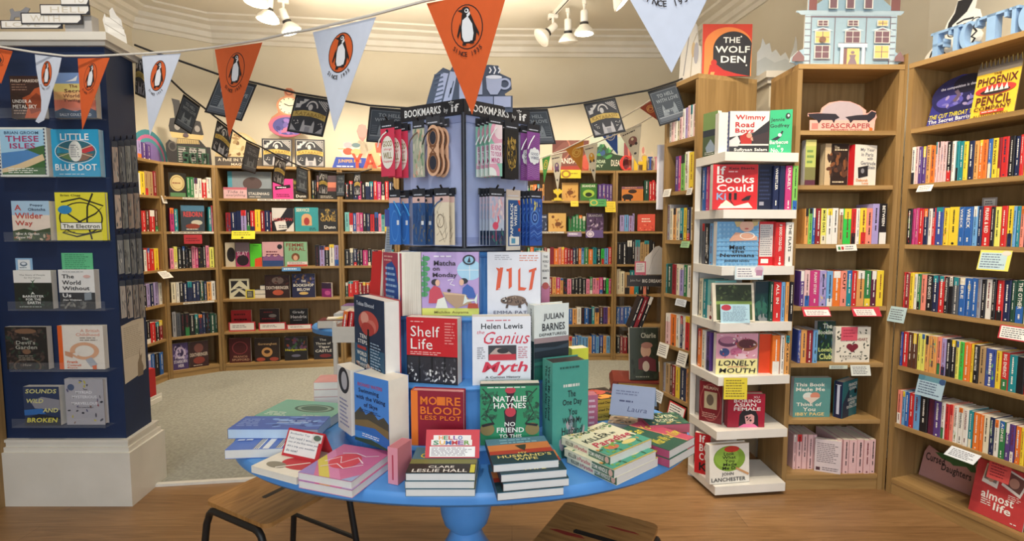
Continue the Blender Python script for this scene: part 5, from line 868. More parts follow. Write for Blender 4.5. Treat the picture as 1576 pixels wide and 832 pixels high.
# front stacks
HUS = [('r', 0, 0, 100, 34, '#5a8aa0'), ('p', [(0, 28), (100, 24), (100, 56), (0, 60)], '#d8854a'), ('p', [(0, 52), (100, 50), (100, 66), (0, 68)], '#b8402c'), ('r', 0, 66, 100, 100, '#1f3f48'), ('p', [(44, 34), (62, 32), (60, 44), (56, 56), (50, 48)], '#3a3a2c'), ('n', 2, 22, 6, 88, 28, '#8fc0d0'), ('t', 'MY', 44, 62, 58, 68, '#e8d884'), ('t', "HUSBAND'S", 10, 71, 94, 81, '#e8d884'), ('t', 'WIFE', 34, 84, 70, 93, '#e8d884')]
stack(4, 'sunset-cover novel, %s copy of the four-book stack at the table front', (759, 715), (860, 707), (738, 677), zt + .092, .023, '#5a8aa0', HUS, shifts=[(0, 0), (.022, -.012), (.028, -.018), (.012, -.026)], spine='#3a2a22', back='#3a2a22', pages='#dcdbd8')
CLA = [('r', 0, 0, 100, 52, '#4f7a8a'), ('r', 0, 48, 100, 72, '#7d8048'), ('r', 0, 66, 100, 100, '#2a2a26'), ('t', 'BROKEN', 16, 6, 90, 22, '#e8d83c'), ('t', 'COUNTRY', 12, 26, 92, 44, '#e8d83c'), ('t', 'CLARE', 30, 74, 68, 82, '#f1efe8'), ('t', 'LESLIE HALL', 8, 86, 88, 97, '#f1efe8'), ('r', 92, 70, 99, 99, '#d8d24a')]
stack(3, 'dark green novel, %s copy of the three-book stack behind the summer sign', (624, 728), (731, 728), (640, 688), zt + .066, .022, '#4f7a8a', CLA, shifts=[(0, 0), (-.002, -.002), (.0, -.004)], pages='#d9d9d6', spine='#2a2a26')
card('summer_sign', 'red card with multicoloured lettering leaning on the three-book stack', 'sign', (655, 738, 661, 714), '#cf3a44', [('r', 14, 20, 84, 38, '#f1e9e2'), ('r', 10, 36, 86, 56, '#f1e9e2')] + [('t', c, 24 + i * 9, 22, 32 + i * 9, 36, k) for i, (c, k) in enumerate(zip('HELLO', ('#e88a2c', '#3a8a5a', '#c8303a', '#8a4aa0', '#3a6ab0')))] + [('t', c, 14 + i * 11.5, 39, 24.5 + i * 11.5, 54, k) for i, (c, k) in enumerate(zip('SUMMER', ('#3a8a5a', '#e8b02c', '#3a6ab0', '#c8303a', '#8a4aa0', '#6a9a3a')))] + [('r', 8, 60, 92, 96, '#f2f0ee'), ('n', 6, 11, 63, 90, 93, '#8a7a84')], z=zt + .0665, Y=1.53, lean=R(24), th=.002)
KIL = [('r', 0, 0, 100, 100, '#e8e6c8'), ('s', 20, 2, 2, 98, 22, 5, ['#5a8a5a', '#a8c08a', '#e8d88a']), ('t', 'TOM HINDLE', 14, 10, 90, 18, '#2a3a34'), ('t', 'A', 46, 24, 54, 31, '#2a3a34'), ('t', 'KILLER', 10, 34, 66, 47, '#2a3a34'), ('t', 'in', 70, 38, 78, 46, '#2a3a34'), ('t', 'Paradise', 10, 52, 92, 68, '#c83a5a', 1, .2), ('r', 0, 86, 100, 100, '#d8b84a'), ('p', [(0, 74), (30, 70), (60, 76), (100, 72), (100, 98), (0, 98)], '#4fa890'), ('e', 30, 80, 12, 7, '#d87a5a'), ('e', 66, 82, 16, 6, '#e8d88a'), ('s', 18, 0, 70, 100, 96, 5, ['#2f6a4a', '#7ab04a', '#e8a04a'])]
KSP = [('r', 0, 0, 100, 100, '#4d6f58'), ('r', 0, 22, 100, 62, '#e2ddc0')]
def kil_spine(): return KSP
for i, (lb, sh) in enumerate((('topmost', (0, 0)), ('middle', (.006, -.03)), ('bottom', (.016, -.02)))):
    b = lying('cream thriller with green and pink title lettering, %s of three at the table rim' % lb, (939, 703), (1003, 676), (842, 679), zt + .078 - i * .026, .026, '#e8e6c8', KIL, zref=zt + .078, spine='#4d6f58', shift=sh, pages='#dedcd8')
    for o in b.children:
        if o.name.startswith('cover'):
            me = o.data; L = max(v.co.z for v in me.vertices); wv = min(v.co.x for v in me.vertices); sp = MB(); tt = .0256
            for s, a, c, col in (('KILLER', .10, .27, '#1f2a28'), ('in', .285, .315, '#b83a5a'), ('Paradise', .33, .55, '#b83a5a'), ('TOM HINDLE', .58, .88, '#f0eee2')):
                text(sp, s, (wv - .0006, tt * .76, L * (1 - a)), (0, 0, -1), (0, -1, 0), L * (c - a), tt * .5, col)
            sp2 = MB(); sp2.add([(wv - .0003, tt * y, L * z) for y, z in ((.06, .99), (.94, .99), (.94, .42), (.06, .42))], [(0, 1, 2, 3)], M('#dfdcc0')); sp3 = MB(); sp3.add([(wv - .0005, tt * (.5 + .4 * math.sin(q)), L * (.06 + .04 * math.cos(q))) for q in [k * .628 for k in range(10)]], [tuple(range(10))], M('#d8b0a0'))
            obj('spine_panel', sp2, b); obj('spine_emblem', sp3, b); obj('spine_title', sp, b)
# right side
CD = [('p', [(10, 20), (60, 10), (90, 40), (60, 60), (30, 50)], '#c8584a'), ('p', [(30, 70), (70, 60), (90, 90), (40, 95)], '#e8a04a'), ('s', 14, 5, 5, 95, 95, 9, ['#8a3a3a', '#3a3a3a', '#e8c04a'])]
for i, (lb, sh) in enumerate((('top', (0, 0)), ('middle', (.004, .004)), ('bottom', (-.006, .006)))):
    b = lying('black novel with a yellow titled spine, %s of three beside the folded card' % lb, (905, 617), (958, 611), (904, 598), zt + .087 - i * .029, .029, '#2a2422', CD, zref=zt + .087, shift=sh, spine='#d8b84a', turn=0)
    for o in b.children:
        if o.name.startswith('page_block'):
            bb = [v.co for v in o.data.vertices]; x0, x1 = min(v.x for v in bb), max(v.x for v in bb); mb = MB(); mb.box(x0 - .001, .0003, -.0012, x1 + .001, .0283, .0004, M('#d6b545')); art(mb, [('t', 'Cursed Daughters', 22, 26, 92, 72, '#241f1c')], (x0, .0286, -.0012), (1, 0, 0), (0, -1, 0), x1 - x0, .0283, 1) if False else text(mb, 'Cursed Daughters', (x0 + .2 * (x1 - x0), .021, -.0015), (1, 0, 0), (0, -1, 0), .66 * (x1 - x0), .013, '#241f1c')
            obj('printed_edge', mb, b)
face_book('pink novel standing beside the black and yellow stack', (904, 920, 608, 650), .05, '#c8718a', [('n', 5, 15, 10, 85, 90, '#f0d0d8')], z=zt, Y=1.93, yaw=R(10), spine='#d88a9c', pages='#c87a8c')
lying('grey-blue landscape paperback lying behind the thriller stack', (935, 650), (985, 656), (948, 634), zt + .03, .03, '#8a9aa8', [('p', [(0, 40), (50, 20), (100, 50), (100, 100), (0, 100)], '#b8a08a'), ('s', 18, 0, 30, 100, 100, 9, ['#5a7a8a', '#d8c8b0', '#6a5a50'])], pages='#cfcac0')
lying('dark teal paperback wedged between the thriller stack and green stack', (934, 672), (975, 678), (942, 657), zt + .05, .03, '#2a3a44', [('n', 3, 8, 20, 90, 70, '#8ac0c4'), ('r', 0, 70, 100, 100, '#5fa0a8')], pages='#cfcac0')
lying('bottom dark paperback under the dark teal one', (934, 678), (975, 684), (942, 663), zt + .019, .019, '#3a4a50', [], pages='#cfcac0')
for i, lb in enumerate(('upper', 'lower')):
    lying('green novel with a rose-pink titled spine, %s of two behind the right rim' % lb, (1000, 654), (1062, 651), (992, 636), zt + .066 - i * .033, .033, '#2f5a4c', zref=zt + .066, els=[('s', 40, 2, 5, 98, 95, 8, ['#3f7a5c', '#7aa07a', '#1d3a34', '#c8b878']), ('t', 'SILVER', 16, 20, 84, 44, '#d8d8b8'), ('t', 'BOOK', 26, 54, 76, 78, '#d8d8b8')], shift=(.0 - i * .01, -i * .004), spine='#b8586a', back='#b8586a', pages='#b8586a')
YOU = [('p', [(54, 0), (100, 0), (100, 100), (70, 100), (62, 50)], '#c8506a'), ('p', [(0, 0), (56, 0), (64, 50), (72, 100), (0, 100)], '#2f5f4c'), ('t', 'Can You', 14, 14, 86, 34, '#e8d84a', 1, .2), ('t', 'Can Know', 56, 56, 98, 78, '#e8d84a', 1, .2), ('t', 'What We', 8, 60, 50, 80, '#e8d84a', 1, .2), ('l', [(54, 0), (63, 50), (72, 100)], 3, '#e89a7a')]
for i, lb in enumerate(('upper', 'lower')):
    b = lying('green and pink wave-cover novel, %s of two at the right table rim' % lb, (1030, 693), (1069, 672), (970, 680), zt + .056 - i * .028, .028, '#2f5f4c', YOU, zref=zt + .056, shift=(0, -i * .004), spine='#a8486a', pages='#d8d6d2', h=.21)
    for o in b.children:
        if o.name.startswith('cover'):
            L = max(v.co.z for v in o.data.vertices); wv = min(v.co.x for v in o.data.vertices); sp = MB(); text(sp, 'What We Can Know', (wv - .0006, .021, L * .9), (0, 0, -1), (0, -1, 0), L * .7, .013, '#e8d84a'); obj('spine_title', sp, b)
fold = thing('folded_card', 'grey-blue folded card standing open on the right table books', 'card', TR(.405, 1.83, zt + .088, R(-20)))
A = .12
mb = card_geo(RECT, .155, .115, .0014, '#7d8aa6', [('n', 1, 20, 46, 60, 60, '#3a4468'), ('t', 'Laura', 40, 68, 84, 84, '#3a4468', 0, .2), ('n', 2, 10, 16, 70, 34, '#5a6484')]); obj('front_leaf', mb, fold, Matrix.Translation((.02, .0, 0)) @ Matrix.Rotation(-R(38), 4, 'X'))
mb = card_geo(RECT, .155, .115, .0014, '#a3b4d0', []); obj('rear_leaf', mb, fold, Matrix.Translation((.02, .145, 0)) @ Matrix.Rotation(R(38), 4, 'X'))
# ---------------------------------------------------------------- bookmark spinner on top of the tiered stand
ZS = TZ + .0005 + (SZ[3] - TZ)
SPX, SPY = -0.163, 1.80                                     # near corner post
FL = Vector((-0.395 - SPX, 1.935 - SPY, 0)); FR = Vector((0.058 - SPX, 1.985 - SPY, 0))
spin = thing('bookmark_spinner', 'lavender bookmark display stand with black headers on top of the blue tiers', 'display stand', TR(SPX, SPY, ZS))
LAV = '#a9b4d8'; ZH = 1.94 - ZS
def panelX(d):   # local frame of a face: x along the face as seen, y into the stand
    ang = math.atan2(d.y, d.x); return Matrix.Rotation(ang, 4, 'Z')
XL = Matrix.Translation(FL) @ panelX(-FL); XR = panelX(FR); LL, LRr = FL.length, FR.length
BK = FL + FR
for X, L, nm in ((XL, LL, 'l'), (XR, LRr, 'r')):
    mb = MB(); mb.box(.004, 0, .02, L - .004, .006, ZH - .045, mat(LAV, .5), X); obj('side_panel', mb, spin)
    mb = MB(); mb.box(-.004, -.008, ZH - .05, L + .004, .004, ZH, mat('#26262b', .5), X)
    pl = [('t', 'BOOKMARKS', 7, 24, 66, 76, '#efefec'), ('t', 'by', 71, 44, 77, 84, '#efefec', 0), ('t', '*', 78, 4, 86, 34, '#efefec'), ('t', 'if', 82, 28, 94, 80, '#efefec')]
    q = X @ Vector((-.004, -.008, ZH - .05)); r3 = X.to_3x3(); art(mb, pl, q, r3 @ Vector((1, 0, 0)), (0, 0, 1), L + .008, .05); obj('header_board', mb, spin)
    for zz in (.03, ZH - .075):
        mb = MB(); mb.box(L * .80 if nm == 'l' else L * .02, -.004, zz, L * .98 if nm == 'l' else L * .2, 0, zz + .022, mat('#8f9bc4', .4), X); obj('corner_clip', mb, spin)
for a, b in ((FL, BK), (FR, BK)):
    ang = math.atan2((b - a).y, (b - a).x); mb = MB(); mb.box(0, -.003, .02, (b - a).length, .003, ZH - .045, mat(LAV, .5), Matrix.Translation(a) @ Matrix.Rotation(ang, 4, 'Z')); obj('rear_panel', mb, spin)
mb = MB(); mb.lathe([(.008, .015), (.008, ZH - .045)], mat('#2a2d36', .4), 12, X=Matrix.Translation((0, -.004, 0))); obj('corner_post', mb, spin, sm=True)
mb = MB(); c = BK / 2; mb.lathe([(.17, 0), (.175, .004), (.175, .012), (.17, .016)], mat('#3a3f4c', .4), 48, 1.25, .7, Matrix.Translation(c)); obj('turntable_base', mb, spin)
mb = MB(); mb.add([tuple(Vector((0, 0, ZH - .02))), tuple(FR + Vector((0, 0, ZH - .02))), tuple(BK + Vector((0, 0, ZH - .02))), tuple(FL + Vector((0, 0, ZH - .02)))], [(0, 1, 2, 3)], mat('#8089a8', .6)); obj('top_panel', mb, spin)
# dark blue cut-out of books and a mug standing on top
CUT = [(0, 100), (6, 60), (12, 24), (22, 8), (30, 14), (33, 4), (40, 2), (41, -6), (52, -8), (70, 4), (72, 2), (84, 4), (86, 20), (98, 30), (99, 52), (91, 62), (92, 66), (100, 66), (100, 100)]
cl = '#aab6d4'
card('display_board', 'slate blue cut-out of books and a steaming mug crowning the bookmark stand', 'display board', (652, 789, 98, 163), '#3f4d63', [
    ('p', [(10, 88), (20, 18), (28, 20), (18, 90)], '#a9b4d4')] + [('l', [(12, 78 - i * 9), (22, 72 - i * 9)], 1.6, '#4a5a72') for i in range(7)] + [('p', [(21, 84), (30, 16), (38, 18), (30, 88)], cl), ('l', [(28, 70), (31, 50), (30, 62), (34, 36)], 1.2, '#4a5a72'), ('r', 40, 4, 54, 92, cl), ('r', 40, 12, 54, 14, '#4a5a72'), ('r', 40, 26, 54, 28, '#4a5a72'), ('r', 58, 22, 66, 64, cl), ('r', 58, 30, 66, 32, '#4a5a72'),
    ('p', [(70, 28), (88, 28), (87, 52), (83, 64), (75, 64), (71, 52)], cl), ('o', 91, 42, 7, 12, .35, cl), ('e', 79, 28, 9, 4, '#dfe5f2'), ('r', 58, 68, 78, 90, '#8f9cc0'), ('r', 79, 68, 98, 90, '#a9b4d4'), ('l', [(74, 20), (76, 14), (74, 8)], 1.6, '#e8ecf6'), ('l', [(79, 22), (81, 14), (79, 6)], 1.6, '#e8ecf6'), ('l', [(84, 20), (86, 14), (84, 9)], 1.6, '#e8ecf6')],
    z=1.9405 - .02, Y=1.905, poly=CUT, th=.006)
# hooks and hanging bookmarks
HB = mat('#17181c', .35)
def bm_basic(w, h, m, els, header='#23262e', hd=.022, seed=1, poly=None):
    mb = MB(); mb.box(-w / 2, 0, -h, w / 2, .0025, -hd, M(m)) if poly is None else mb.prism([(w * (x / 100 - .5), -h + (h - hd) * (100 - y) / 100) for x, y in poly], -.0025, 0, M(m), Matrix(((1, 0, 0, 0), (0, 0, -1, 0), (0, 1, 0, 0), (0, 0, 0, 1))))
    art(mb, els, (-w / 2, -.0001, -h), (1, 0, 0), (0, 0, 1), w, h - hd, 1, seed)
    hm = MB(); hm.box(-w / 2, -.0002, -hd, w / 2, .0022, .006, M(header)); art(hm, [('n', 1, 12, 60, 88, 92, '#c8ccd8')], (-w / 2, -.0002, -hd), (1, 0, 0), (0, 0, 1), w, hd + .006, 1, seed); return mb, hm
def rib(kind, h, col):
    mb = MB()
    if kind: mb.tube([(0, -.004, -.035), (kind * .012, -.010, -.045), (kind * .026, -.012, -.062), (kind * .036, -.010, -.085)], .0022, M(col), 6)
    return mb
def rack(X, L, fx, z, items, n, spec, label, cat='bookmark', group=None, step=.022, reach=.10, skew=.15):
    """A hook standing out of a panel with n hanging bookmarks, frontmost first."""
    h = thing('display_hook', 'black wire hook ' + spec['hook'], 'hook', Matrix.Translation((SPX, SPY, ZS)) @ X @ Matrix.Translation((fx * L, 0, z)))
    mb = MB(); mb.tube([(0, -.001, 0), (0, -reach * .5, .002), (0, -reach * .9, .006), (0, -reach, .016)], .0035, HB, 8); obj('wire', mb, h, sm=True)
    mb = MB(); mb.bbox(-.012, -.006, -.010, .012, -.0005, .012, HB, .002); obj('mount', mb, h)
    first = None
    for i in range(n):
        P = Matrix.Translation((SPX, SPY, ZS)) @ X @ Matrix.Translation((fx * L, -reach * .92 + i * step, z + .001)) @ Matrix.Rotation(spec.get('turn', 0), 4, 'Z')
        lb = label % (('frontmost', 'second', 'third', 'fourth', 'rearmost')[i]) if '%s' in label else label
        if first is None:
            t = thing('bookmark', lb, 'bookmark', P, group); b, hd = bm_basic(spec['w'], spec['h'], spec['m'], spec['els'], seed=int(fx * 100), header=spec.get('header', '#23262e'), poly=spec.get('poly')); obj('bookmark_strip', b, t); obj('hanging_header', hd, t)
            if spec.get('rib'): obj('ribbon', rib(spec['rib'][0], spec['h'], spec['rib'][1]), t)
            first = t
        else: copy_tree(first, P, lb)
TOPZ, LOWZ = ZH - .070, ZH - .305
REDB = dict(hook='top left of the left bookmark panel', w=.062, h=.185, m='#d23c58', rib=(-1, '#ece6de'), els=[('e', 50, 50, 46, 34, '#eee8dc'), ('t', 'GOOD', 16, 26, 84, 38, '#8a7a3a'), ('t', 'things', 22, 41, 80, 47, '#d23c58', 0, .2), ('t', 'WILL', 20, 50, 82, 63, '#8a7a3a'), ('t', 'happen', 20, 66, 84, 72, '#d23c58', 0, .2), ('e', 50, 6, 9, 3.5, '#2a2a30')])
rack(XL, LL, .10, TOPZ, None, 3, REDB, 'red bookmark with a cream good-things oval, %s on its hook', step=.034, reach=.12)
FLO = dict(hook='above the floral bookmark on the left panel', w=.05, h=.185, m='#a9ae98', header='#2f3238', rib=(-1, '#6a4f42'), els=[('s', 40, 0, 0, 100, 100, 10, ['#7f9a78', '#c9a08a', '#5f7a6a', '#d8cdb8']), ('e', 50, 6, 14, 4, '#e0b090')])
rack(XL, LL, .48, TOPZ - .004, None, 1, FLO, 'muted green floral bookmark left of the peanut-shaped ones', reach=.075)
PEA = dict(hook='holding the peanut-shaped bookmarks on the left panel', w=.056, h=.19, m='#dcae8c', header='#3a3c42', rib=(-1, '#15161a'), poly=ell(50, 25, 48, 25, 300, 600, 20)[2:-2] + ell(50, 75, 50, 25, 120, 420, 20)[2:-2],
          els=[('o', 50, 25, 36, 19, .28, '#7a5138'), ('e', 50, 25, 24, 13, '#2c2e3a'), ('o', 50, 74, 38, 20, .28, '#7a5138'), ('e', 50, 74, 26, 14, '#2c2e3a'), ('l', [(26, 40), (74, 58)], 8, '#7a5138'), ('l', [(74, 40), (26, 58)], 8, '#7a5138')])
rack(XL, LL, .74, TOPZ, None, 3, PEA, 'peanut-shaped wooden-edged bookmark, %s on its hook', step=.026, reach=.085)
BLU = dict(hook='lower left of the left bookmark panel', w=.05, h=.185, m='#2f6fc0', rib=(1, '#3a9ad8'), els=[('o', 50, 60, 34, 34, .12, '#4a8ad4'), ('e', 50, 6, 10, 3, '#2a2a30'), ('r', 70, 48, 90, 58, '#dfe4ea'), ('r', 0, 0, 100, 11, '#d8b4ac')])
rack(XL, LL, .14, LOWZ, None, 2, BLU, 'plain mid-blue bookmark with ribbon, %s of two', step=.045, reach=.10)
DBL = dict(hook='lower middle of the left bookmark panel', w=.054, h=.185, m='#2a4f82', els=[('r', 0, 0, 100, 12, '#d8b4ac'), ('s', 30, 6, 16, 94, 94, 8, ['#234270', '#3a6296', '#6a6a6a']), ('r', 70, 50, 90, 58, '#dfe4ea'), ('e', 50, 6, 10, 3, '#2a2a30')])
rack(XL, LL, .50, LOWZ, None, 2, DBL, 'dark blue patterned bookmark on a clear sleeve, %s of two', step=.04, reach=.085)
CRB = dict(hook='lower right of the left bookmark panel', w=.060, h=.185, m='#e3d6bc', rib=(-1, '#2a4f82'), els=[('r', 0, 0, 100, 12, '#d8b4ac'), ('l', [(20, 30), (40, 60), (70, 40), (84, 64), (50, 80), (20, 60), (60, 34), (80, 84), (30, 92)], 2.4, '#6a5a48'), ('l', [(14, 80), (40, 70), (70, 94), (90, 74)], 2.2, '#6a5a48'), ('o', 40, 50, 26, 14, .1, '#6a5a48'), ('e', 50, 6, 10, 3, '#2a2a30')])
rack(XL, LL, .84, LOWZ, None, 2, CRB, 'cream bookmark with looping brown line drawing, %s of two', step=.03, reach=.075)
KIND = dict(hook='top left of the right bookmark panel', w=.055, h=.19, m='#8fc9b4', rib=(-1, '#eef0f0'), els=[('e', 70, 16, 60, 24, '#e6a8be'), ('e', 80, 12, 42, 16, '#f2dfe2'), ('e', 20, 94, 60, 22, '#e6a8be'), ('e', 14, 98, 42, 14, '#eef4ee'), ('p', [(4, 40), (96, 34), (100, 74), (4, 78)], '#f0e4ea'), ('t', 'BE KIND', 12, 40, 92, 50, '#c04a84'), ('t', 'TO YOUR', 12, 53, 92, 62, '#c04a84'), ('t', 'MIND', 16, 65, 80, 75, '#c04a84')])
rack(XR, LRr, .20, TOPZ, None, 4, KIND, 'pink and green bookmark with be-kind lettering, %s on its hook', step=.024, reach=.11)
GOLD = dict(hook='middle top of the right bookmark panel', w=.062, h=.19, m='#1b1b1e', els=[('s', 60, 24, 20, 78, 80, 6, ['#8a6f2a', '#b8964a', '#5a4a20']), ('o', 50, 50, 34, 30, .1, '#8a6f2a')])
rack(XR, LRr, .52, TOPZ - .002, None, 2, GOLD, 'black bookmark with a gold ornament, %s of two', step=.02, reach=.08)
VIB = dict(hook='top right of the right bookmark panel', w=.060, h=.19, m='#8a4a94', rib=(-1, '#eef0f2'), els=[('l', [(4, 70 + i * 4), (30, 66 + i * 4), (60, 72 + i * 4), (96, 68 + i * 4)], 1.6, '#c8a0d0') for i in range(7)] + [('l', [(4, 12 + i * 4), (40, 9 + i * 4), (96, 14 + i * 4)], 1.4, '#a870b0') for i in range(6)] + [('e', 50 + 30 * math.cos(q * .785), 50 + 11 * math.sin(q * .785), 17, 7, '#eef0ee') for q in range(8)] + [('e', 50, 50, 32, 11, '#eef0ee'), ('t', 'GOOD', 22, 43, 80, 49, '#5a5a78'), ('t', 'VIBES', 20, 51, 82, 57, '#5a5a78')])
rack(XR, LRr, .86, TOPZ, None, 2, VIB, 'purple bookmark with a white bubble-letter patch, %s of two', step=.035, reach=.085)
FLA = dict(hook='lower left of the right bookmark panel', w=.062, h=.185, m='#b9c4d6', els=[('r', 0, 0, 100, 46, '#c8b8c8'), ('s', 30, 0, 4, 100, 50, 12, ['#d8a8b0', '#a8b4cc', '#e0d0d0']), ('r', 0, 70, 100, 100, '#2e3f5c'), ('e', 40, 60, 20, 8, '#d8506a'), ('l', [(50, 60), (62, 48), (56, 40)], 8, '#d8506a'), ('l', [(42, 66), (44, 92)], 3, '#d8506a'), ('e', 66, 84, 20, 8, '#27406a'), ('s', 20, 2, 72, 98, 98, 9, ['#3a6a6a', '#7a3a5a', '#1c2a40'])])
rack(XR, LRr, .24, LOWZ, None, 4, FLA, 'pale bookmark of a pink wading bird above dark foliage, %s on its hook', step=.018, reach=.10)
WRI = dict(hook='lower middle of the right bookmark panel', w=.064, h=.205, m='#d8cfc0', header='#c9b8a8', els=[('r', 12, 4, 98, 92, '#26538c'), ('p', [(80, 4), (98, 4), (98, 14), (88, 12)], '#d8502c'), ('r', 84, 58, 98, 64, '#d8502c'), ('r', 20, 74, 90, 90, '#e8e6de'), ('r', 34, 77, 62, 87, '#5a9ab8')])
rack(XR, LRr, .56, LOWZ, None, 1, WRI, 'blue bookmark in a long card sleeve lettered paperback writer', reach=.075)
for o in COL.objects:
    if o.get('label', '').startswith('blue bookmark in a long card'):
        mb = MB()
        for s, x, z1, L in (('PAPERBACK', -.008, -.158, .118), ('WRITER', .010, -.120, .074)): text(mb, s, (x + .006, -.0012, z1), (0, 0, 1), (-1, 0, 0), L, .013, '#f0efe8')
        obj('printed_lettering', mb, o)
SWI = dict(hook='lower right of the right bookmark panel', w=.060, h=.19, m='#2b55a8', els=[('o', 40, 40 + 0 * i, 34 - i * 9, 16 - i * 4, .3, ('#4f80c8', '#1f3f80', '#7aa0d8')[i % 3]) for i in range(3)] + [('l', [(4, 60 + i * 7), (34, 54 + i * 7), (60, 62 + i * 7), (98, 56 + i * 7)], 4, ('#4f80c8', '#1f3f80', '#6f98d4')[i % 3]) for i in range(5)] + [('s', 20, 4, 4, 96, 26, 6, ['#6f98d4', '#c8c068', '#1f3f80'])])
rack(XR, LRr, .86, LOWZ, None, 4, SWI, 'deep blue wave-patterned bookmark, %s on its hook', step=.02, reach=.10)
# ---------------------------------------------------------------- back room: spines on the far shelves
def far_row(case, li, u0, u1, pal, vt, label, jit=4, step=6.2, gaps=(), thick=(4.2, 8.0)):
    rg = random.Random(int(u0 * 31 + li * 7)); z = case.levels[li]; u = u0; n = 0
    while u < u1 - 2:
        w = min(rg.uniform(*thick), u1 - u)
        if not any(a < u + w / 2 < b for a, b in gaps):
            x0, x1 = case_x(case, u, z + .1), case_x(case, u + w, z + .1); h = (case_xz(case, u + w / 2, vt)[1] - z) * rg.uniform(.86, 1.0)
            x0, x1 = max(x0, .0285), min(x1, case.L - .0285)
            if x1 - x0 > .01: BOOKS.append((w * h, case, x0, x1, z, h, rg.choice(pal), '', label, n, .02 + rg.uniform(0, .01), rg, .13)); n += 1
        u += w
FB = '{c}, {n} along the %s row of the %s'
L_, M_, E_ = 'case behind the pier', 'corner case by the pier', 'case left of the bookmarks'
for li, (a, b, vt, pal) in enumerate([(214, 252, 262, 'RwkXyw'), (212, 252, 320, 'orkRxAxry'), (212, 254, 380, 'rykARxwr'), (213, 254, 434, 'kMUnrwx'), (213, 255, 492, 'RrxawRk'), (214, 255, 540, 'knbwrkU')]):
    far_row(CL, li, a, b, pal, vt, FB % (('upper', 'second', 'third', 'fourth', 'fifth', 'sixth')[li], L_))
for li, (a, b, vt, pal, g) in enumerate([(288, 334, 272, 'wgrGoOgwgb', ()), (262, 334, 316, 'kyRmwptmP', ((276, 319),)), (262, 334, 378, 'kxkmpskkYwk', ()), (264, 336, 432, 'wntddRkkcOn', ()), (266, 336, 480, 'kraAnknddk', ())]):
    far_row(C2, li, a, b, pal, vt, FB % (('top', 'second', 'third', 'fourth', 'fifth')[li], M_), gaps=g)
far_row(CC, 0, 479, 486, 'RkR', 274, FB % ('top right', 'wide horror case'))
far_row(CC, 1, 346, 417, 'nrkroyRkdkNyUy', 322, FB % ('second', 'wide horror case'), thick=(6, 9))
far_row(CC, 2, 484, 522, 'kwUaUkkk', 376, FB % ('third', 'wide horror case'), thick=(6, 9))
for li, (vt, pal) in enumerate([(278, 'mrkmnkLkawnnb'), (326, 'armmTkknrkypnbR'), (382, 'mdOAkkTnkkM'), (432, 'kRRrrdR'), (486, 'kAnRk')]):
    far_row(CE, li, 530, 612, pal, vt, FB % (('top', 'second', 'third', 'fourth', 'fifth')[li], E_))
for li, (vt, pal) in enumerate([(278, 'kbnrdRk'), (326, 'nwkRbTk'), (382, 'nRkxdbk')]):
    far_row(CM, li, 622, 720, pal, vt, FB % (('top', 'second', 'third')[li], 'case behind the bookmarks'))
K_, G_ = 'wide childrens case', 'childrens case with letters'
for li, (a, b, vt, pal, g) in enumerate([(921, 944, 282, 'uuu', ()), (876, 902, 329, 'ggdg', ()), (812, 942, 380, 'toorkRkgoLdykBnOogGs', ()), (845, 942, 426, 'gkoOxRkuxpmpmpOrkLdk', ()), (876, 940, 472, 'uxknOwgntbNXO', ()), (876, 940, 516, 'BBgTTNbOOd', ())]):
    far_row(CF, li, a, b, pal, vt, FB % (('top', 'second', 'third', 'fourth', 'fifth', 'bottom')[li], K_), gaps=g, thick=(4, 7))
for li, (a, b, vt, pal, g) in enumerate([(992, 1012, 275, 'dnRrr', ()), (954, 977, 328, 'tBuMUR', ()), (950, 1008, 368, 'kwkGaAUkX', ()), (948, 1000, 414, 'ktcwrksX', ()), (949, 985, 472, 'bbbNb', ()), (949, 985, 516, 'RkrRk', ())]):
    far_row(CG, li, a, b, pal, vt, FB % (('top', 'second', 'third', 'fourth', 'fifth', 'bottom')[li], G_), gaps=g)

# ---------------------------------------------------------------- face-out books in the back room
def ff(label, box, case, li, cover, els, t=.03, **k): return face_book(label, box, t, cover, els, case=case, li=li, inset=k.pop('inset', .04), **k)
DK = '#231c22'
ff('round pale map-cover book on a dark stand, corner case top shelf', (260, 287, 266, 301), C2, 0, '#2a2620', [('e', 48, 42, 42, 34, '#d8c48c'), ('o', 48, 42, 36, 28, .1, '#a88a52'), ('n', 1, 20, 38, 78, 48, '#8a3a2c'), ('r', 6, 82, 94, 98, '#5a8a5c')])
ff('dark book with red lettering over a landscape, corner case second shelf', (279, 315, 316, 354), C2, 1, '#3a4450', [('r', 0, 0, 100, 22, '#4a7a9a'), ('t', 'REBORN', 10, 24, 90, 44, '#d84a4a'), ('e', 66, 66, 24, 10, '#c8c4b4'), ('e', 48, 80, 30, 10, '#8a3a2a'), ('n', 1, 20, 88, 84, 96, '#d8d8d0')])
ff('violet fantasy novel with a pale dragon swirl, corner case bottom shelf', (261, 290, 528, 565), C2, 5, '#4a3a72', [('s', 20, 10, 10, 90, 60, 12, ['#8a7ab0', '#c8b8d8', '#2f2450']), ('o', 50, 36, 30, 22, .3, '#c8b8d8'), ('t', 'THE LAST', 26, 52, 78, 60, '#e6e0f0'), ('t', 'STARBORN', 8, 64, 92, 76, '#e6e0f0'), ('t', 'HEIR', 34, 80, 70, 92, '#e6e0f0')])
ff('dark brown novel with a red shield, corner case bottom shelf right', (291.5, 321, 525, 562), C2, 5, '#3a2226', [('e', 50, 26, 24, 18, '#7a4a44'), ('t', 'DEATHBRINGER', 4, 44, 96, 58, '#d8c8b8'), ('e', 50, 74, 30, 14, '#8a3a30'), ('n', 1, 20, 90, 80, 97, '#c8b8a8')])
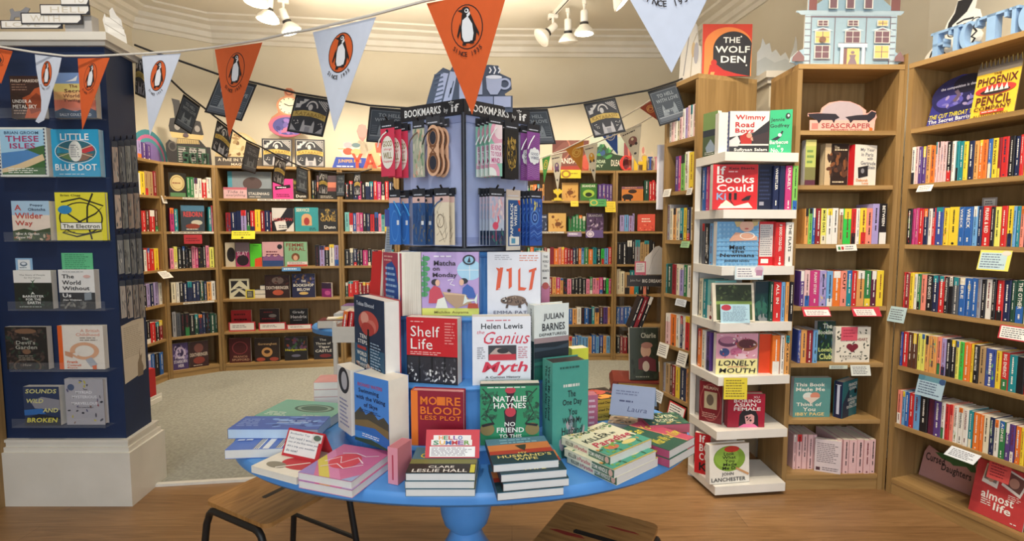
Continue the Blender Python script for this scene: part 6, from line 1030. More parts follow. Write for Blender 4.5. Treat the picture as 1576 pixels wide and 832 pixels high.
card('shelf_sign', 'small red standing sign on the corner case third shelf', 'sign', (283, 311, 361, 375), '#b8303a', [('n', 2, 10, 30, 90, 80, '#6a141c'), ('r', 14, -40, 26, 0, '#b8303a'), ('r', 66, -40, 78, 0, '#b8303a')], case=C2, z=aty(297, 375, 5.32).z, inset=-.02)
ff('wide grey photobook of a domed machine, top left of the wide case', (351, 418, 264, 303), CC, 0, '#5a6066', [('r', 0, 0, 100, 70, '#8a949c'), ('r', 0, 0, 10, 100, '#4f9ab0'), ('e', 56, 44, 22, 24, '#5a4a4a'), ('e', 56, 26, 6, 6, '#4a3c3c'), ('r', 0, 62, 100, 72, '#4a4f54'), ('t', 'STALENHAG', 46, 76, 94, 86, '#e4e0d8'), ('n', 1, 48, 90, 84, 96, '#e4e0d8')], inset=.06)
card('shelf_sign', 'pale pink sign with grey lettering before the grey photobook', 'sign', (344, 380, 287, 304), '#e0b8bc', [('p', [(0, 0), (100, 0), (100, 20), (0, 20)], '#c86a7a'), ('t', 'Tide is', 14, 28, 84, 52, '#5a4a50', 0, .2), ('t', 'everything', 10, 60, 92, 86, '#5a4a50', 0, .2)], case=CC, li=0, inset=.02)
ff('bright pink paperback with a black name strip, wide case top shelf', (420, 451, 275, 304), CC, 0, '#e84a96', [('p', [(10, 38), (86, 28), (88, 44), (12, 56)], '#1c1a1e'), ('n', 1, 20, 38, 80, 50, '#f2e8ee'), ('n', 2, 16, 74, 88, 92, '#4a1630')], inset=.03)
ff('dark novel with gold leaf pattern, wide case top shelf', (452, 473, 275, 304), CC, 0, '#2c281e', [('s', 24, 4, 6, 96, 60, 12, ['#6a5a2a', '#3a4a2a', '#8a7a3a']), ('t', 'Dunn', 16, 78, 88, 92, '#f0ece2')], inset=.035)
ff('novel with a red dawn sky over dark land, right of the divider', (488, 519, 270, 304), CC, 0, '#8a4a48', [('r', 0, 0, 100, 30, '#5a4a52'), ('r', 0, 28, 100, 50, '#d8846a'), ('r', 0, 66, 100, 100, '#28282a'), ('n', 2, 16, 84, 84, 96, '#c8c0b4')], inset=.03)
ff('black and white novel with red lettering, wide case second shelf', (419, 452, 320, 355), CC, 1, '#24242a', [('p', [(0, 0), (70, 0), (40, 40), (0, 56)], '#d8d4d0'), ('p', [(60, 100), (100, 60), (100, 100)], '#d8d4d0'), ('p', [(10, 60), (60, 50), (70, 90), (20, 96)], '#e4e0dc'), ('t', 'HOLLOW', 6, 42, 96, 56, '#b83034'), ('n', 2, 30, 72, 86, 88, '#2a2a2e')], inset=.03)
ff('teal novel with an arched window picture, wide case second shelf', (454, 490, 319, 355), CC, 1, '#3a9aa0', [('t', 'SERVICE', 6, 4, 62, 18, '#e8e2c8'), ('p', [(28, 76), (28, 44)] + ell(50, 44, 22, 18, 180, 0, 10) + [(72, 44), (72, 76)], '#d8a87a'), ('e', 50, 58, 12, 16, '#a83a3a'), ('n', 2, 60, 84, 96, 98, '#1f4a50')], inset=.03)
ff('black novel with heavy gold lettering, wide case second shelf', (491, 519, 321, 355), CC, 1, '#26221c', [('t', 'GAME', 8, 34, 92, 56, '#b8964a'), ('s', 20, 10, 4, 90, 34, 9, ['#6a5a3a', '#b8964a']), ('t', 'Dunn', 28, 74, 90, 88, '#f0ece2')], inset=.03)
ff('cream novel with a black silhouette, wide case third shelf', (347, 362, 373, 409), CC, 2, '#cfc4ae', [('e', 60, 50, 44, 30, '#221f22')], inset=.05)
ff('pink and black novel beside the silhouette novel, third shelf', (363, 384, 373, 409), CC, 2, '#a83a6c', [('r', 0, 0, 100, 40, '#8a7a84'), ('t', 'SLAY', 10, 36, 90, 54, '#f0d0e0'), ('e', 50, 74, 44, 22, '#241a22')], inset=.045)
ff('vivid green novel with an orange corner, wide case third shelf', (385, 403, 375, 409), CC, 2, '#5ac838', [('p', [(40, 66), (100, 58), (100, 100), (36, 100)], '#e0502c'), ('n', 1, 30, 5, 90, 12, '#2f7a24')], inset=.04)
ff('pink and blue skyline novel, wide case third shelf', (404, 436, 372, 409), CC, 2, '#d8a8ac', [('r', 0, 60, 100, 100, '#2f4a80'), ('p', [(0, 66), (20, 54), (30, 64), (44, 50), (60, 62), (80, 52), (100, 66), (100, 76), (0, 76)], '#8a5a8a'), ('e', 84, 20, 12, 10, '#26262e'), ('n', 2, 18, 36, 86, 58, '#6a2f44')], inset=.035)
ff('mint green novel with a woman’s head drawing, wide case third shelf', (438, 473, 372, 409), CC, 2, '#8ab890', [('t', 'FEMME', 8, 6, 86, 20, '#8a3a2c'), ('t', 'FERAL', 20, 23, 92, 37, '#8a3a2c'), ('e', 48, 62, 18, 16, '#7a4a2c'), ('e', 48, 66, 10, 11, '#d8a88a')], inset=.035)
card('shelf_card', 'white card with red trim in front of the mint green novel', 'shelf card', (442, 473, 403, 410), '#e8d8d4', [('r', 0, 60, 100, 100, '#c8483c'), ('n', 2, 8, 8, 92, 52, '#8a7a7a')], case=CC, li=2, inset=.012)
ff('cream book with black chevron pattern, wide case fourth shelf', (353, 383, 429, 460), CC, 3, '#d8d4b8', [('p', [(8, 10), (50, 10), (10, 50)], '#26262a'), ('p', [(60, 10), (92, 10), (92, 40)], '#26262a'), ('p', [(8, 60), (50, 36), (92, 60), (92, 70), (50, 48), (8, 72)], '#3a3a3e'), ('p', [(20, 90), (50, 62), (84, 90)], '#26262a'), ('n', 1, 20, 46, 84, 54, '#e8e4cc')], inset=.05)
card('framed_card', 'small yellow-framed card beside the chevron book', 'sign', (378, 392, 446, 460), '#d8c84a', [('r', 14, 12, 86, 88, '#4a4a44'), ('n', 3, 24, 22, 78, 78, '#c8c4a8')], case=CC, li=3, inset=.02, th=.008)
for i, (a, b, v0, v1, l) in enumerate([(388, 407, 453, 459.4, 'grey book lying at the bottom of the small flat pile'), (390, 407, 446.5, 452.8, 'grey book in the middle of the small flat pile'), (399, 407, 440, 446.3, 'short grey book on top of the small flat pile')]):
    xa, xb = case_x(CC, a, CC.levels[3]), case_x(CC, b, CC.levels[3]); z0 = CC.levels[3] + .0005 + i * .046; mb = MB(); mb.box(0, 0, .002, xb - xa, .13, .043, PAGY); c = MB(); c.box(-.002, -.001, 0, xb - xa, .13, .002, M('#5a5c60')); c.box(-.002, -.001, .043, xb - xa, .13, .045, M('#6a6c70')); c.box(-.004, -.001, 0, -.002, .13, .045, M('#6a6c70'))
    o = book_thing(CC.X @ Matrix.Translation((xa, .05, z0)), l, 'book', None, c, mb)
ff('dark brown novel with a red crest, wide case fourth shelf', (408, 446, 423, 460), CC, 3, '#33201f', [('e', 52, 24, 24, 16, '#6a5a54'), ('t', 'DEATHBRINGER', 5, 48, 95, 62, '#d8ccc0'), ('e', 52, 76, 22, 12, '#b8543a'), ('s', 10, 6, 6, 94, 40, 7, ['#5a2f2a', '#46302c'])], inset=.04)
ff('midnight blue bookshop-cover novel, wide case fourth shelf', (449.5, 485, 421, 459), CC, 3, '#242648', [('s', 18, 6, 4, 94, 40, 8, ['#4a4a80', '#8a6a4a', '#32325c']), ('t', 'THE', 40, 26, 60, 36, '#f0ece0'), ('t', 'BOOKSHOP', 6, 42, 94, 54, '#f0ece0'), ('t', 'BELOW', 22, 60, 78, 72, '#f0ece0'), ('e', 50, 82, 20, 6, '#d8b46a')], inset=.04, back='#1a1c38')
ff('small magenta paperback tilted with pale pages, fourth shelf right', (494, 511, 435, 459), CC, 3, '#8a2f74', [('r', 0, 0, 100, 40, '#3a2a44'), ('e', 60, 70, 30, 16, '#c85a9a')], inset=.03, yaw=R(-20), pages='#e4ddd0')
for (a, b, v, c, els, l, cl_) in [((356), 387, 477, '#b02a32', [('n', 1, 14, 14, 86, 32, '#5a1418'), ('n', 1, 14, 40, 86, 58, '#2a1014')], 'red novel behind a red-framed card, left of three', (352, 393, 495, 509)), (400, 430, 475, '#2a1e22', [('n', 1, 20, 12, 80, 22, '#8a2a30'), ('n', 1, 10, 42, 90, 56, '#8a2a30'), ('e', 66, 34, 20, 8, '#8a8480')], 'black novel with dim red lettering behind the middle card', (398, 440, 497, 509)), (446, 474, 475, '#1c1c20', [('t', 'Grady', 16, 10, 82, 26, '#d8d8dc'), ('t', 'Hendrix', 6, 32, 94, 48, '#d8d8dc'), ('n', 1, 20, 54, 80, 62, '#a8a8ac')], 'black novel with white handwritten lettering, behind the right card', (441, 480, 501, 509))]:
    ff(l, (a, b, v, 508), CC, 4, c, els, inset=.10)
    card('framed_card', 'red-framed white sign standing in front of the ' + l.split(' behind')[0].split(',')[0], 'sign', cl_, '#c43a44', [('r', 5, 12, 95, 86, '#ece8e4'), ('n', 2, 14, 30, 76, 64, '#77707a')], case=CC, li=4, inset=.03, th=.006)
for a, b, v0, c, els, l in [(353, 386, 520, '#4a1a20', [('o', 50, 40, 36, 26, .12, '#8a3a40'), ('t', 'FRANCIS', 20, 72, 84, 80, '#c89a7a'), ('t', 'SPUFFORD', 12, 84, 92, 93, '#c89a7a')], 'dark red novel at the bottom left of the wide case'), (392, 430, 520, '#2f2220', [('e', 50, 60, 22, 20, '#c8945a'), ('e', 50, 58, 12, 8, '#3a241c'), ('t', 'Gormenghast', 14, 20, 90, 32, '#d8b07a'), ('e', 24, 90, 18, 8, '#a84a3a'), ('e', 78, 90, 18, 8, '#a84a3a')], 'dark novel with a glowing orange orb, bottom shelf'), (438, 473, 518, '#1f1d22', [('s', 22, 8, 8, 92, 50, 10, ['#6a3a5a', '#3a5a3a', '#8a3a2a', '#4a4a6a']), ('t', 'Hedgewitch', 4, 50, 96, 62, '#d8d03a'), ('e', 50, 80, 20, 6, '#6a6a80')], 'black novel with yellow lettering and flowers, bottom shelf'), (483, 513, 518, '#26242c', [('t', 'The', 30, 8, 64, 18, '#e4e0d8'), ('t', 'Three of', 10, 24, 88, 34, '#e4e0d8'), ('t', 'Tiger', 24, 40, 84, 52, '#e4e0d8'), ('t', 'CASTLE', 8, 56, 92, 68, '#e4e0d8'), ('e', 60, 84, 30, 8, '#7a2a30')], 'dark novel with white decorated lettering, bottom shelf right')]:
    ff(l, (a, b, v0, 556), CC, 5, c, els, inset=.045, t=.045, back=c, pages='#d8d0c4', hard=True)
# right-hand childrens cases
AMB = '#d8a85a'
ff('amber cover showing a winged beast, wide childrens case top shelf', (865, 890, 281, 312), CF, 0, AMB, [('s', 12, 20, 30, 80, 80, 9, ['#8a5a2a', '#b87a3a']), ('e', 50, 54, 20, 12, '#7a4a24')])
ff('green cover with white lettering and a beast, wide childrens case top shelf', (893, 919, 282, 312), CF, 0, '#2f5a2c', [('r', 4, 4, 96, 96, '#3f7a36'), ('t', 'SKANDAR', 10, 8, 90, 22, '#eef0e0'), ('e', 50, 58, 34, 22, '#a8c84a'), ('e', 50, 64, 20, 12, '#26301f')])
ff('dark blue cover at the left end, childrens case second shelf', (825, 842, 330, 357), CF, 1, '#2c3450', [('s', 14, 10, 30, 90, 90, 10, ['#8a94b0', '#1c2238', '#5a6a90']), ('t', 'SKANDAR', 6, 8, 94, 20, '#d8dce8')])
ff('amber cover showing a winged beast, childrens case second shelf', (844, 871, 328, 357), CF, 1, '#dcb060', [('s', 12, 20, 30, 80, 80, 9, ['#8a5a2a', '#b87a3a']), ('e', 56, 60, 18, 12, '#7a4a24'), ('e', 26, 20, 8, 8, '#7a4a24')])
ff('purple cover with pale lettering, childrens case second shelf', (903, 929, 328, 357), CF, 1, '#5a4468', [('t', 'SKANDAR', 10, 6, 92, 20, '#e4dcea'), ('s', 18, 10, 26, 90, 90, 10, ['#8a74a0', '#3a2a48', '#c8b8d0'])])
ff('orange sunset cover with a black animal, childrens case with letters', (957, 990, 287, 316), CG, 0, '#d8843a', [('r', 0, 0, 100, 18, '#8a5a6a'), ('n', 1, 14, 4, 86, 14, '#e8a86a'), ('e', 50, 34, 20, 14, '#3a241c'), ('e', 28, 72, 26, 20, '#241a1a'), ('r', 10, 80, 18, 100, '#241a1a'), ('r', 36, 80, 44, 100, '#241a1a')])
ff('bright red cover leaning, childrens case with letters second shelf', (981, 1008, 330, 358), CG, 1, '#d8503c', [('n', 2, 24, 22, 84, 52, '#f0d8c8'), ('s', 10, 10, 60, 90, 96, 8, ['#b83a2c', '#e87a5a'])], lean=R(10), yaw=R(-8))
card('trophy_cutout', 'small yellow trophy cut-out on the childrens case shelf edge', 'sign', (849, 868, 298, 316), '#e8c83a', [], case=CF, li=0, inset=-.012, poly=[(30, 0), (70, 0), (72, 10), (88, 8), (84, 34), (66, 44), (56, 58), (58, 74), (80, 80), (80, 92), (100, 94), (100, 100), (0, 100), (0, 94), (20, 92), (20, 80), (42, 74), (44, 58), (34, 44), (16, 34), (12, 8), (28, 10)], z=None)
ticket('plain yellow card on the childrens case below the amber cover', (878, 890, 309, 318), CF, 0, m='#e8c83a', els=[('n', 1, 20, 30, 80, 60, '#b8982a')])
ticket('green card with a gold disc on the childrens case shelf edge', (907, 933, 306, 318), CF, 0, m='#4a9a5a', els=[('o', 26, 50, 22, 38, .3, '#c8b84a'), ('n', 2, 54, 20, 92, 80, '#2a6a3a')])
ticket('yellow handwritten note at the right end of the childrens case', (931, 947, 310, 327), CF, 0, m='#ecd23a', els=[('n', 5, 10, 10, 90, 90, '#a88a2a')])
ticket('purple tag with a pale disc, childrens case second shelf edge', (901, 928, 354, 366), CF, 1, m='#5f4a86', els=[('e', 26, 50, 22, 44, '#d8ccdc'), ('o', 26, 50, 16, 34, .3, '#8a7aa8')])
ticket('lilac strip label left of the purple tag', (873, 895, 357, 364), CF, 1, m='#8a7aa0', els=[('n', 1, 10, 10, 90, 90, '#e0d8ea')])
ticket('yellow handwritten strip below the wide case second shelf', (357, 393, 355, 368), CC, 1, m='#ece03a', els=[('n', 2, 8, 14, 92, 64, '#8a8430'), ('e', 46, 82, 6, 10, '#5a5420')])
ticket('blue strip label below the mint green novel', (434, 463, 411, 417), CC, 2, m='#4f82b4', els=[('n', 1, 10, 10, 90, 90, '#c8dcea')])
ticket('white folded card on the case behind the pier', (241, 257, 417, 431), CL, 2, m='#ece8e0', tilt=.7)
ticket('white strip label on the case behind the pier', (247, 254, 301, 313), CL, 0, m='#ece8e0')
# long label strips along shelf edges and uprights of the far cases
for case, li, u0, u1, l in ((C2, 0, 281, 314, 'top'), (C2, 1, 264, 330, 'second'), (C2, 3, 282, 330, 'fourth'), (CC, 0, 396, 466, 'wide case top'), (CE, 1, 542, 592, 'left of the bookmarks'), (CF, 1, 826, 868, 'wide childrens case')):
    xa, xb = case_x(case, u0, case.levels[li]), case_x(case, u1, case.levels[li]); xa = max(xa, .03); xb = min(xb, case.L - .03); mb = MB(); mb.box(0, -.002, 0, xb - xa, 0, .018, M('#e9e4d8')); art(mb, [('n', 1, 4, 5, 96, 95, '#7a746a')], (0, -.002, 0), (1, 0, 0), (0, 0, 1), xb - xa, .018)
    tag(obj('label_strip', mb, None, case.X @ Matrix.Translation((xa, .0035, case.levels[li] - .021))), 'white printed strip label on a shelf edge, %s shelf%s' % (l, '' if 'case' in l or 'left' in l else ' of the corner case'), 'label')

# ---------------------------------------------------------------- things standing on top of the back cases
TYPE = [(0, 82), (0, 66), (8, 58), (16, 62), (22, 70), (26, 52), (26, 44), (10, 44), (8, 34), (12, 20), (22, 18), (20, -4), (17, -16), (34, -14), (36, 0), (58, 10), (60, 18), (78, 20), (82, 36), (84, 44), (72, 46), (74, 54), (88, 66), (98, 66), (100, 100), (4, 100)]
card('display_board', 'black and cream typewriter cut-out above green-backed lettering', 'display board', (256, 326, 170, 254), '#2f2d30', [('p', [(10, 44), (84, 45), (80, 54), (14, 54)], '#cbb27a'), ('p', [(26, 55), (72, 55), (74, 62), (24, 64)], '#bfa772')] + [('l', [(28 + i * 4, 56), (27 + i * 4, 63)], 1, '#4a4038') for i in range(12)] + [('e', 26, 34, 6, 6, '#8f8b88'), ('e', 70, 34, 6, 6, '#8f8b88'), ('o', 14, 70, 9, 9, .3, '#5a5654'), ('r', 24, 68, 88, 98, '#2a4636')] + [('r', x, 70, x + 16, 97, '#a9a6a2') for x in (26, 50, 70)] + [('n', 6, 26, 70, 88, 97, '#2b2a2c'), ('e', 44, 48, 6, 4, '#5a4a52')], case=C2, inset=.05, poly=TYPE, th=.006)
for i, (ch, ua, ub) in enumerate([('S', 282, 292), ('C', 293, 302), ('I', 302, 307), ('-', 307, 311), ('F', 311, 319), ('I', 319, 324)]):
    xa, xb = case_x(C2, ua, C2.top), case_x(C2, ub, C2.top); letter3d(ch, C2.X @ TR(xa, -.0 + .012, C2.top + .0005), xb - xa - .005, .115, .025, '#2f5a44', 'green solid letter %s before the typewriter cut-out, %s in its row' % ('dash' if ch == '-' else ch, ORD[i]))
DOME = [(0, 100), (0, 72)] + ell(50, 60, 46, 60, 168, 12, 16) + [(100, 72), (100, 100)]
card('display_board', 'pale gold dome-shaped cut-out board behind the black flags', 'display board', (331, 403, 203, 256), '#cdb98c', [('e', 50, 44, 36, 40, '#d9c79a'), ('s', 24, 20, 8, 80, 68, 8, ['#b0966a', '#e0cfa8', '#a88a62', '#8a6a4a']), ('r', 0, 72, 100, 100, '#5a5450'), ('t', 'A FIRE IN THE SKY', 6, 76, 94, 85, '#e4dcc8'), ('t', 'MAGIC', 34, 90, 66, 97, '#e4dcc8')], case=CC, inset=.08, poly=DOME, th=.005)
KAT = [('r', 0, 0, 100, 100, '#3b3a40'), ('r', 5, 5, 95, 95, '#c9c6c0'), ('r', 6.5, 6.5, 93.5, 93.5, '#33343b'), ('p', [(8, 34), (8, 22), (16, 22), (16, 15), (26, 15), (26, 8), (40, 8), (30, 18), (22, 24), (20, 32)], '#c4c2c0')] + [('l', [(66 + i * 6, 8), (92, 32 - i * 6)], 2.2, '#c4c2c0') for i in range(4)] + [('o', 52, 28, 16, 18, .22, '#c9c6c4'), ('r', 36, 28, 68, 42, '#33343b'), ('e', 48, 28, 6, 8, '#c4c2c0'), ('p', [(5, 44), (30, 38), (52, 37), (76, 40), (95, 45), (95, 60), (74, 54), (52, 52), (28, 53), (5, 58)], '#c6aa5a'), ('t', 'KATABASIS', 12, 42, 90, 52, '#8a6f2e', 1)] + \
      [('p', [(34, 94), (36, 70), (39, 62), (42, 70), (43, 76), (62, 76), (63, 70), (66, 62), (69, 70), (71, 94)], '#b5b4b8'), ('r', 46, 80, 59, 94, '#8f8f96'), ('s', 8, 12, 64, 26, 76, 2, ['#d4d2d0']), ('s', 8, 78, 64, 92, 78, 2, ['#d4d2d0']), ('p', [(6.5, 76), (24, 93), (6.5, 93)], '#a9a8ac'), ('p', [(93.5, 76), (76, 93), (93.5, 93)], '#a9a8ac')]
for i, (a, b) in enumerate([(403, 450), (454, 500)]):
    card('poster_board', 'dark square board with a gold title band on the case top, %s of two' % ('left' if not i else 'right'), 'poster', (a, b, 214, 258), '#3b3a40', KAT, case=CC, inset=.05, lean=R(4), th=.004, edge='#8a8680')
WAT = ell(38, 78, 38, 24, 0, 360, 24)
watch = [(4, 88)] + ell(40, 76, 40, 24, 200, 360, 14) + [(78, 62), (66, 52), (74, 34), (66, 22), (56, 16), (60, 6), (52, 0), (42, 0), (36, 6), (38, 16), (26, 22), (20, 34), (22, 50), (8, 60), (0, 74)]
card('display_board', 'copper pocket-watch cut-out with a violet lower disc above the square boards', 'display board', (413, 484, 138, 214), '#b87a5a', [('o', 47, 8, 9, 7, .4, '#8a4a34'), ('e', 46, 36, 27, 20, '#c98a66'), ('e', 46, 36, 22, 16.5, '#e9e2c6')] + [('l', [(46 + 18 * math.cos(q * .5236), 36 + 13.5 * math.sin(q * .5236)), (46 + 21 * math.cos(q * .5236), 36 + 15.6 * math.sin(q * .5236))], 2, '#2a2624') for q in range(12)] + [('l', [(46, 36), (36, 32)], 1.6, '#2a2624'), ('l', [(46, 36), (60, 34)], 1.4, '#2a2624'), ('e', 40, 77, 39, 22, '#b8607a'), ('e', 42, 77, 32, 18, '#4c4a8a'), ('s', 16, 18, 66, 66, 90, 8, ['#6a5aa0', '#c86a8a', '#3a3a78', '#8a6ab0'])], case=CC, z=aty(448, 214, 5.86).z, inset=.14, poly=watch, th=.005)
JUN = [(0, 100), (12, 58), (30, 54), (26, 40), (14, 30), (32, 28), (34, 8), (54, 4), (56, 20), (60, 10), (76, 8), (80, 24), (70, 36), (74, 54), (96, 60), (88, 100)]
card('display_board', 'cut-out board with two animal adventurers over a blue title block', 'display board', (510, 566, 216, 261), '#e6dfd2', [('p', [(0, 100), (12, 58), (96, 60), (88, 100)], '#3f58b8'), ('t', 'JUNIPER MAE', 18, 66, 82, 80, '#e8b84a'), ('n', 1, 14, 86, 74, 96, '#dfe4f2'), ('e', 46, 16, 12, 10, '#e0b4bc'), ('e', 46, 38, 14, 12, '#d8604a'), ('e', 68, 16, 12, 8, '#6f8a92'), ('e', 68, 40, 14, 12, '#d8bc86'), ('l', [(18, 30), (40, 29)], 2, '#b8b078')], z=TB + .0005, Y=5.86, yaw=CE.ang, poly=JUN, th=.005)
for ch, ua, ub in (('Y', 541, 558), ('A', 559, 580)):
    xa, xb = case_x(CE, ua, CE.top), case_x(CE, ub, CE.top); letter3d(ch, CE.X @ TR(xa, .01, CE.top + .0005), xb - xa, .155, .03, '#d8563f', 'red solid letter %s in front of the blue title board' % ch)
MRB = [(0, 100), (0, 40), (12, 30), (20, 6), (46, 0), (60, 16), (100, 20), (100, 100)]
card('display_board', 'peach and red comic cut-out board partly behind the red bookmarks', 'display board', (567, 618, 218, 262), '#e6b88c', [('p', [(20, 6), (46, 0), (58, 16), (50, 40), (24, 40)], '#d8604c'), ('s', 18, 4, 40, 96, 94, 10, ['#e8a86a', '#d84a3a', '#efe0c0', '#7a8ab8']), ('r', 36, 52, 58, 72, '#d84030'), ('n', 3, 60, 50, 96, 80, '#c88a4a')], z=TB + .0005, Y=5.88, yaw=CE.ang, poly=MRB, th=.005)
card('display_board', 'pink balloon cut-out left of the dark square flag', 'display board', (549, 566, 191, 218), '#d98a84', [('e', 50, 40, 44, 38, '#e09a92')], z=aty(557, 218, 5.9).z, Y=5.90, poly=ell(50, 40, 50, 40) + [(50, 100)] if False else [(20, 80), (0, 40), (20, 6), (50, 0), (82, 8), (100, 40), (78, 80), (50, 100)], th=.004)
# purple books and a coloured arch board on the side case
for i in range(7):
    y = 4.70 + i * .066; cs, ps = [], []; spine_geo(cs, ps, .055, .05, .20 - .009 * i, 'uUu'[i % 3], '', random.Random(i), False)
    book_thing(CL.X @ Matrix.Translation((y - 3.60, .03, CL.top + .0005)), 'small purple book standing face out on the side case top, %s from the pier' % ORD[i], 'book', None, cs[0][0], ps[0][0])
ARC = [(0, 100)] + ell(50, 90, 50, 86, 178, 2, 18) + [(100, 100)]
card('display_board', 'teal and pink arch-shaped cut-out board behind the small purple books', 'display board', (200, 258, 196, 248), '#3f8a9a', [('e', 50, 96, 44, 78, '#c86a9a'), ('e', 50, 98, 40, 70, '#4f9aa8'), ('e', 50, 99, 34, 60, '#8a74b8')], case=CL, inset=.16, poly=ARC, th=.006)
SPI = [(0, 100), (40, 0), (60, 0), (100, 100)]
# childrens end: boards, letters
card('display_board', 'maroon and brown board with white lettering behind the pennants', 'display board', (850, 906, 221, 268), '#6a3a34', [('p', [(0, 40), (30, 6), (60, 0), (100, 20), (100, 100), (0, 100)], '#7a4a42'), ('o', 20, 26, 30, 40, .12, '#a86a5a'), ('s', 12, 40, 10, 98, 60, 9, ['#8a5a4c', '#5a2f2c', '#b07a5a']), ('t', 'SKANDAR', 4, 58, 76, 76, '#f0e6da'), ('p', [(0, 86), (100, 82), (100, 100), (0, 100)], '#a8443a'), ('e', 92, 70, 12, 24, '#c85a4a')], case=CF, inset=.06, th=.005)
card('shelf_sign', 'yellow tag with a bronze medal shape on the childrens case top edge', 'sign', (863, 894, 261, 274), '#ecd23a', [('o', 26, 50, 24, 46, .4, '#a8783a'), ('n', 1, 50, 30, 92, 60, '#a8902a')], case=CF, z=aty(878, 274, 5.94).z, inset=-.006, th=.0015)
card('display_board', 'green dragon board with pale lettering on the childrens case top', 'display board', (908, 962, 215, 268), '#b8c4b4', [('p', [(0, 50), (20, 30), (40, 20), (52, 40), (70, 50), (100, 56), (100, 100), (0, 100)], '#2f4a34'), ('s', 18, 4, 22, 56, 60, 9, ['#4f9a54', '#2f6a4a', '#3a5a8a']), ('t', 'SKANDAR', 4, 66, 44, 76, '#c8dcc0'), ('t', 'SKY', 12, 80, 38, 88, '#c8dcc0'), ('t', 'DLEAD', 60, 66, 92, 84, '#e8e4d4'), ('l', [(60, 44), (74, 20), (78, 46)], 3, '#3a3a36')], case=CF, inset=.10, th=.005)
for ch, ua, ub, col, cn, hgt in (('C', 954, 974, '#d03a34', 'red', .17), ('H', 976, 996, '#e4bf2e', 'yellow', .16), ('I', 997, 1006, '#3a58a8', 'blue', .15), ('I', 1007, 1014, '#dc9aa8', 'pink', .15)):
    case = CG; xa, xb = case_x(case, ua, case.top), case_x(case, ub, case.top); letter3d(ch, case.X @ TR(xa, .02, case.top + .0005), xb - xa - .006, hgt, .04, col, '%s solid letter on the childrens case top' % cn)
card('display_board', 'pale cut-out of two long-eared animals behind the coloured letters', 'display board', (980, 1008, 228, 266), '#d8c8b0', [('e', 40, 46, 16, 14, '#c8a88a'), ('e', 76, 56, 16, 14, '#b8b0a8'), ('e', 34, 16, 7, 14, '#c8847a')], case=CG, inset=.09, poly=[(10, 100), (14, 60), (26, 40), (24, 10), (34, 0), (44, 10), (46, 34), (56, 40), (64, 30), (76, 36), (82, 20), (90, 30), (88, 50), (100, 70), (98, 100)], th=.005)
card('display_board', 'maroon striped board behind the red letter on the childrens case', 'display board', (960, 972, 222, 266), '#8a4048', [('p', [(40, 0), (60, 0), (100, 100), (70, 100)], '#c87a6a')], case=CG, inset=.09, th=.004)
# long white banner hanging at the far end of the narrow case
mb = MB(); p0 = aty(1011, 270, 3.62); p1 = aty(1022, 270, 3.56); zt_, zb_ = aty(1016, 222, 3.6).z, aty(1016, 322, 3.6).z
mb.box(0, 0, 0, .055, .014, zt_ - zb_, mat('#e4e2e8', .5)); mb.box(.012, -.003, .0, .026, 0, zt_ - zb_, mat('#d4d2da', .5))
tag(obj('poster_tube', mb, None, TR(p0.x, p0.y, zb_, R(-10))), 'tall thin white panel fixed to the far end of the narrow bookcase', 'panel')
# shelves running on behind the bookmark stand and past the photo edge
for li, (b, vt) in enumerate([(838, 282), (820, 329), (806, 380), (842, 426), (872, 472), (872, 516)]): far_row(CF, li, 736, b, 'korRgnkbOxutwG', vt, FB % ('far', K_), thick=(4, 7))
for li, vt in ((3, 430), (4, 480), (5, 522)): far_row(CM, li, 622, 722, 'knRwkbxrk', vt, FB % ('lower', 'case behind the bookmarks'))
for li in (1, 2, 3, 4, 5):
    x = max(b[3] for b in BOOKS if b[1] is R3 and abs(b[4] - R3.levels[li]) < .01); rg = random.Random(li)
    while x < R3.L - .08:
        t = rg.uniform(.022, .045); BOOKS.append((0, R3, x + .001, x + t, R3.levels[li], rg.uniform(.20, .235), rg.choice('knbrywcotgpsuRGU'), '', '{c}, {n}', 0, .01, rg, .14)); x += t
# ---------------------------------------------------------------- books on clear ledges on the navy pier
def pier_ledge(u0, u1, v, i):
    a, b = aty(u0, v, 2.76), aty(u1, v, 2.76); L = b.x - a.x; z = (a.z + b.z) / 2 - .002
    t = thing('acrylic_ledge', 'clear acrylic ledge on the navy pier, %s from the top' % ORD[i], 'ledge', TR(a.x, 2.80, z))
    mb = MB(); mb.box(0, -.065, -.004, L, -.0005, 0, ACRYL); obj('ledge_plate', mb, t)
    mb = MB(); mb.box(0, -.068, -.004, L, -.0655, .045, ACRYL); obj('front_lip', mb, t); return z
LED = [pier_ledge(a, b, v, i) for i, (a, b, v) in enumerate([(4, 156, 181), (-12, 160, 271.5), (14, 164, 369.5), (20, 168, 475), (22, 171, 568), (26, 168, 653.5)])]
def pb(label, box, k, cover, els, t=.03, **a): return face_book(label, box, t, cover, els, z=LED[k] + .0005, Y=2.755 - .0 + .045 - t - .004, **a)
pb('dark brown paperback with an orange rock landscape, top ledge of the pier', (16, 66, 117, 179), 0, '#3a2420', [('p', [(36, 52), (60, 44), (76, 30), (100, 24), (100, 100), (40, 100), (52, 74)], '#b8542a'), ('p', [(50, 60), (80, 40), (100, 50), (100, 80), (60, 90)], '#8a3c20'), ('t', 'PHILIP MARSDEN', 4, 8, 94, 15, '#d8c8b8'), ('n', 3, 6, 18, 60, 36, '#8a6a5a'), ('t', 'UNDER A', 6, 56, 64, 64, '#f0e8dc'), ('t', 'METAL SKY', 6, 68, 80, 77, '#f0e8dc'), ('n', 2, 8, 80, 50, 92, '#b89a88')], pages='#cfc8bc')
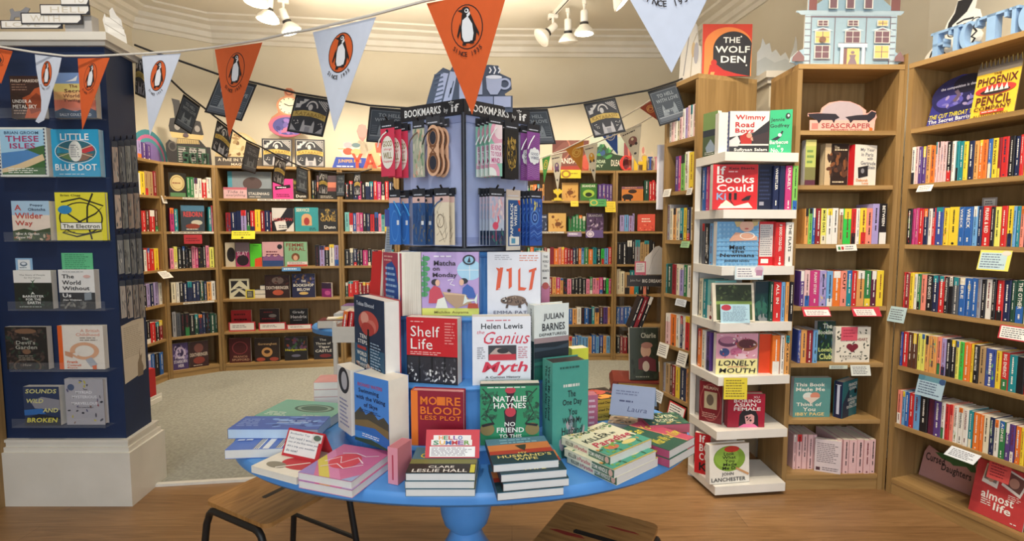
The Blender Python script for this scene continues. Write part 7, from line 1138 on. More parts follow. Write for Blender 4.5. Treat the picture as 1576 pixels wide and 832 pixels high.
pb('sunset-coloured paperback with bare birds, top ledge of the pier', (83, 147, 112, 181), 0, '#8fb4dc', [('r', 0, 0, 100, 26, '#7a9ad0'), ('r', 0, 24, 100, 44, '#d8c87a'), ('r', 0, 42, 100, 62, '#e8b47a'), ('r', 0, 60, 100, 84, '#e0826a'), ('p', [(0, 86), (20, 78), (50, 86), (80, 76), (100, 84), (100, 100), (0, 100)], '#3a5470'), ('p', [(30, 20), (48, 14), (60, 6), (56, 18)], '#e8ecf0'), ('t', 'The', 38, 26, 58, 33, '#7a4a3a'), ('t', 'Secret', 26, 36, 76, 44, '#7a4a3a'), ('t', 'World of', 22, 47, 80, 55, '#7a4a3a'), ('t', 'Twilight', 22, 58, 78, 66, '#7a4a3a'), ('t', 'SALLY COULTHARD', 12, 90, 88, 96, '#dfe6ee')], t=.035, pages='#cfc8bc')
pb('pale stamp-edged paperback of a sandy bay, second ledge of the pier', (-2, 73, 196, 271), 1, '#a9d0e8', [('r', 0, 0, 100, 100, '#e2e6e0'), ('r', 5, 4, 95, 96, '#9fcbe6'), ('p', [(5, 62), (40, 52), (60, 44), (95, 36), (95, 96), (5, 96)], '#3f6a3a'), ('p', [(5, 52), (60, 46), (90, 58), (60, 74), (20, 82), (5, 84)], '#4f86c0'), ('p', [(5, 84), (40, 74), (70, 62), (90, 54), (94, 66), (60, 80), (20, 90), (5, 92)], '#dcc49a'), ('t', 'BRIAN GROOM', 14, 8, 84, 14, '#3a5a7a'), ('t', 'THESE', 16, 17, 84, 29, '#a83a6a'), ('t', 'ISLES', 24, 32, 76, 43, '#a83a6a'), ('n', 3, 18, 82, 84, 94, '#e6ecdc')] + [('e', 3, 4 + i * 7, 1.6, 1.8, '#1c2f56') for i in range(14)] + [('e', 97, 4 + i * 7, 1.6, 1.8, '#1c2f56') for i in range(14)], t=.04, pages='#d4cdc2')
pb('bright blue novel with an oval of coloured landscapes, second ledge', (80, 153, 199, 273), 1, '#2a9fcc', [('e', 50, 47, 44, 25, '#dfe8ee'), ('e', 50, 47, 42.5, 23.5, '#2f6a7a'), ('p', [(50, 46), (84, 32), (90, 44), (70, 50)], '#c83a40'), ('p', [(50, 46), (14, 36), (10, 50), (30, 50)], '#2a8aa8'), ('p', [(14, 52), (50, 48), (40, 66), (22, 60)], '#6a8a5a'), ('p', [(52, 48), (88, 52), (74, 64), (56, 68)], '#8a6a5a'), ('l', [(14, 36), (86, 58)], 1.6, '#d8c8a8'), ('l', [(86, 34), (14, 58)], 1.6, '#d8c8a8'), ('e', 50, 46, 14, 22, '#e4e4dc'), ('n', 7, 40, 32, 60, 60, '#7a7a80'), ('t', 'LITTLE', 20, 9, 80, 23, '#f4f6f4'), ('t', 'BLUE DOT', 6, 73, 94, 87, '#f4f6f4'), ('n', 1, 14, 93, 86, 97, '#bfe0ee')], t=.035, pages='#9fc0d4')
pb('small pastel paperback with red title over a garden, third ledge', (19, 77, 309, 370), 2, '#dcd6d0', [('r', 0, 0, 100, 40, '#a9c8e0'), ('r', 0, 36, 100, 74, '#e8d8c8'), ('p', [(0, 76), (30, 70), (60, 76), (100, 68), (100, 100), (0, 100)], '#3f4f34'), ('s', 14, 4, 80, 96, 98, 6, ['#a86a4a', '#c8b49a', '#5a6a3a']), ('t', 'A', 8, 10, 26, 24, '#c0483c'), ('t', 'Wilder', 8, 30, 82, 45, '#c0483c'), ('t', 'Way', 8, 50, 54, 66, '#c0483c'), ('t', 'Poppy', 50, 8, 84, 15, '#3a4a60'), ('t', 'Okotcha', 44, 18, 90, 25, '#3a4a60'), ('t', 'How A Garden', 8, 80, 70, 86, '#e8e4d8'), ('t', 'Grew Me', 8, 89, 50, 95, '#e8e4d8')], t=.04, pages='#d8d0c4')
pb('yellow novel with looping black lines and a blue dot, third ledge', (86, 163, 296, 370), 2, '#e6dc3c', [('o', 50, 54, 44, 34, .07, '#23221c'), ('l', [(12, 20), (50, 12), (96, 28), (80, 44), (30, 70), (12, 84), (40, 92), (90, 80)], 3, '#23221c'), ('l', [(76, 2), (64, 30), (62, 60), (70, 98)], 3.4, '#23221c'), ('l', [(24, 44), (60, 70)], 3, '#23221c'), ('e', 19, 36, 14, 9, '#2f86c0'), ('r', 8, 62, 92, 78, '#23221c'), ('r', 9.5, 63.5, 90.5, 76.5, '#f1efe4'), ('t', 'The Electron', 13, 66, 87, 74.5, '#23221c'), ('t', 'Brian Clegg', 12, 4, 52, 9, '#5a5420'), ('n', 1, 12, 81, 44, 85, '#5a5420')], t=.02, pages='#e0dcc8', hard=True)
pb('black and white paperback with a seedling between white and dark halves, fourth ledge', (22, 80, 416, 476), 3, '#1e2420', [('r', 0, 0, 100, 32, '#e8e6e0'), ('t', 'The Story of People', 16, 10, 84, 15, '#8a8a84'), ('t', 'for Our Future', 28, 17, 72, 21, '#8a8a84'), ('p', [(44, 24), (50, 28), (58, 22), (52, 30), (52, 44), (49, 44), (49, 30)], '#2f5a34'), ('s', 20, 6, 38, 94, 92, 6, ['#2c3a2e', '#2f4a38']), ('t', 'A', 44, 56, 54, 62, '#eceee8'), ('t', 'BARRISTER', 22, 64, 78, 70, '#eceee8'), ('t', 'FOR THE', 30, 72, 70, 78, '#eceee8'), ('t', 'EARTH', 34, 80, 68, 87, '#eceee8'), ('n', 1, 12, 92, 88, 97, '#a8b0a8')], t=.035, pages='#d8d2c8')
pb('white paperback with a grey city scene below its title, fourth ledge', (91, 146, 415, 476), 3, '#e4e3e0', [('r', 0, 58, 100, 100, '#3a3c40'), ('p', [(0, 80), (40, 70), (70, 84), (100, 78), (100, 100), (0, 100)], '#2a2a2c'), ('s', 14, 4, 76, 70, 96, 7, ['#6a6a66', '#4a4c4c', '#85827a']), ('p', [(70, 60), (90, 56), (90, 76), (70, 78)], '#8a949c'), ('t', 'The', 10, 12, 44, 22, '#2a2a2c'), ('t', 'World', 10, 27, 62, 38, '#2a2a2c'), ('t', 'Without', 10, 42, 86, 52, '#2a2a2c'), ('t', 'Us', 10, 60, 34, 70, '#f0f0ee'), ('t', 'Alan Weisman', 10, 74, 62, 79, '#dcdcda'), ('e', 80, 17, 10, 4, '#d8b0a8'), ('n', 1, 14, 3, 86, 8, '#b0b0ae')], t=.035, pages='#d8d2c8')
card('note_card', 'small pale blue card with a sketch above the seedling paperback', 'note', (24, 50, 397, 417), '#8fb8dc', [('r', 14, 12, 86, 90, '#e4e8ea'), ('e', 48, 46, 22, 18, '#6a7a8a'), ('e', 48, 42, 14, 10, '#dfe4ea'), ('n', 1, 24, 66, 76, 84, '#7a8894')], z=aty(37, 417, 2.79).z, Y=2.797, th=.0012)
card('note_card', 'mint green handwritten card above the white city paperback', 'note', (95, 143, 389, 417), '#62c08a', [('n', 8, 10, 6, 90, 94, '#3f8a66')], z=aty(119, 417, 2.79).z, Y=2.797, th=.0012)
pb('very dark paperback with a symmetrical plant engraving, fifth ledge', (9, 73, 503, 569), 4, '#1f1c1e', [('s', 40, 4, 4, 46, 96, 6, ['#3a2f2c', '#4a3a34', '#2a3a30']), ('s', 40, 54, 4, 96, 96, 6, ['#3a2f2c', '#4a3a34', '#2a3a30']), ('e', 50, 10, 26, 6, '#7a5a44'), ('e', 50, 58, 10, 6, '#7a5a44'), ('o', 50, 92, 34, 18, .14, '#5a4a3a'), ('t', 'The', 40, 24, 56, 30, '#a8a89c'), ('t', "Devil's", 26, 32, 72, 41, '#a8a89c'), ('t', 'Garden', 24, 43, 76, 52, '#a8a89c'), ('n', 3, 30, 66, 70, 80, '#8a8478'), ('t', 'Huw', 40, 86, 60, 92, '#8a8478')], t=.035, pages='#cfcac0')
pb('white paperback with an orange spine and a curled pencil shaving, fifth ledge', (90, 160, 501, 569), 4, '#e4ddd2', [('r', 0, 0, 10, 100, '#e0601f'), ('t', 'A British', 50, 8, 92, 15, '#d89a84'), ('t', 'Childhood', 40, 17, 92, 24, '#d89a84'), ('n', 2, 48, 26, 92, 36, '#8a8078'), ('o', 57, 58, 32, 20, .34, '#d8a684'), ('p', [(14, 58), (32, 62), (30, 74), (14, 68)], '#c89474'), ('p', [(30, 64), (46, 60), (40, 70)], '#e4ddd2'), ('p', [(58, 78), (72, 72), (84, 88), (70, 96)], '#a8aeb8'), ('p', [(72, 92), (82, 90), (82, 100), (74, 100)], '#d86a3c'), ('t', 'Frank', 18, 80, 42, 86, '#d8602c'), ('t', 'Cottrell', 18, 88, 48, 93, '#d8602c'), ('t', 'Boyce', 18, 94.5, 40, 98.5, '#d8602c')], t=.03, spine='#e0601f')
pb('navy paperback with slanted yellow capital lettering, bottom ledge', (37, 92, 595, 654), 5, '#2a3a5c', [('p', [(20, 40), (50, 26), (100, 34), (100, 60), (30, 56)], '#8a8a94'), ('p', [(0, 60), (50, 56), (60, 70), (0, 74)], '#2f6ab0'), ('p', [(0, 84), (40, 70), (100, 80), (100, 100), (0, 100)], '#1e2430'), ('t', 'SOUNDS', 6, 6, 92, 17, '#d8d48a', 1, .2), ('t', 'WILD', 6, 31, 54, 42, '#d8d48a', 1, .2), ('t', 'AND', 52, 55, 94, 66, '#d8d48a', 1, .2), ('t', 'BROKEN', 6, 80, 90, 92, '#e0d84a', 1, .2)], t=.04, pages='#d8d4cc')
pb('grey hardback scattered with small insects and leaves, bottom ledge', (101, 160, 583, 653), 5, '#a9a8b0', [('s', 30, 4, 4, 96, 96, 4.4, ['#4a4a58', '#3a3a44', '#8a3a44', '#b8b04a', '#5a5a7a', '#7a5a4a']), ('r', 18, 24, 82, 58, '#a9a8b0'), ('e', 16, 18, 9, 7, '#4a5a7a'), ('t', 'MYRIAD', 28, 26, 70, 32, '#e4e4e8'), ('t', 'MYSTERIOUS', 18, 36, 82, 42, '#e4e4e8'), ('t', 'MARVELLOUS', 16, 50, 84, 56, '#e4e4e8'), ('t', 'John Lewis-Stempel', 30, 60, 72, 64, '#5a5a64')], t=.03, hard=True, pages='#d8d4d0')
# hanging strips on the pier's side face
def pside(y): return PX1 - .035 * (y - PY0) / (PY1 - PY0)
for r, (vt, vb) in enumerate([(216, 282), (289, 352), (358, 421), (428, 488)]):
    for c in range(4):
        y = 2.835 + c * .058; zt2, zb2 = aty(195, vt - c * 1.0, y).z, aty(195, vb, y).z; x = pside(y) + .002; h = zt2 - zb2 - .01
        t = thing('keepsake_strip', 'dark hanging metal-look bookmark strip, %s along the %s row on the pier side' % (ORD[c], ORD[r]), 'bookmark', TR(x, y, zt2, R(38)), 'bookmark strips on the pier side')
        mb = MB(); mb.tube([(0, .02 * 0, 0), (0, -.03, .002), (0, -.055, .012)], .003, HB, 6); obj('hook', mb, t)
        rg = random.Random(r * 9 + c); col = rg.choice(['#8f8c80', '#74706a', '#a09884', '#a88e78', '#807c72']) if r < 3 else rg.choice(['#ac9c8c', '#bcaa98', '#9a8a7a'])
        w = .024; mb = MB(); X = Matrix.Translation((0, -.045, -.01)); Q = [(-w / 2, -h), (w / 2, -h * .97), (w / 2, -.02), (w * .3, 0), (-w * .3, 0), (-w / 2, -.02)]
        mb.prism(Q, -.003, 0, M(col), X @ Matrix(((1, 0, 0, 0), (0, 0, -1, 0), (0, 1, 0, 0), (0, 0, 0, 1)))); art(mb, [('r', 0, 0, 100, 14, '#24242a'), ('s', 14, 10, 20, 90, 96, 12, ['#8a8478', '#2a2a2a', '#a8a090', '#55504a'])], (-w / 2, -.0451, -.01 - h), (1, 0, 0), (0, 0, 1), w, h, 1, r * 9 + c); obj('strip', mb, t)
a, b = aty(192, 505, 2.83), aty(216, 492, 3.03)
mb = card_geo([(0, 4), (50, 0), (100, 0), (100, 90), (55, 96), (4, 100)], .22, .335, .0015, '#cfc5b4', [('n', 16, 8, 8, 90, 60, '#b0a594'), ('p', [(62, 74), (70, 66), (72, 50), (76, 64), (84, 60), (80, 72), (88, 84), (84, 98), (60, 98)], '#8a7a66')], 3)
tag(obj('paper_notice', mb, None, Matrix.Translation((pside(2.925) + .002, 2.915, aty(200, 584, 2.9).z)) @ Matrix.Rotation(R(98), 4, 'Z')), 'cream paper notice with a hare silhouette on the pier side', 'notice')
# sign on top of the pier
ZP = PZ + .04 + .0005
SG = [(0, 100), (0, 72), (34, 70), (38, 60), (34, 40), (42, 28), (66, 26), (76, 18), (84, 14), (100, 30)]
sg = thing('book_stack_sign', 'white cut-out sign of stacked books with a cat standing on the navy pier', 'sign', TR(0, 2.82, ZP))
def sgp(u, v): q = aty(u, v, 2.82); return q.x, q.z - ZP
XZ = Matrix(((1, 0, 0, 0), (0, 0, -1, 0), (0, 1, 0, 0), (0, 0, 0, 1)))
for i, (s, u0, u1, v0, v1, tx0, tx1) in enumerate([('LOVE', 0, 96, 31, 44, 8, 62), ('WITH', 33, 128, 20, 37.5, 48, 94), ('HELL', 64, 141, 8, 24, 80, 133), ('TO', 97, 141, -8, 10.5, 116, 134)]):
    (x0, z1), (x1, z0) = sgp(u0, v0), sgp(u1, v1); z0 = max(z0, .0004) ; mb = MB(); y0 = -.006 - i * .0
    mb.prism([(x0, z0), (x1, z0), (x1, z1), (x0, z1)], -.005, 0, M('#33333a'), Matrix.Translation((0, -.006 * i, 0)) @ XZ); g = .006
    art(mb, [('p', [(2, 10), (98, 8), (98, 60), (92, 90), (2, 90)], '#e9e6e0')], (x0, -.006 * i, z0), (1, 0, 0), (0, 0, 1), x1 - x0, z1 - z0)
    (a0, b1), (a1, b0) = sgp(tx0, v0 + (v1 - v0) * .24), sgp(tx1, v1 - (v1 - v0) * .2); text(mb, s, (a0, -.006 * i - .0006, b0), (1, 0, 0), (0, 0, 1), a1 - a0, b1 - b0, '#cfc6b4', 0)
    obj('book_panel', mb, sg)
mb = MB(); pts = [sgp(u, v) for u, v in [(13, 32), (15, 22), (13, 14), (17, 12), (20, 17), (30, 16), (38, 10), (44, 12), (40, 20), (34, 18), (34, 32), (30, 32), (28, 25), (20, 26), (19, 32)]]; mb.prism(pts, -.005, 0, M('#8a8a8e'), Matrix.Translation((0, .006, 0)) @ XZ); obj('cat_cutout', mb, sg)
mb = MB(); (x0, z1), (x1, z0) = sgp(96, 22), sgp(139, 46); mb.box(x0, .012, .0005, x1, .06, z1, M('#b8b4b0')); obj('support_box', mb, sg)
card('display_board', 'white cut-out of small stacked books seen edge-on at the pier corner', 'display board', (158, 194, 12, 52), '#e6e2da', [('r', 10, 30, 70, 44, '#f0ece4'), ('r', 20, 55, 90, 70, '#f0ece4'), ('l', [(8, 50), (92, 74)], 4, '#b8b0a4'), ('l', [(30, 30), (92, 52)], 3, '#b8b0a4')], z=ZP, Y=2.93, yaw=R(40), poly=[(30, 100), (10, 70), (0, 40), (10, 20), (20, 44), (34, 40), (30, 10), (44, 0), (60, 20), (80, 30), (84, 56), (96, 70), (100, 100)], th=.006)

# ---------------------------------------------------------------- bunting
OR_, WH_, INK = '#d95f2b', '#d2daea', '#241f22'
def penguin(fill):
    L = [('e', 50, 26, 19.5, 19, INK)] + ([('e', 50, 26, 18.3, 18, OR_)] )
    L += [('p', [(45, 15), (51, 12.5), (56, 16), (59, 22), (62, 30), (60, 38), (56, 40), (46, 40), (42, 36), (42, 26), (44, 20)], INK), ('p', [(45.5, 20), (52, 17), (57, 24), (58, 32), (56, 38.5), (46, 38.5), (44, 34), (44, 26)], '#e9ebf0'),
          ('e', 50, 12.5, 5.2, 3.6, INK), ('p', [(46, 11), (40, 11.4), (46, 14)], INK), ('e', 51.4, 12.6, 2.6, 1.8, '#e9ebf0'), ('e', 51, 12.4, 1.3, 1.0, INK), ('p', [(51, 16), (55, 13.5), (55.5, 16), (52, 18.5)], '#e9ebf0'), ('p', [(42.5, 22), (38, 33), (39, 35), (43, 28)], INK), ('p', [(58, 20), (65, 32), (64.5, 35), (60, 29)], INK),
          ('p', [(44, 41.5), (45, 38.5), (48, 38.5), (49, 41.5)], INK), ('p', [(53, 40.5), (54, 38), (57, 38), (59, 40.5)], INK)]
    return L
def flagpoly(name, label, corners, Y, front, els, cat='flag', group=None, edge=None, arc=None, th=.0012, outl=None):
    """A cloth or paper flag: top-left, top-right and bottom points seen at (u,v), each at its own distance."""
    Ys = Y if isinstance(Y, (list, tuple)) else [Y] * len(corners); P = [aty(u, v, y) for (u, v), y in zip(corners, Ys)]
    if len(P) == 3: T0, T1, tip = P; D = tip - (T0 + T1) / 2; outline = outl or [(0, 0), (50, 100), (100, 0)]
    else: T0, T1, BR, BL = P; D = ((BL - T0) + (BR - T1)) / 2; outline = [(0, 0), (0, 100), (100, 100), (100, 0)]
    ex = T1 - T0; w, h = ex.length, D.length; ex = ex / w; ey = -D / h; nz = ex.cross(ey).normalized(); dz = Vector((0, 0, -.007)) - nz * .004; T0 = T0 + dz; T1 = T1 + dz; c = (T0 + T1) / 2; o = T0 + D - c; mb = MB()
    F = [o + ex * (w * x / 100) + ey * (h * (100 - y) / 100) for x, y in outline]; n = len(F)
    mb.add(F, [tuple(range(n))], M(front)); mb.add([p - nz * th for p in F], [tuple(range(n - 1, -1, -1))], M(edge or front))
    mb.add(F + [p - nz * th for p in F], [(i, n + i, n + (i + 1) % n, (i + 1) % n) for i in range(n)], M(edge or front))
    art(mb, els, o, ex, ey, w, h, 1, int(corners[0][0]))
    if arc: arc_text(mb, arc, o + ex * w * .5 + ey * h * .74 + nz * .0028, ex, ey, w * .245, 230, 310, w * .058, INK, 1, h * .232)
    fl = obj(name, mb, None, Matrix.Translation(c)); return tag(fl, label, cat, group), T0, T1
def cord(name, label, pts, r, m):
    P = [aty(u, v, y) for u, v, y in pts]; c = P[0]; mb = MB(); mb.tube([p - c for p in P], r, M(m), 6); return tag(obj(name, mb, None, Matrix.Translation(c), True), label, 'bunting cord')
PS = [(-40, 64, 2.62), (0, 72, 2.62), (50, 80, 2.62), (100, 86, 2.62), (150, 86, 2.60), (217, 82.5, 2.56), (277, 78.5, 2.48), (328, 73, 2.38), (402, 61, 2.2), (440, 52, 2.1), (480, 45, 2.0), (577, 22, 1.82), (655, 1, 1.68), (781, -24, 1.50), (855, -65, 1.47), (918, -95, 1.45), (1140, -115, 1.28), (1300, -125, 1.15)]
cord('bunting_cord', 'white cord of the orange and white pennants strung across the room', PS, .0048, '#e4dfd4')
for (cs, Y, w, l) in [([(-34, 66), (18, 76), (0, 126)], [2.63, 2.63, 2.62], 0, 'orange pennant cut by the photo edge, leftmost on the white cord'), ([(52, 81), (93, 86), (64, 188)], [2.66, 2.60, 2.60], 1, 'narrow twisted white pennant in front of the top pier ledge'), ([(118, 87), (167, 86), (125, 197)], [2.65, 2.58, 2.6], 0, 'orange pennant in front of the sunset-coloured paperback'),
        ([(217, 83), (277, 79), (229, 206)], [2.56, 2.48, 2.5], 1, 'white pennant hanging just right of the navy pier'), ([(329, 73), (402, 62), (351, 208)], [2.38, 2.2, 2.28], 0, 'orange pennant in front of the grey square flag'), ([(480, 46), (577, 22), (513, 198)], [2.0, 1.82, 1.9], 1, 'white pennant hanging left of the bookmark stand'),
        ([(655, 1), (781, -24), (725, 172)], [1.68, 1.48, 1.56], 0, 'large orange pennant in front of the bookmark stand header'), ([(918, -95), (1140, -115), (1033, 107)], [1.45, 1.28, 1.37], 1, 'large pale pennant nearest the shop front, above the black flags')]:
    flagpoly('pennant', l, cs, Y, WH_ if w else OR_, penguin(w), 'pennant', 'orange and white pennants', arc='SINCE 1935', outl=[(0, 0), (10, 22), (26, 45), (38, 66), (40, 82), (22, 98), (34, 100), (54, 94), (64, 76), (74, 52), (92, 24), (100, 0)] if 'twisted' in l else None)
KB = [('r', 0, 0, 100, 100, '#17181c'), ('r', 5, 8, 95, 95, '#6a6c74')] + [e if e[0] != 'r' or e[-1] not in ('#3b3a40', '#c9c6c0') else ('r', 7, 10, 93, 93, '#22242c') for e in KAT[1:]]
TH = [('r', 0, 0, 100, 100, '#17181c'), ('r', 5, 8, 95, 95, '#6f7680'), ('r', 6.5, 9.5, 93.5, 93.5, '#3a434e'), ('t', 'TO HELL', 24, 16, 80, 26, '#8c959c'), ('t', 'WITH LOVE', 16, 30, 90, 40, '#8c959c'), ('p', [(26, 78), (28, 56), (32, 46), (36, 56), (37, 62), (66, 62), (67, 56), (71, 46), (75, 56), (77, 78)], '#7e8890'), ('p', [(44, 78), (46, 66), (58, 66), (60, 78)], '#4a535e'), ('s', 14, 30, 60, 74, 76, 2.4, ['#a8b0b6', '#59626c'])] + [('l', [(10, 52 + i * 5), (24, 52 + i * 5)], 1.2, '#69737d') for i in range(5)] + [('l', [(78, 52 + i * 5), (92, 52 + i * 5)], 1.2, '#69737d') for i in range(5)] + [('r', 8, 79, 92, 92, '#59616c'), ('r', 8, 79, 92, 82, '#8a929a')]
cord('bunting_cord', 'black cord of square flags from the pier to the narrow bookcase', [(207, 69, 3.08), (233, 79, 3.10), (275, 93, 3.12), (335, 114, 3.14), (395, 128, 3.16), (455, 143, 3.2), (511, 152, 3.22), (569, 162, 3.25), (625, 166, 3.27), (720, 169, 3.3), (800, 167, 3.32), (845, 165, 3.34), (898, 158, 3.36), (947, 148, 3.38), (997, 139, 3.40), (1041, 125, 3.42), (1050, 121, 3.43)], .006, '#17181c')
for k, (cs, Y, d, l) in enumerate([([(208, 82), (224, 88), (226, 158), (203, 134)], [3.10, 3.04, 3.04, 3.10], 1, 'black square flag with gold band, folded edge-on at the pier'), ([(337, 114), (395, 128), (371, 185), (314, 170)], 3.15, 0, 'grey square castle flag behind the orange pennant'), ([(455, 143), (511, 152), (497, 209), (440, 200)], 3.21, 1, 'black square flag with gold band beside the pocket-watch cut-out'), ([(569, 162), (630, 167), (624, 221), (563, 216)], 3.26, 0, 'grey square castle flag left of the bookmark stand header'),
        ([(790, 167), (843, 165), (856, 219), (803, 222)], 3.33, 0, 'grey square castle flag right of the bookmark stand header'), ([(898, 158), (947, 148), (963, 200), (915, 211)], 3.37, 1, 'black square flag with gold band in front of the childrens pennants'), ([(997, 139), (1041, 125), (1057, 181), (1018, 190)], 3.41, 0, 'dark square castle flag at the narrow bookcase')]):
    flagpoly('square_flag', l, cs, Y, '#17181c', KB if d else TH, 'flag', 'black square flags')
cord('bunting_cord', 'second black cord of flags sloping down to the red letters', [(250, 112, 3.1), (264, 124, 3.2), (284, 143, 3.35), (308, 161, 3.48), (335, 182.5, 3.7), (359, 201, 3.85), (380, 216, 4.0), (402, 226, 4.3), (436, 244, 4.7), (460, 255, 4.95), (489, 263, 5.2), (522, 266, 5.42), (552, 265.5, 5.6), (572, 260, 5.68)], .006, '#17181c')
for k, (cs, Y, d, l) in enumerate([([(283, 143), (309, 162), (296, 207), (267, 187)], [3.35, 3.48, 3.48, 3.35], 0, 'dark castle flag in front of the typewriter cut-out'), ([(335, 183), (359, 201), (350, 243), (326, 229)], [3.7, 3.85, 3.85, 3.7], 1, 'dark gold-band flag below the orange pennant tip'), ([(380, 216), (401, 226), (394, 268), (372, 258)], [4.0, 4.3, 4.3, 4.0], 0, 'dark castle flag in front of the dome cut-out'), ([(424, 239), (441, 247), (436, 285), (421, 279)], [4.55, 4.75, 4.75, 4.55], 1, 'small dark gold-band flag below the left square board'),
        ([(457, 254), (474, 260), (472, 297), (457, 294)], [4.9, 5.06, 5.06, 4.9], 0, 'small dark castle flag in front of the gold leaf novel'), ([(491, 263), (505, 265), (503.5, 301), (491.5, 296)], [5.2, 5.32, 5.32, 5.2], 1, 'small dark gold-band flag in front of the red dawn novel'), ([(518, 266), (531, 266), (529, 302), (519, 301)], [5.4, 5.48, 5.48, 5.4], 0, 'small dark castle flag on the upright right of the dawn novel'), ([(545, 266), (555, 265.5), (554, 300), (546, 300)], [5.56, 5.6, 5.6, 5.56], 1, 'small dark gold-band flag nearest the red letters')]):
    flagpoly('square_flag', l, cs, Y, '#17181c', KB if d else TH, 'flag', 'black square flags')
cord('bunting_cord', 'white cord of the brown and blue childrens pennants', [(826, 246, 5.5), (834, 242.5, 5.45), (870, 229, 5.2), (898, 215, 5.0), (923, 202, 4.7), (958, 181, 4.3), (988, 163, 3.95), (1010, 148, 3.7)], .005, '#e4dfd4')
cord('bunting_cord', 'white cord of the pale childrens pennants below the other cord', [(836, 243, 5.5), (847, 239, 5.45), (872, 233, 5.25), (897, 225, 5.0), (919, 219, 4.8), (953, 205, 4.4), (987, 189, 4.1), (1008, 176, 3.9)], .005, '#e4dfd4')
def mon(c): return [('n', 1, 12, 5, 86, 13, '#4a4248'), ('e', 50, 33, 19, 12, c), ('e', 38, 43, 6, 4, '#3a3034'), ('e', 62, 43, 6, 4, '#3a3034'), ('e', 50, 28, 6, 4, '#e8dcc0'), ('e', 50, 68, 6, 3, '#4a4a50')]
def swirl(c): return [('o', 50, 28, 24, 18, .2, c), ('o', 50, 28, 14, 10, .35, c), ('l', [(28, 28), (50, 18), (70, 30)], 5, c)]
for cs, Y, f, e, l in [([(834, 243), (847, 238), (837, 281)], [5.45, 5.4, 5.42], '#3f8a42', swirl('#c8b850'), 'small green childrens pennant beside the purple bookmark'), ([(847, 239), (865, 235), (858, 294)], [5.45, 5.3, 5.38], '#e2dccb', mon('#7a5a8a'), 'pale childrens pennant with a purple creature'), ([(870, 229), (898, 215), (895, 262)], [5.2, 5.0, 5.08], '#c8862e', swirl('#e0b860'), 'amber childrens pennant with a gold swirl'), ([(897, 225), (919, 219), (915, 279)], [5.0, 4.8, 4.9], '#e2dccb', mon('#d8a02c'), 'pale childrens pennant with a yellow creature'),
        ([(922, 203), (949, 187), (950, 237)], [4.7, 4.42, 4.55], '#2a5fc0', swirl('#dfe6f2'), 'blue childrens pennant partly behind the black square flag'), ([(953, 205), (987, 189), (981, 252)], [4.4, 4.1, 4.25], '#e2dccb', mon('#8a5a5a'), 'pale childrens pennant with a brown creature'), ([(984, 165), (1006, 151), (1016, 187)], [3.97, 3.72, 3.8], '#a8402c', swirl('#e0a060'), 'rust red childrens pennant behind the last black flag')]:
    flagpoly('pennant', l, cs, Y, f, e, 'pennant', 'childrens pennants')

# ---------------------------------------------------------------- stools
IRON = mat('#262321', .45, 0.3)
def stool(label, C, yaw, L, D, z, red, top):
    t = thing('stool', label, 'stool', TR(C[0], C[1], 0, yaw)); mb = MB(); n = 6; q = []
    for cx, cy, a0 in ((L / 2 - .03, D / 2 - .03, 0), (-L / 2 + .03, D / 2 - .03, 90), (-L / 2 + .03, -D / 2 + .03, 180), (L / 2 - .03, -D / 2 + .03, 270)):
        q += [(cx + .03 * math.cos(R(a0 + 90 * i / n)), cy + .03 * math.sin(R(a0 + 90 * i / n))) for i in range(n + 1)]
    mb.prism(q, z - .016, z, STOOLWOOD)
    mb.prism([(-.075, -.012), (.075, -.012), (.08, 0), (.075, .012), (-.075, .012), (-.08, 0)], z, z + .0006, M('#1a1512'))
    if red:
        rg = random.Random(4)
        for i in range(5):
            x, y = rg.uniform(-L * .3, L * .3), rg.uniform(-D * .38, D * .38); ln = rg.uniform(.03, .07); w = rg.uniform(.005, .012); mb.prism([(x - ln, y - w * .3), (x, y - w), (x + ln, y - w * .2), (x + ln * .7, y + w), (x - ln * .6, y + w * .8)], z, z + .0004, M('#8f2a1f', .5))
    obj('seat', mb, t); r = .0135; zf = z - .030
    for s, nm in ((-1, 'side_frame'), (1, 'side_frame')):
        x = s * (L / 2 - .0); y = D / 2 - .02; pts = [(x * 1.10, -y - .06, 0.001), (x * 1.02, -y - .006, zf - .06)] + [(x, -y + .04 * (1 - math.cos(a)), zf - .05 + .05 * math.sin(a)) for a in [R(k) for k in (15, 40, 65, 90)]] + [(x, y - .04 * (1 - math.cos(a)), zf - .05 + .05 * math.sin(a)) for a in [R(k) for k in (90, 65, 40, 15)]] + [(x * 1.02, y + .006, zf - .06), (x * 1.10, y + .06, 0.001)]
        mb = MB(); mb.tube(pts, r, IRON, 10); obj(nm, mb, t, sm=True)
        mb = MB(); mb.tube([(x * 1.06, -y - .03, z * .42), (x * 1.06, y + .03, z * .42)], .009, IRON, 8); obj('stretcher', mb, t, sm=True)
    for y in (-D * .3, D * .3):
        mb = MB(); mb.tube([(-L / 2, y, zf), (L / 2, y, zf)], .009, IRON, 8); obj('cross_rail', mb, t, sm=True)
a, f = atz(305.6, 771, .45), atz(419, 806, .45); yw = R(61); D_ = .37; L_2 = .40; c = (a + f) / 2 + Vector((math.cos(yw), math.sin(yw), 0)) * L_2 / 2
stool('low plywood stool with a black tubular frame tucked under the table, left of the pedestal', (c.x, c.y), yw, L_2, D_, .45, False, None)
a, b, r_ = [atz(u, v, .45) for u, v in ((781, 832), (898, 780), (1047, 819))]; d1, d2 = (b - a), (r_ - b); c = a + d1 / 2 + d2 / 2
stool('plywood stool with scratched red paint marks in front of the table', (c.x, c.y), math.atan2(d2.y, d2.x), d2.length, d1.length, .45, True, None)

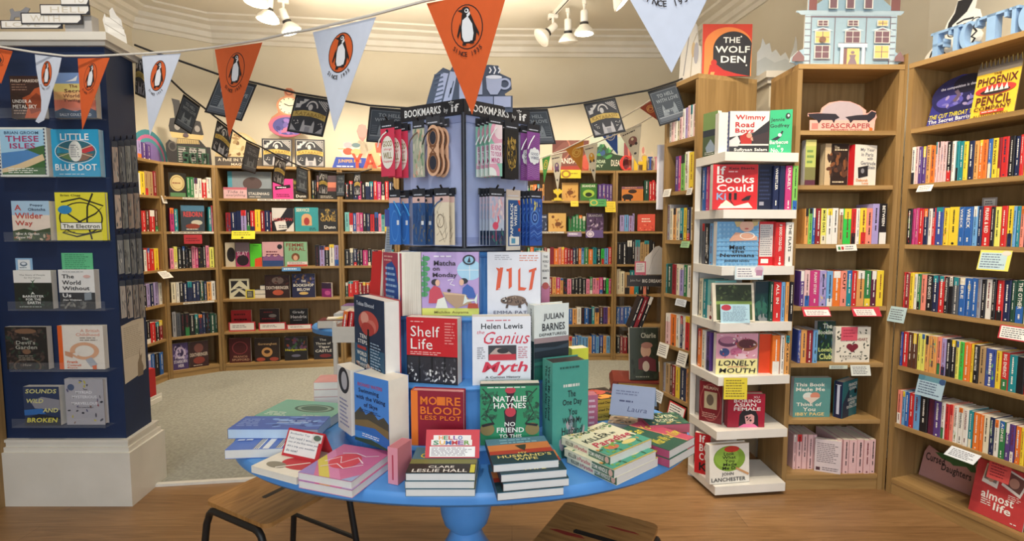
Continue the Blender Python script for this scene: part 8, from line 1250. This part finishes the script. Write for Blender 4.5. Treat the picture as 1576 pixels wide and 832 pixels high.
# ---------------------------------------------------------------- trolley, far table and other back room furniture
CR = mat('#d9d6cc', .4)
p = aty(513, 560, 3.06); tro = thing('book_trolley', 'off-white metal book trolley behind the left of the tiered stand', 'trolley', TR(p.x, 3.06, 0))
for x in (.012, .50):
    for y in (.012, .36):
        mb = MB(); mb.bbox(x - .012, y - .012, .02, x + .012, y + .012, .965, CR, .003); mb.lathe([(.012, .0), (.02, .004), (.02, .02), (.012, .024)], mat('#3a3a3a', .5), 12, X=Matrix.Translation((x, y, 0))); obj('post', mb, tro)
for z in (.84, .46, .14):
    mb = MB(); mb.box(.0, 0, z, .512, .372, z + .008, CR); mb.box(0, -.002, z, .512, .004, z + .095, CR); mb.box(0, .368, z, .512, .374, z + .095, CR); mb.box(-.002, 0, z, .004, .372, z + .095, CR); mb.box(.508, 0, z, .514, .372, z + .095, CR); obj('tray', mb, tro)
for i in range(5):
    cs, ps = [], []; spine_geo(cs, ps, .03, .13, .17, 'r', '', random.Random(i), False)
    book_thing(TR(p.x + .05 + i * .036, 3.09, .8535, 0, 0, R(8)), 'red paperback standing on the trolley top tray, %s from the post' % ORD[i], 'book', 'red paperbacks on the trolley', cs[0][0], ps[0][0])
sk = thing('far_table', 'blue oval table piled with books in the middle of the back room', 'table', TR(-1.05, 4.22, 0))
mb = MB(); ovloft(mb, [(.52, .31, .69, 0), (.56, .35, .70, 0), (.565, .355, .735, 0), (.55, .34, .75, 0)], BLUE); obj('tabletop', mb, sk, sm=True)
mb = MB(); mb.lathe([(.22, 0), (.20, .03), (.06, .08), (.05, .4), (.07, .69)], BLUE, 32); obj('pedestal', mb, sk, sm=True)
def flat(label, x, y, z, w, d, h, yaw, cover, top=(), pages='#ddd8cc'):
    cm, pm = face_geo(w, d, h - .0005, cover, list(top), cover, cover, False, pages=pages); return book_thing(Matrix.Translation((x, y, z + h)) @ Matrix.Rotation(yaw, 4, 'Z') @ Matrix(((1, 0, 0, 0), (0, 0, 1, 0), (0, -1, 0, 0), (0, 0, 0, 1))), label, 'book', None, cm, pm)
zb = .7515
flat('maroon book lying at the near edge of the far blue table', -1.38, 3.98, zb, .22, .15, .06, R(4), '#6a2a2a', [('s', 10, 10, 10, 90, 90, 9, ['#8a4a3a', '#4a1c1c'])])
flat('yellow and white booklet lying on the maroon book', -1.33, 4.02, zb + .061, .20, .10, .010, R(14), '#d8c84a', [('p', [(0, 0), (60, 0), (30, 100), (0, 100)], '#ece8dc')])
flat('navy book at the bottom of the far table pile', -1.22, 4.20, zb, .46, .17, .05, 0, '#24304f')
flat('pale grey book in the far table pile', -1.22, 4.20, zb + .0505, .44, .17, .028, R(2), '#b8bcc4')
flat('bright blue book in the far table pile', -1.16, 4.20, zb + .079, .38, .17, .028, R(-2), '#3a8ac0')
flat('purple book on top of the far table pile', -1.18, 4.20, zb + .1075, .40, .17, .035, R(1), '#6a4a86')
for i in range(3): flat('pale pink novel, %s in the small stack at the back of the table' % ('bottom', 'middle', 'top')[i], -.80, 2.22, zt + i * .0325, .11, .12, .032, R(6), ('#d8a8a4', '#e0c0b8', '#d89a9a')[i], pages='#e4dcd0')
# low white plinth with red box books by the side case
low = thing('low_plinth', 'low white floor plinth holding red books by the side case', 'plinth', TR(-3.40, 4.02, 0.0045))
mb = MB(); mb.bbox(0, 0, 0, .32, .50, .05, WHITE, .004); obj('platform', mb, low); mb = MB(); mb.box(.31, .0, .05, .318, .50, .075, WHITE); obj('raised_lip', mb, low)
face_book('tall red box set standing on the low white plinth', (222, 240, 568, 618), .06, '#b8262a', [], z=.055, Y=4.42, yaw=R(62), pages='#c83a3a')
face_book('white-paged book standing in front of the red box set', (215, 230, 579, 626), .07, '#c8484a', [('r', 20, 0, 100, 100, '#e6ded0')], z=.055, Y=4.22, yaw=R(55), pages='#e6ded0')
# pile of giant prop books with an acrylic book stand, far right
GX, GY = 1.00, 4.02
for i, (w, d, h, yw, c, l) in enumerate([(.40, .34, .13, 0, '#2a2426', 'dark giant prop book at the foot of the pile by the narrow bookcase'), (.36, .30, .13, R(6), '#1f1e22', 'black giant prop book in the middle of the pile'), (.42, .32, .10, R(-8), '#7a2f24', 'worn red leather giant prop book on top of the pile')]):
    z0 = .0045 + sum((.1305, .1305)[:i]); t = thing('prop_book', l, 'book', TR(GX, GY, z0, yw)); mb = MB(); n = 8
    prof = [(-w / 2, .0), (w / 2, 0), (w / 2, .012), (-w / 2 + .03, .012), (-w / 2 + .012, h * .3), (-w / 2 + .012, h * .7), (-w / 2 + .03, h - .012), (w / 2, h - .012), (w / 2, h), (-w / 2, h), (-w / 2 - .02, h * .7), (-w / 2 - .02, h * .3)]
    mb.prism(prof, -d / 2, d / 2, mat(c, .5), Matrix(((1, 0, 0, 0), (0, 0, 1, 0), (0, 1, 0, 0), (0, 0, 0, 1)))); obj('cover', mb, t)
    mb = MB(); mb.box(-w / 2 + .035, -d / 2 + .012, .0125, w / 2 - .012, d / 2 - .012, h - .0125, mat('#b8934a' if i == 2 else '#8a8274', .6)); obj('page_block', mb, t)
zg = .0045 + .1305 * 2 + .1005
face_book('dark green hardback with a portrait leaning on the red leather prop book', (969, 1013, 505, 562), .04, '#2c3528', [('s', 20, 2, 2, 98, 98, 9, ['#354030', '#242b22']), ('t', 'Charlie', 40, 10, 92, 20, '#b8b8a8'), ('e', 56, 44, 18, 14, '#c8a088'), ('p', [(30, 60), (60, 54), (90, 62), (92, 84), (30, 80)], '#6a2a34'), ('e', 56, 74, 12, 10, '#c8b8a8'), ('e', 60, 34, 20, 6, '#a8786a'), ('n', 1, 20, 92, 80, 97, '#8a9080')], z=zg, Y=3.90, lean=R(8), back='#1c201a')
acs = thing('acrylic_stand', 'clear acrylic book stand on the pile of giant prop books', 'display stand', TR(GX - .14, 4.02, zg))
for x in (0, .30):
    mb = MB(); mb.box(x, 0, 0, x + .005, .14, .70, ACRYL); obj('side_panel', mb, acs)
for z in (.36, .70):
    mb = MB(); mb.box(.0052, 0, z, .2998, .14, z + .005, ACRYL); obj('shelf', mb, acs)
for i in range(3):
    cs, ps = [], []; spine_geo(cs, ps, .03, .12, .26, 'kRk'[i], '', random.Random(i + 5), True); book_thing(TR(GX - .08 + i * .036, 4.022, zg + .378, 0, 0, R(20)), 'dark book leaning inside the acrylic stand, %s of three' % ORD[i], 'book', None, cs[0][0], ps[0][0])
mb = MB(); mb.box(0, 0, 0, .27, .02, .085, M('#2a2626')); art(mb, [('t', 'BIG DREAMS', 42, 34, 96, 66, '#d8d4cc'), ('t', 'John Paul', 8, 36, 36, 62, '#a8a49c', 0)], (0, 0, 0), (1, 0, 0), (0, 0, 1), .27, .085)
tag(obj('shelf_sign', mb, None, TR(GX - .11, 4.03, zg + .706, R(-6))), 'long black lettered sign on top of the acrylic stand', 'sign')
card('shelf_sign', 'pink-framed white card above the black lettered sign', 'sign', (977, 994, 402, 423), '#d86a80', [('r', 10, 10, 90, 80, '#ece4e0'), ('n', 4, 16, 16, 84, 70, '#a89aa0')], z=zg + .792, Y=4.045, th=.002)
card('display_board', 'white petal-shaped cut-out board beside the narrow bookcase', 'display board', (990, 1020, 378, 430), '#e4e2de', [('l', [(30, 90), (50, 40), (80, 10)], 2, '#b8b6b4')], z=zg + .792, Y=4.075, poly=[(10, 100), (0, 70), (10, 40), (36, 24), (60, 4), (80, 0), (100, 10), (100, 100)], th=.006)
mb = MB(); w, h = .022, .10
t = thing('bookmark', 'narrow grey ribbed bookmark hanging off the far left of the stand', 'bookmark', TR(*aty(597, 322, 1.93)))
mb.box(-.012, 0, -.063, .008, .003, 0, M('#3a4aa0')); obj('hanging_header', mb, t)
mb = MB(); mb.prism([(-.016, -.165), (.010, -.160), (.018, -.062), (-.006, -.062)], -.003, 0, M('#8f979f'), XZ); art(mb, [('r', 20, 8 + i * 9, 84, 12 + i * 9, '#6a727a') for i in range(10)], (-.016, -.0001, -.165), (1, 0, .0), (.08, 0, 1), .026, .10); obj('bookmark_strip', mb, t)
mb = MB(); mb.tube([(0, 0, 0), (.02, .005, .014), (.055, .01, .022)], .003, M('#3aa0d8'), 6); obj('ribbon', mb, t)
build_books(215)
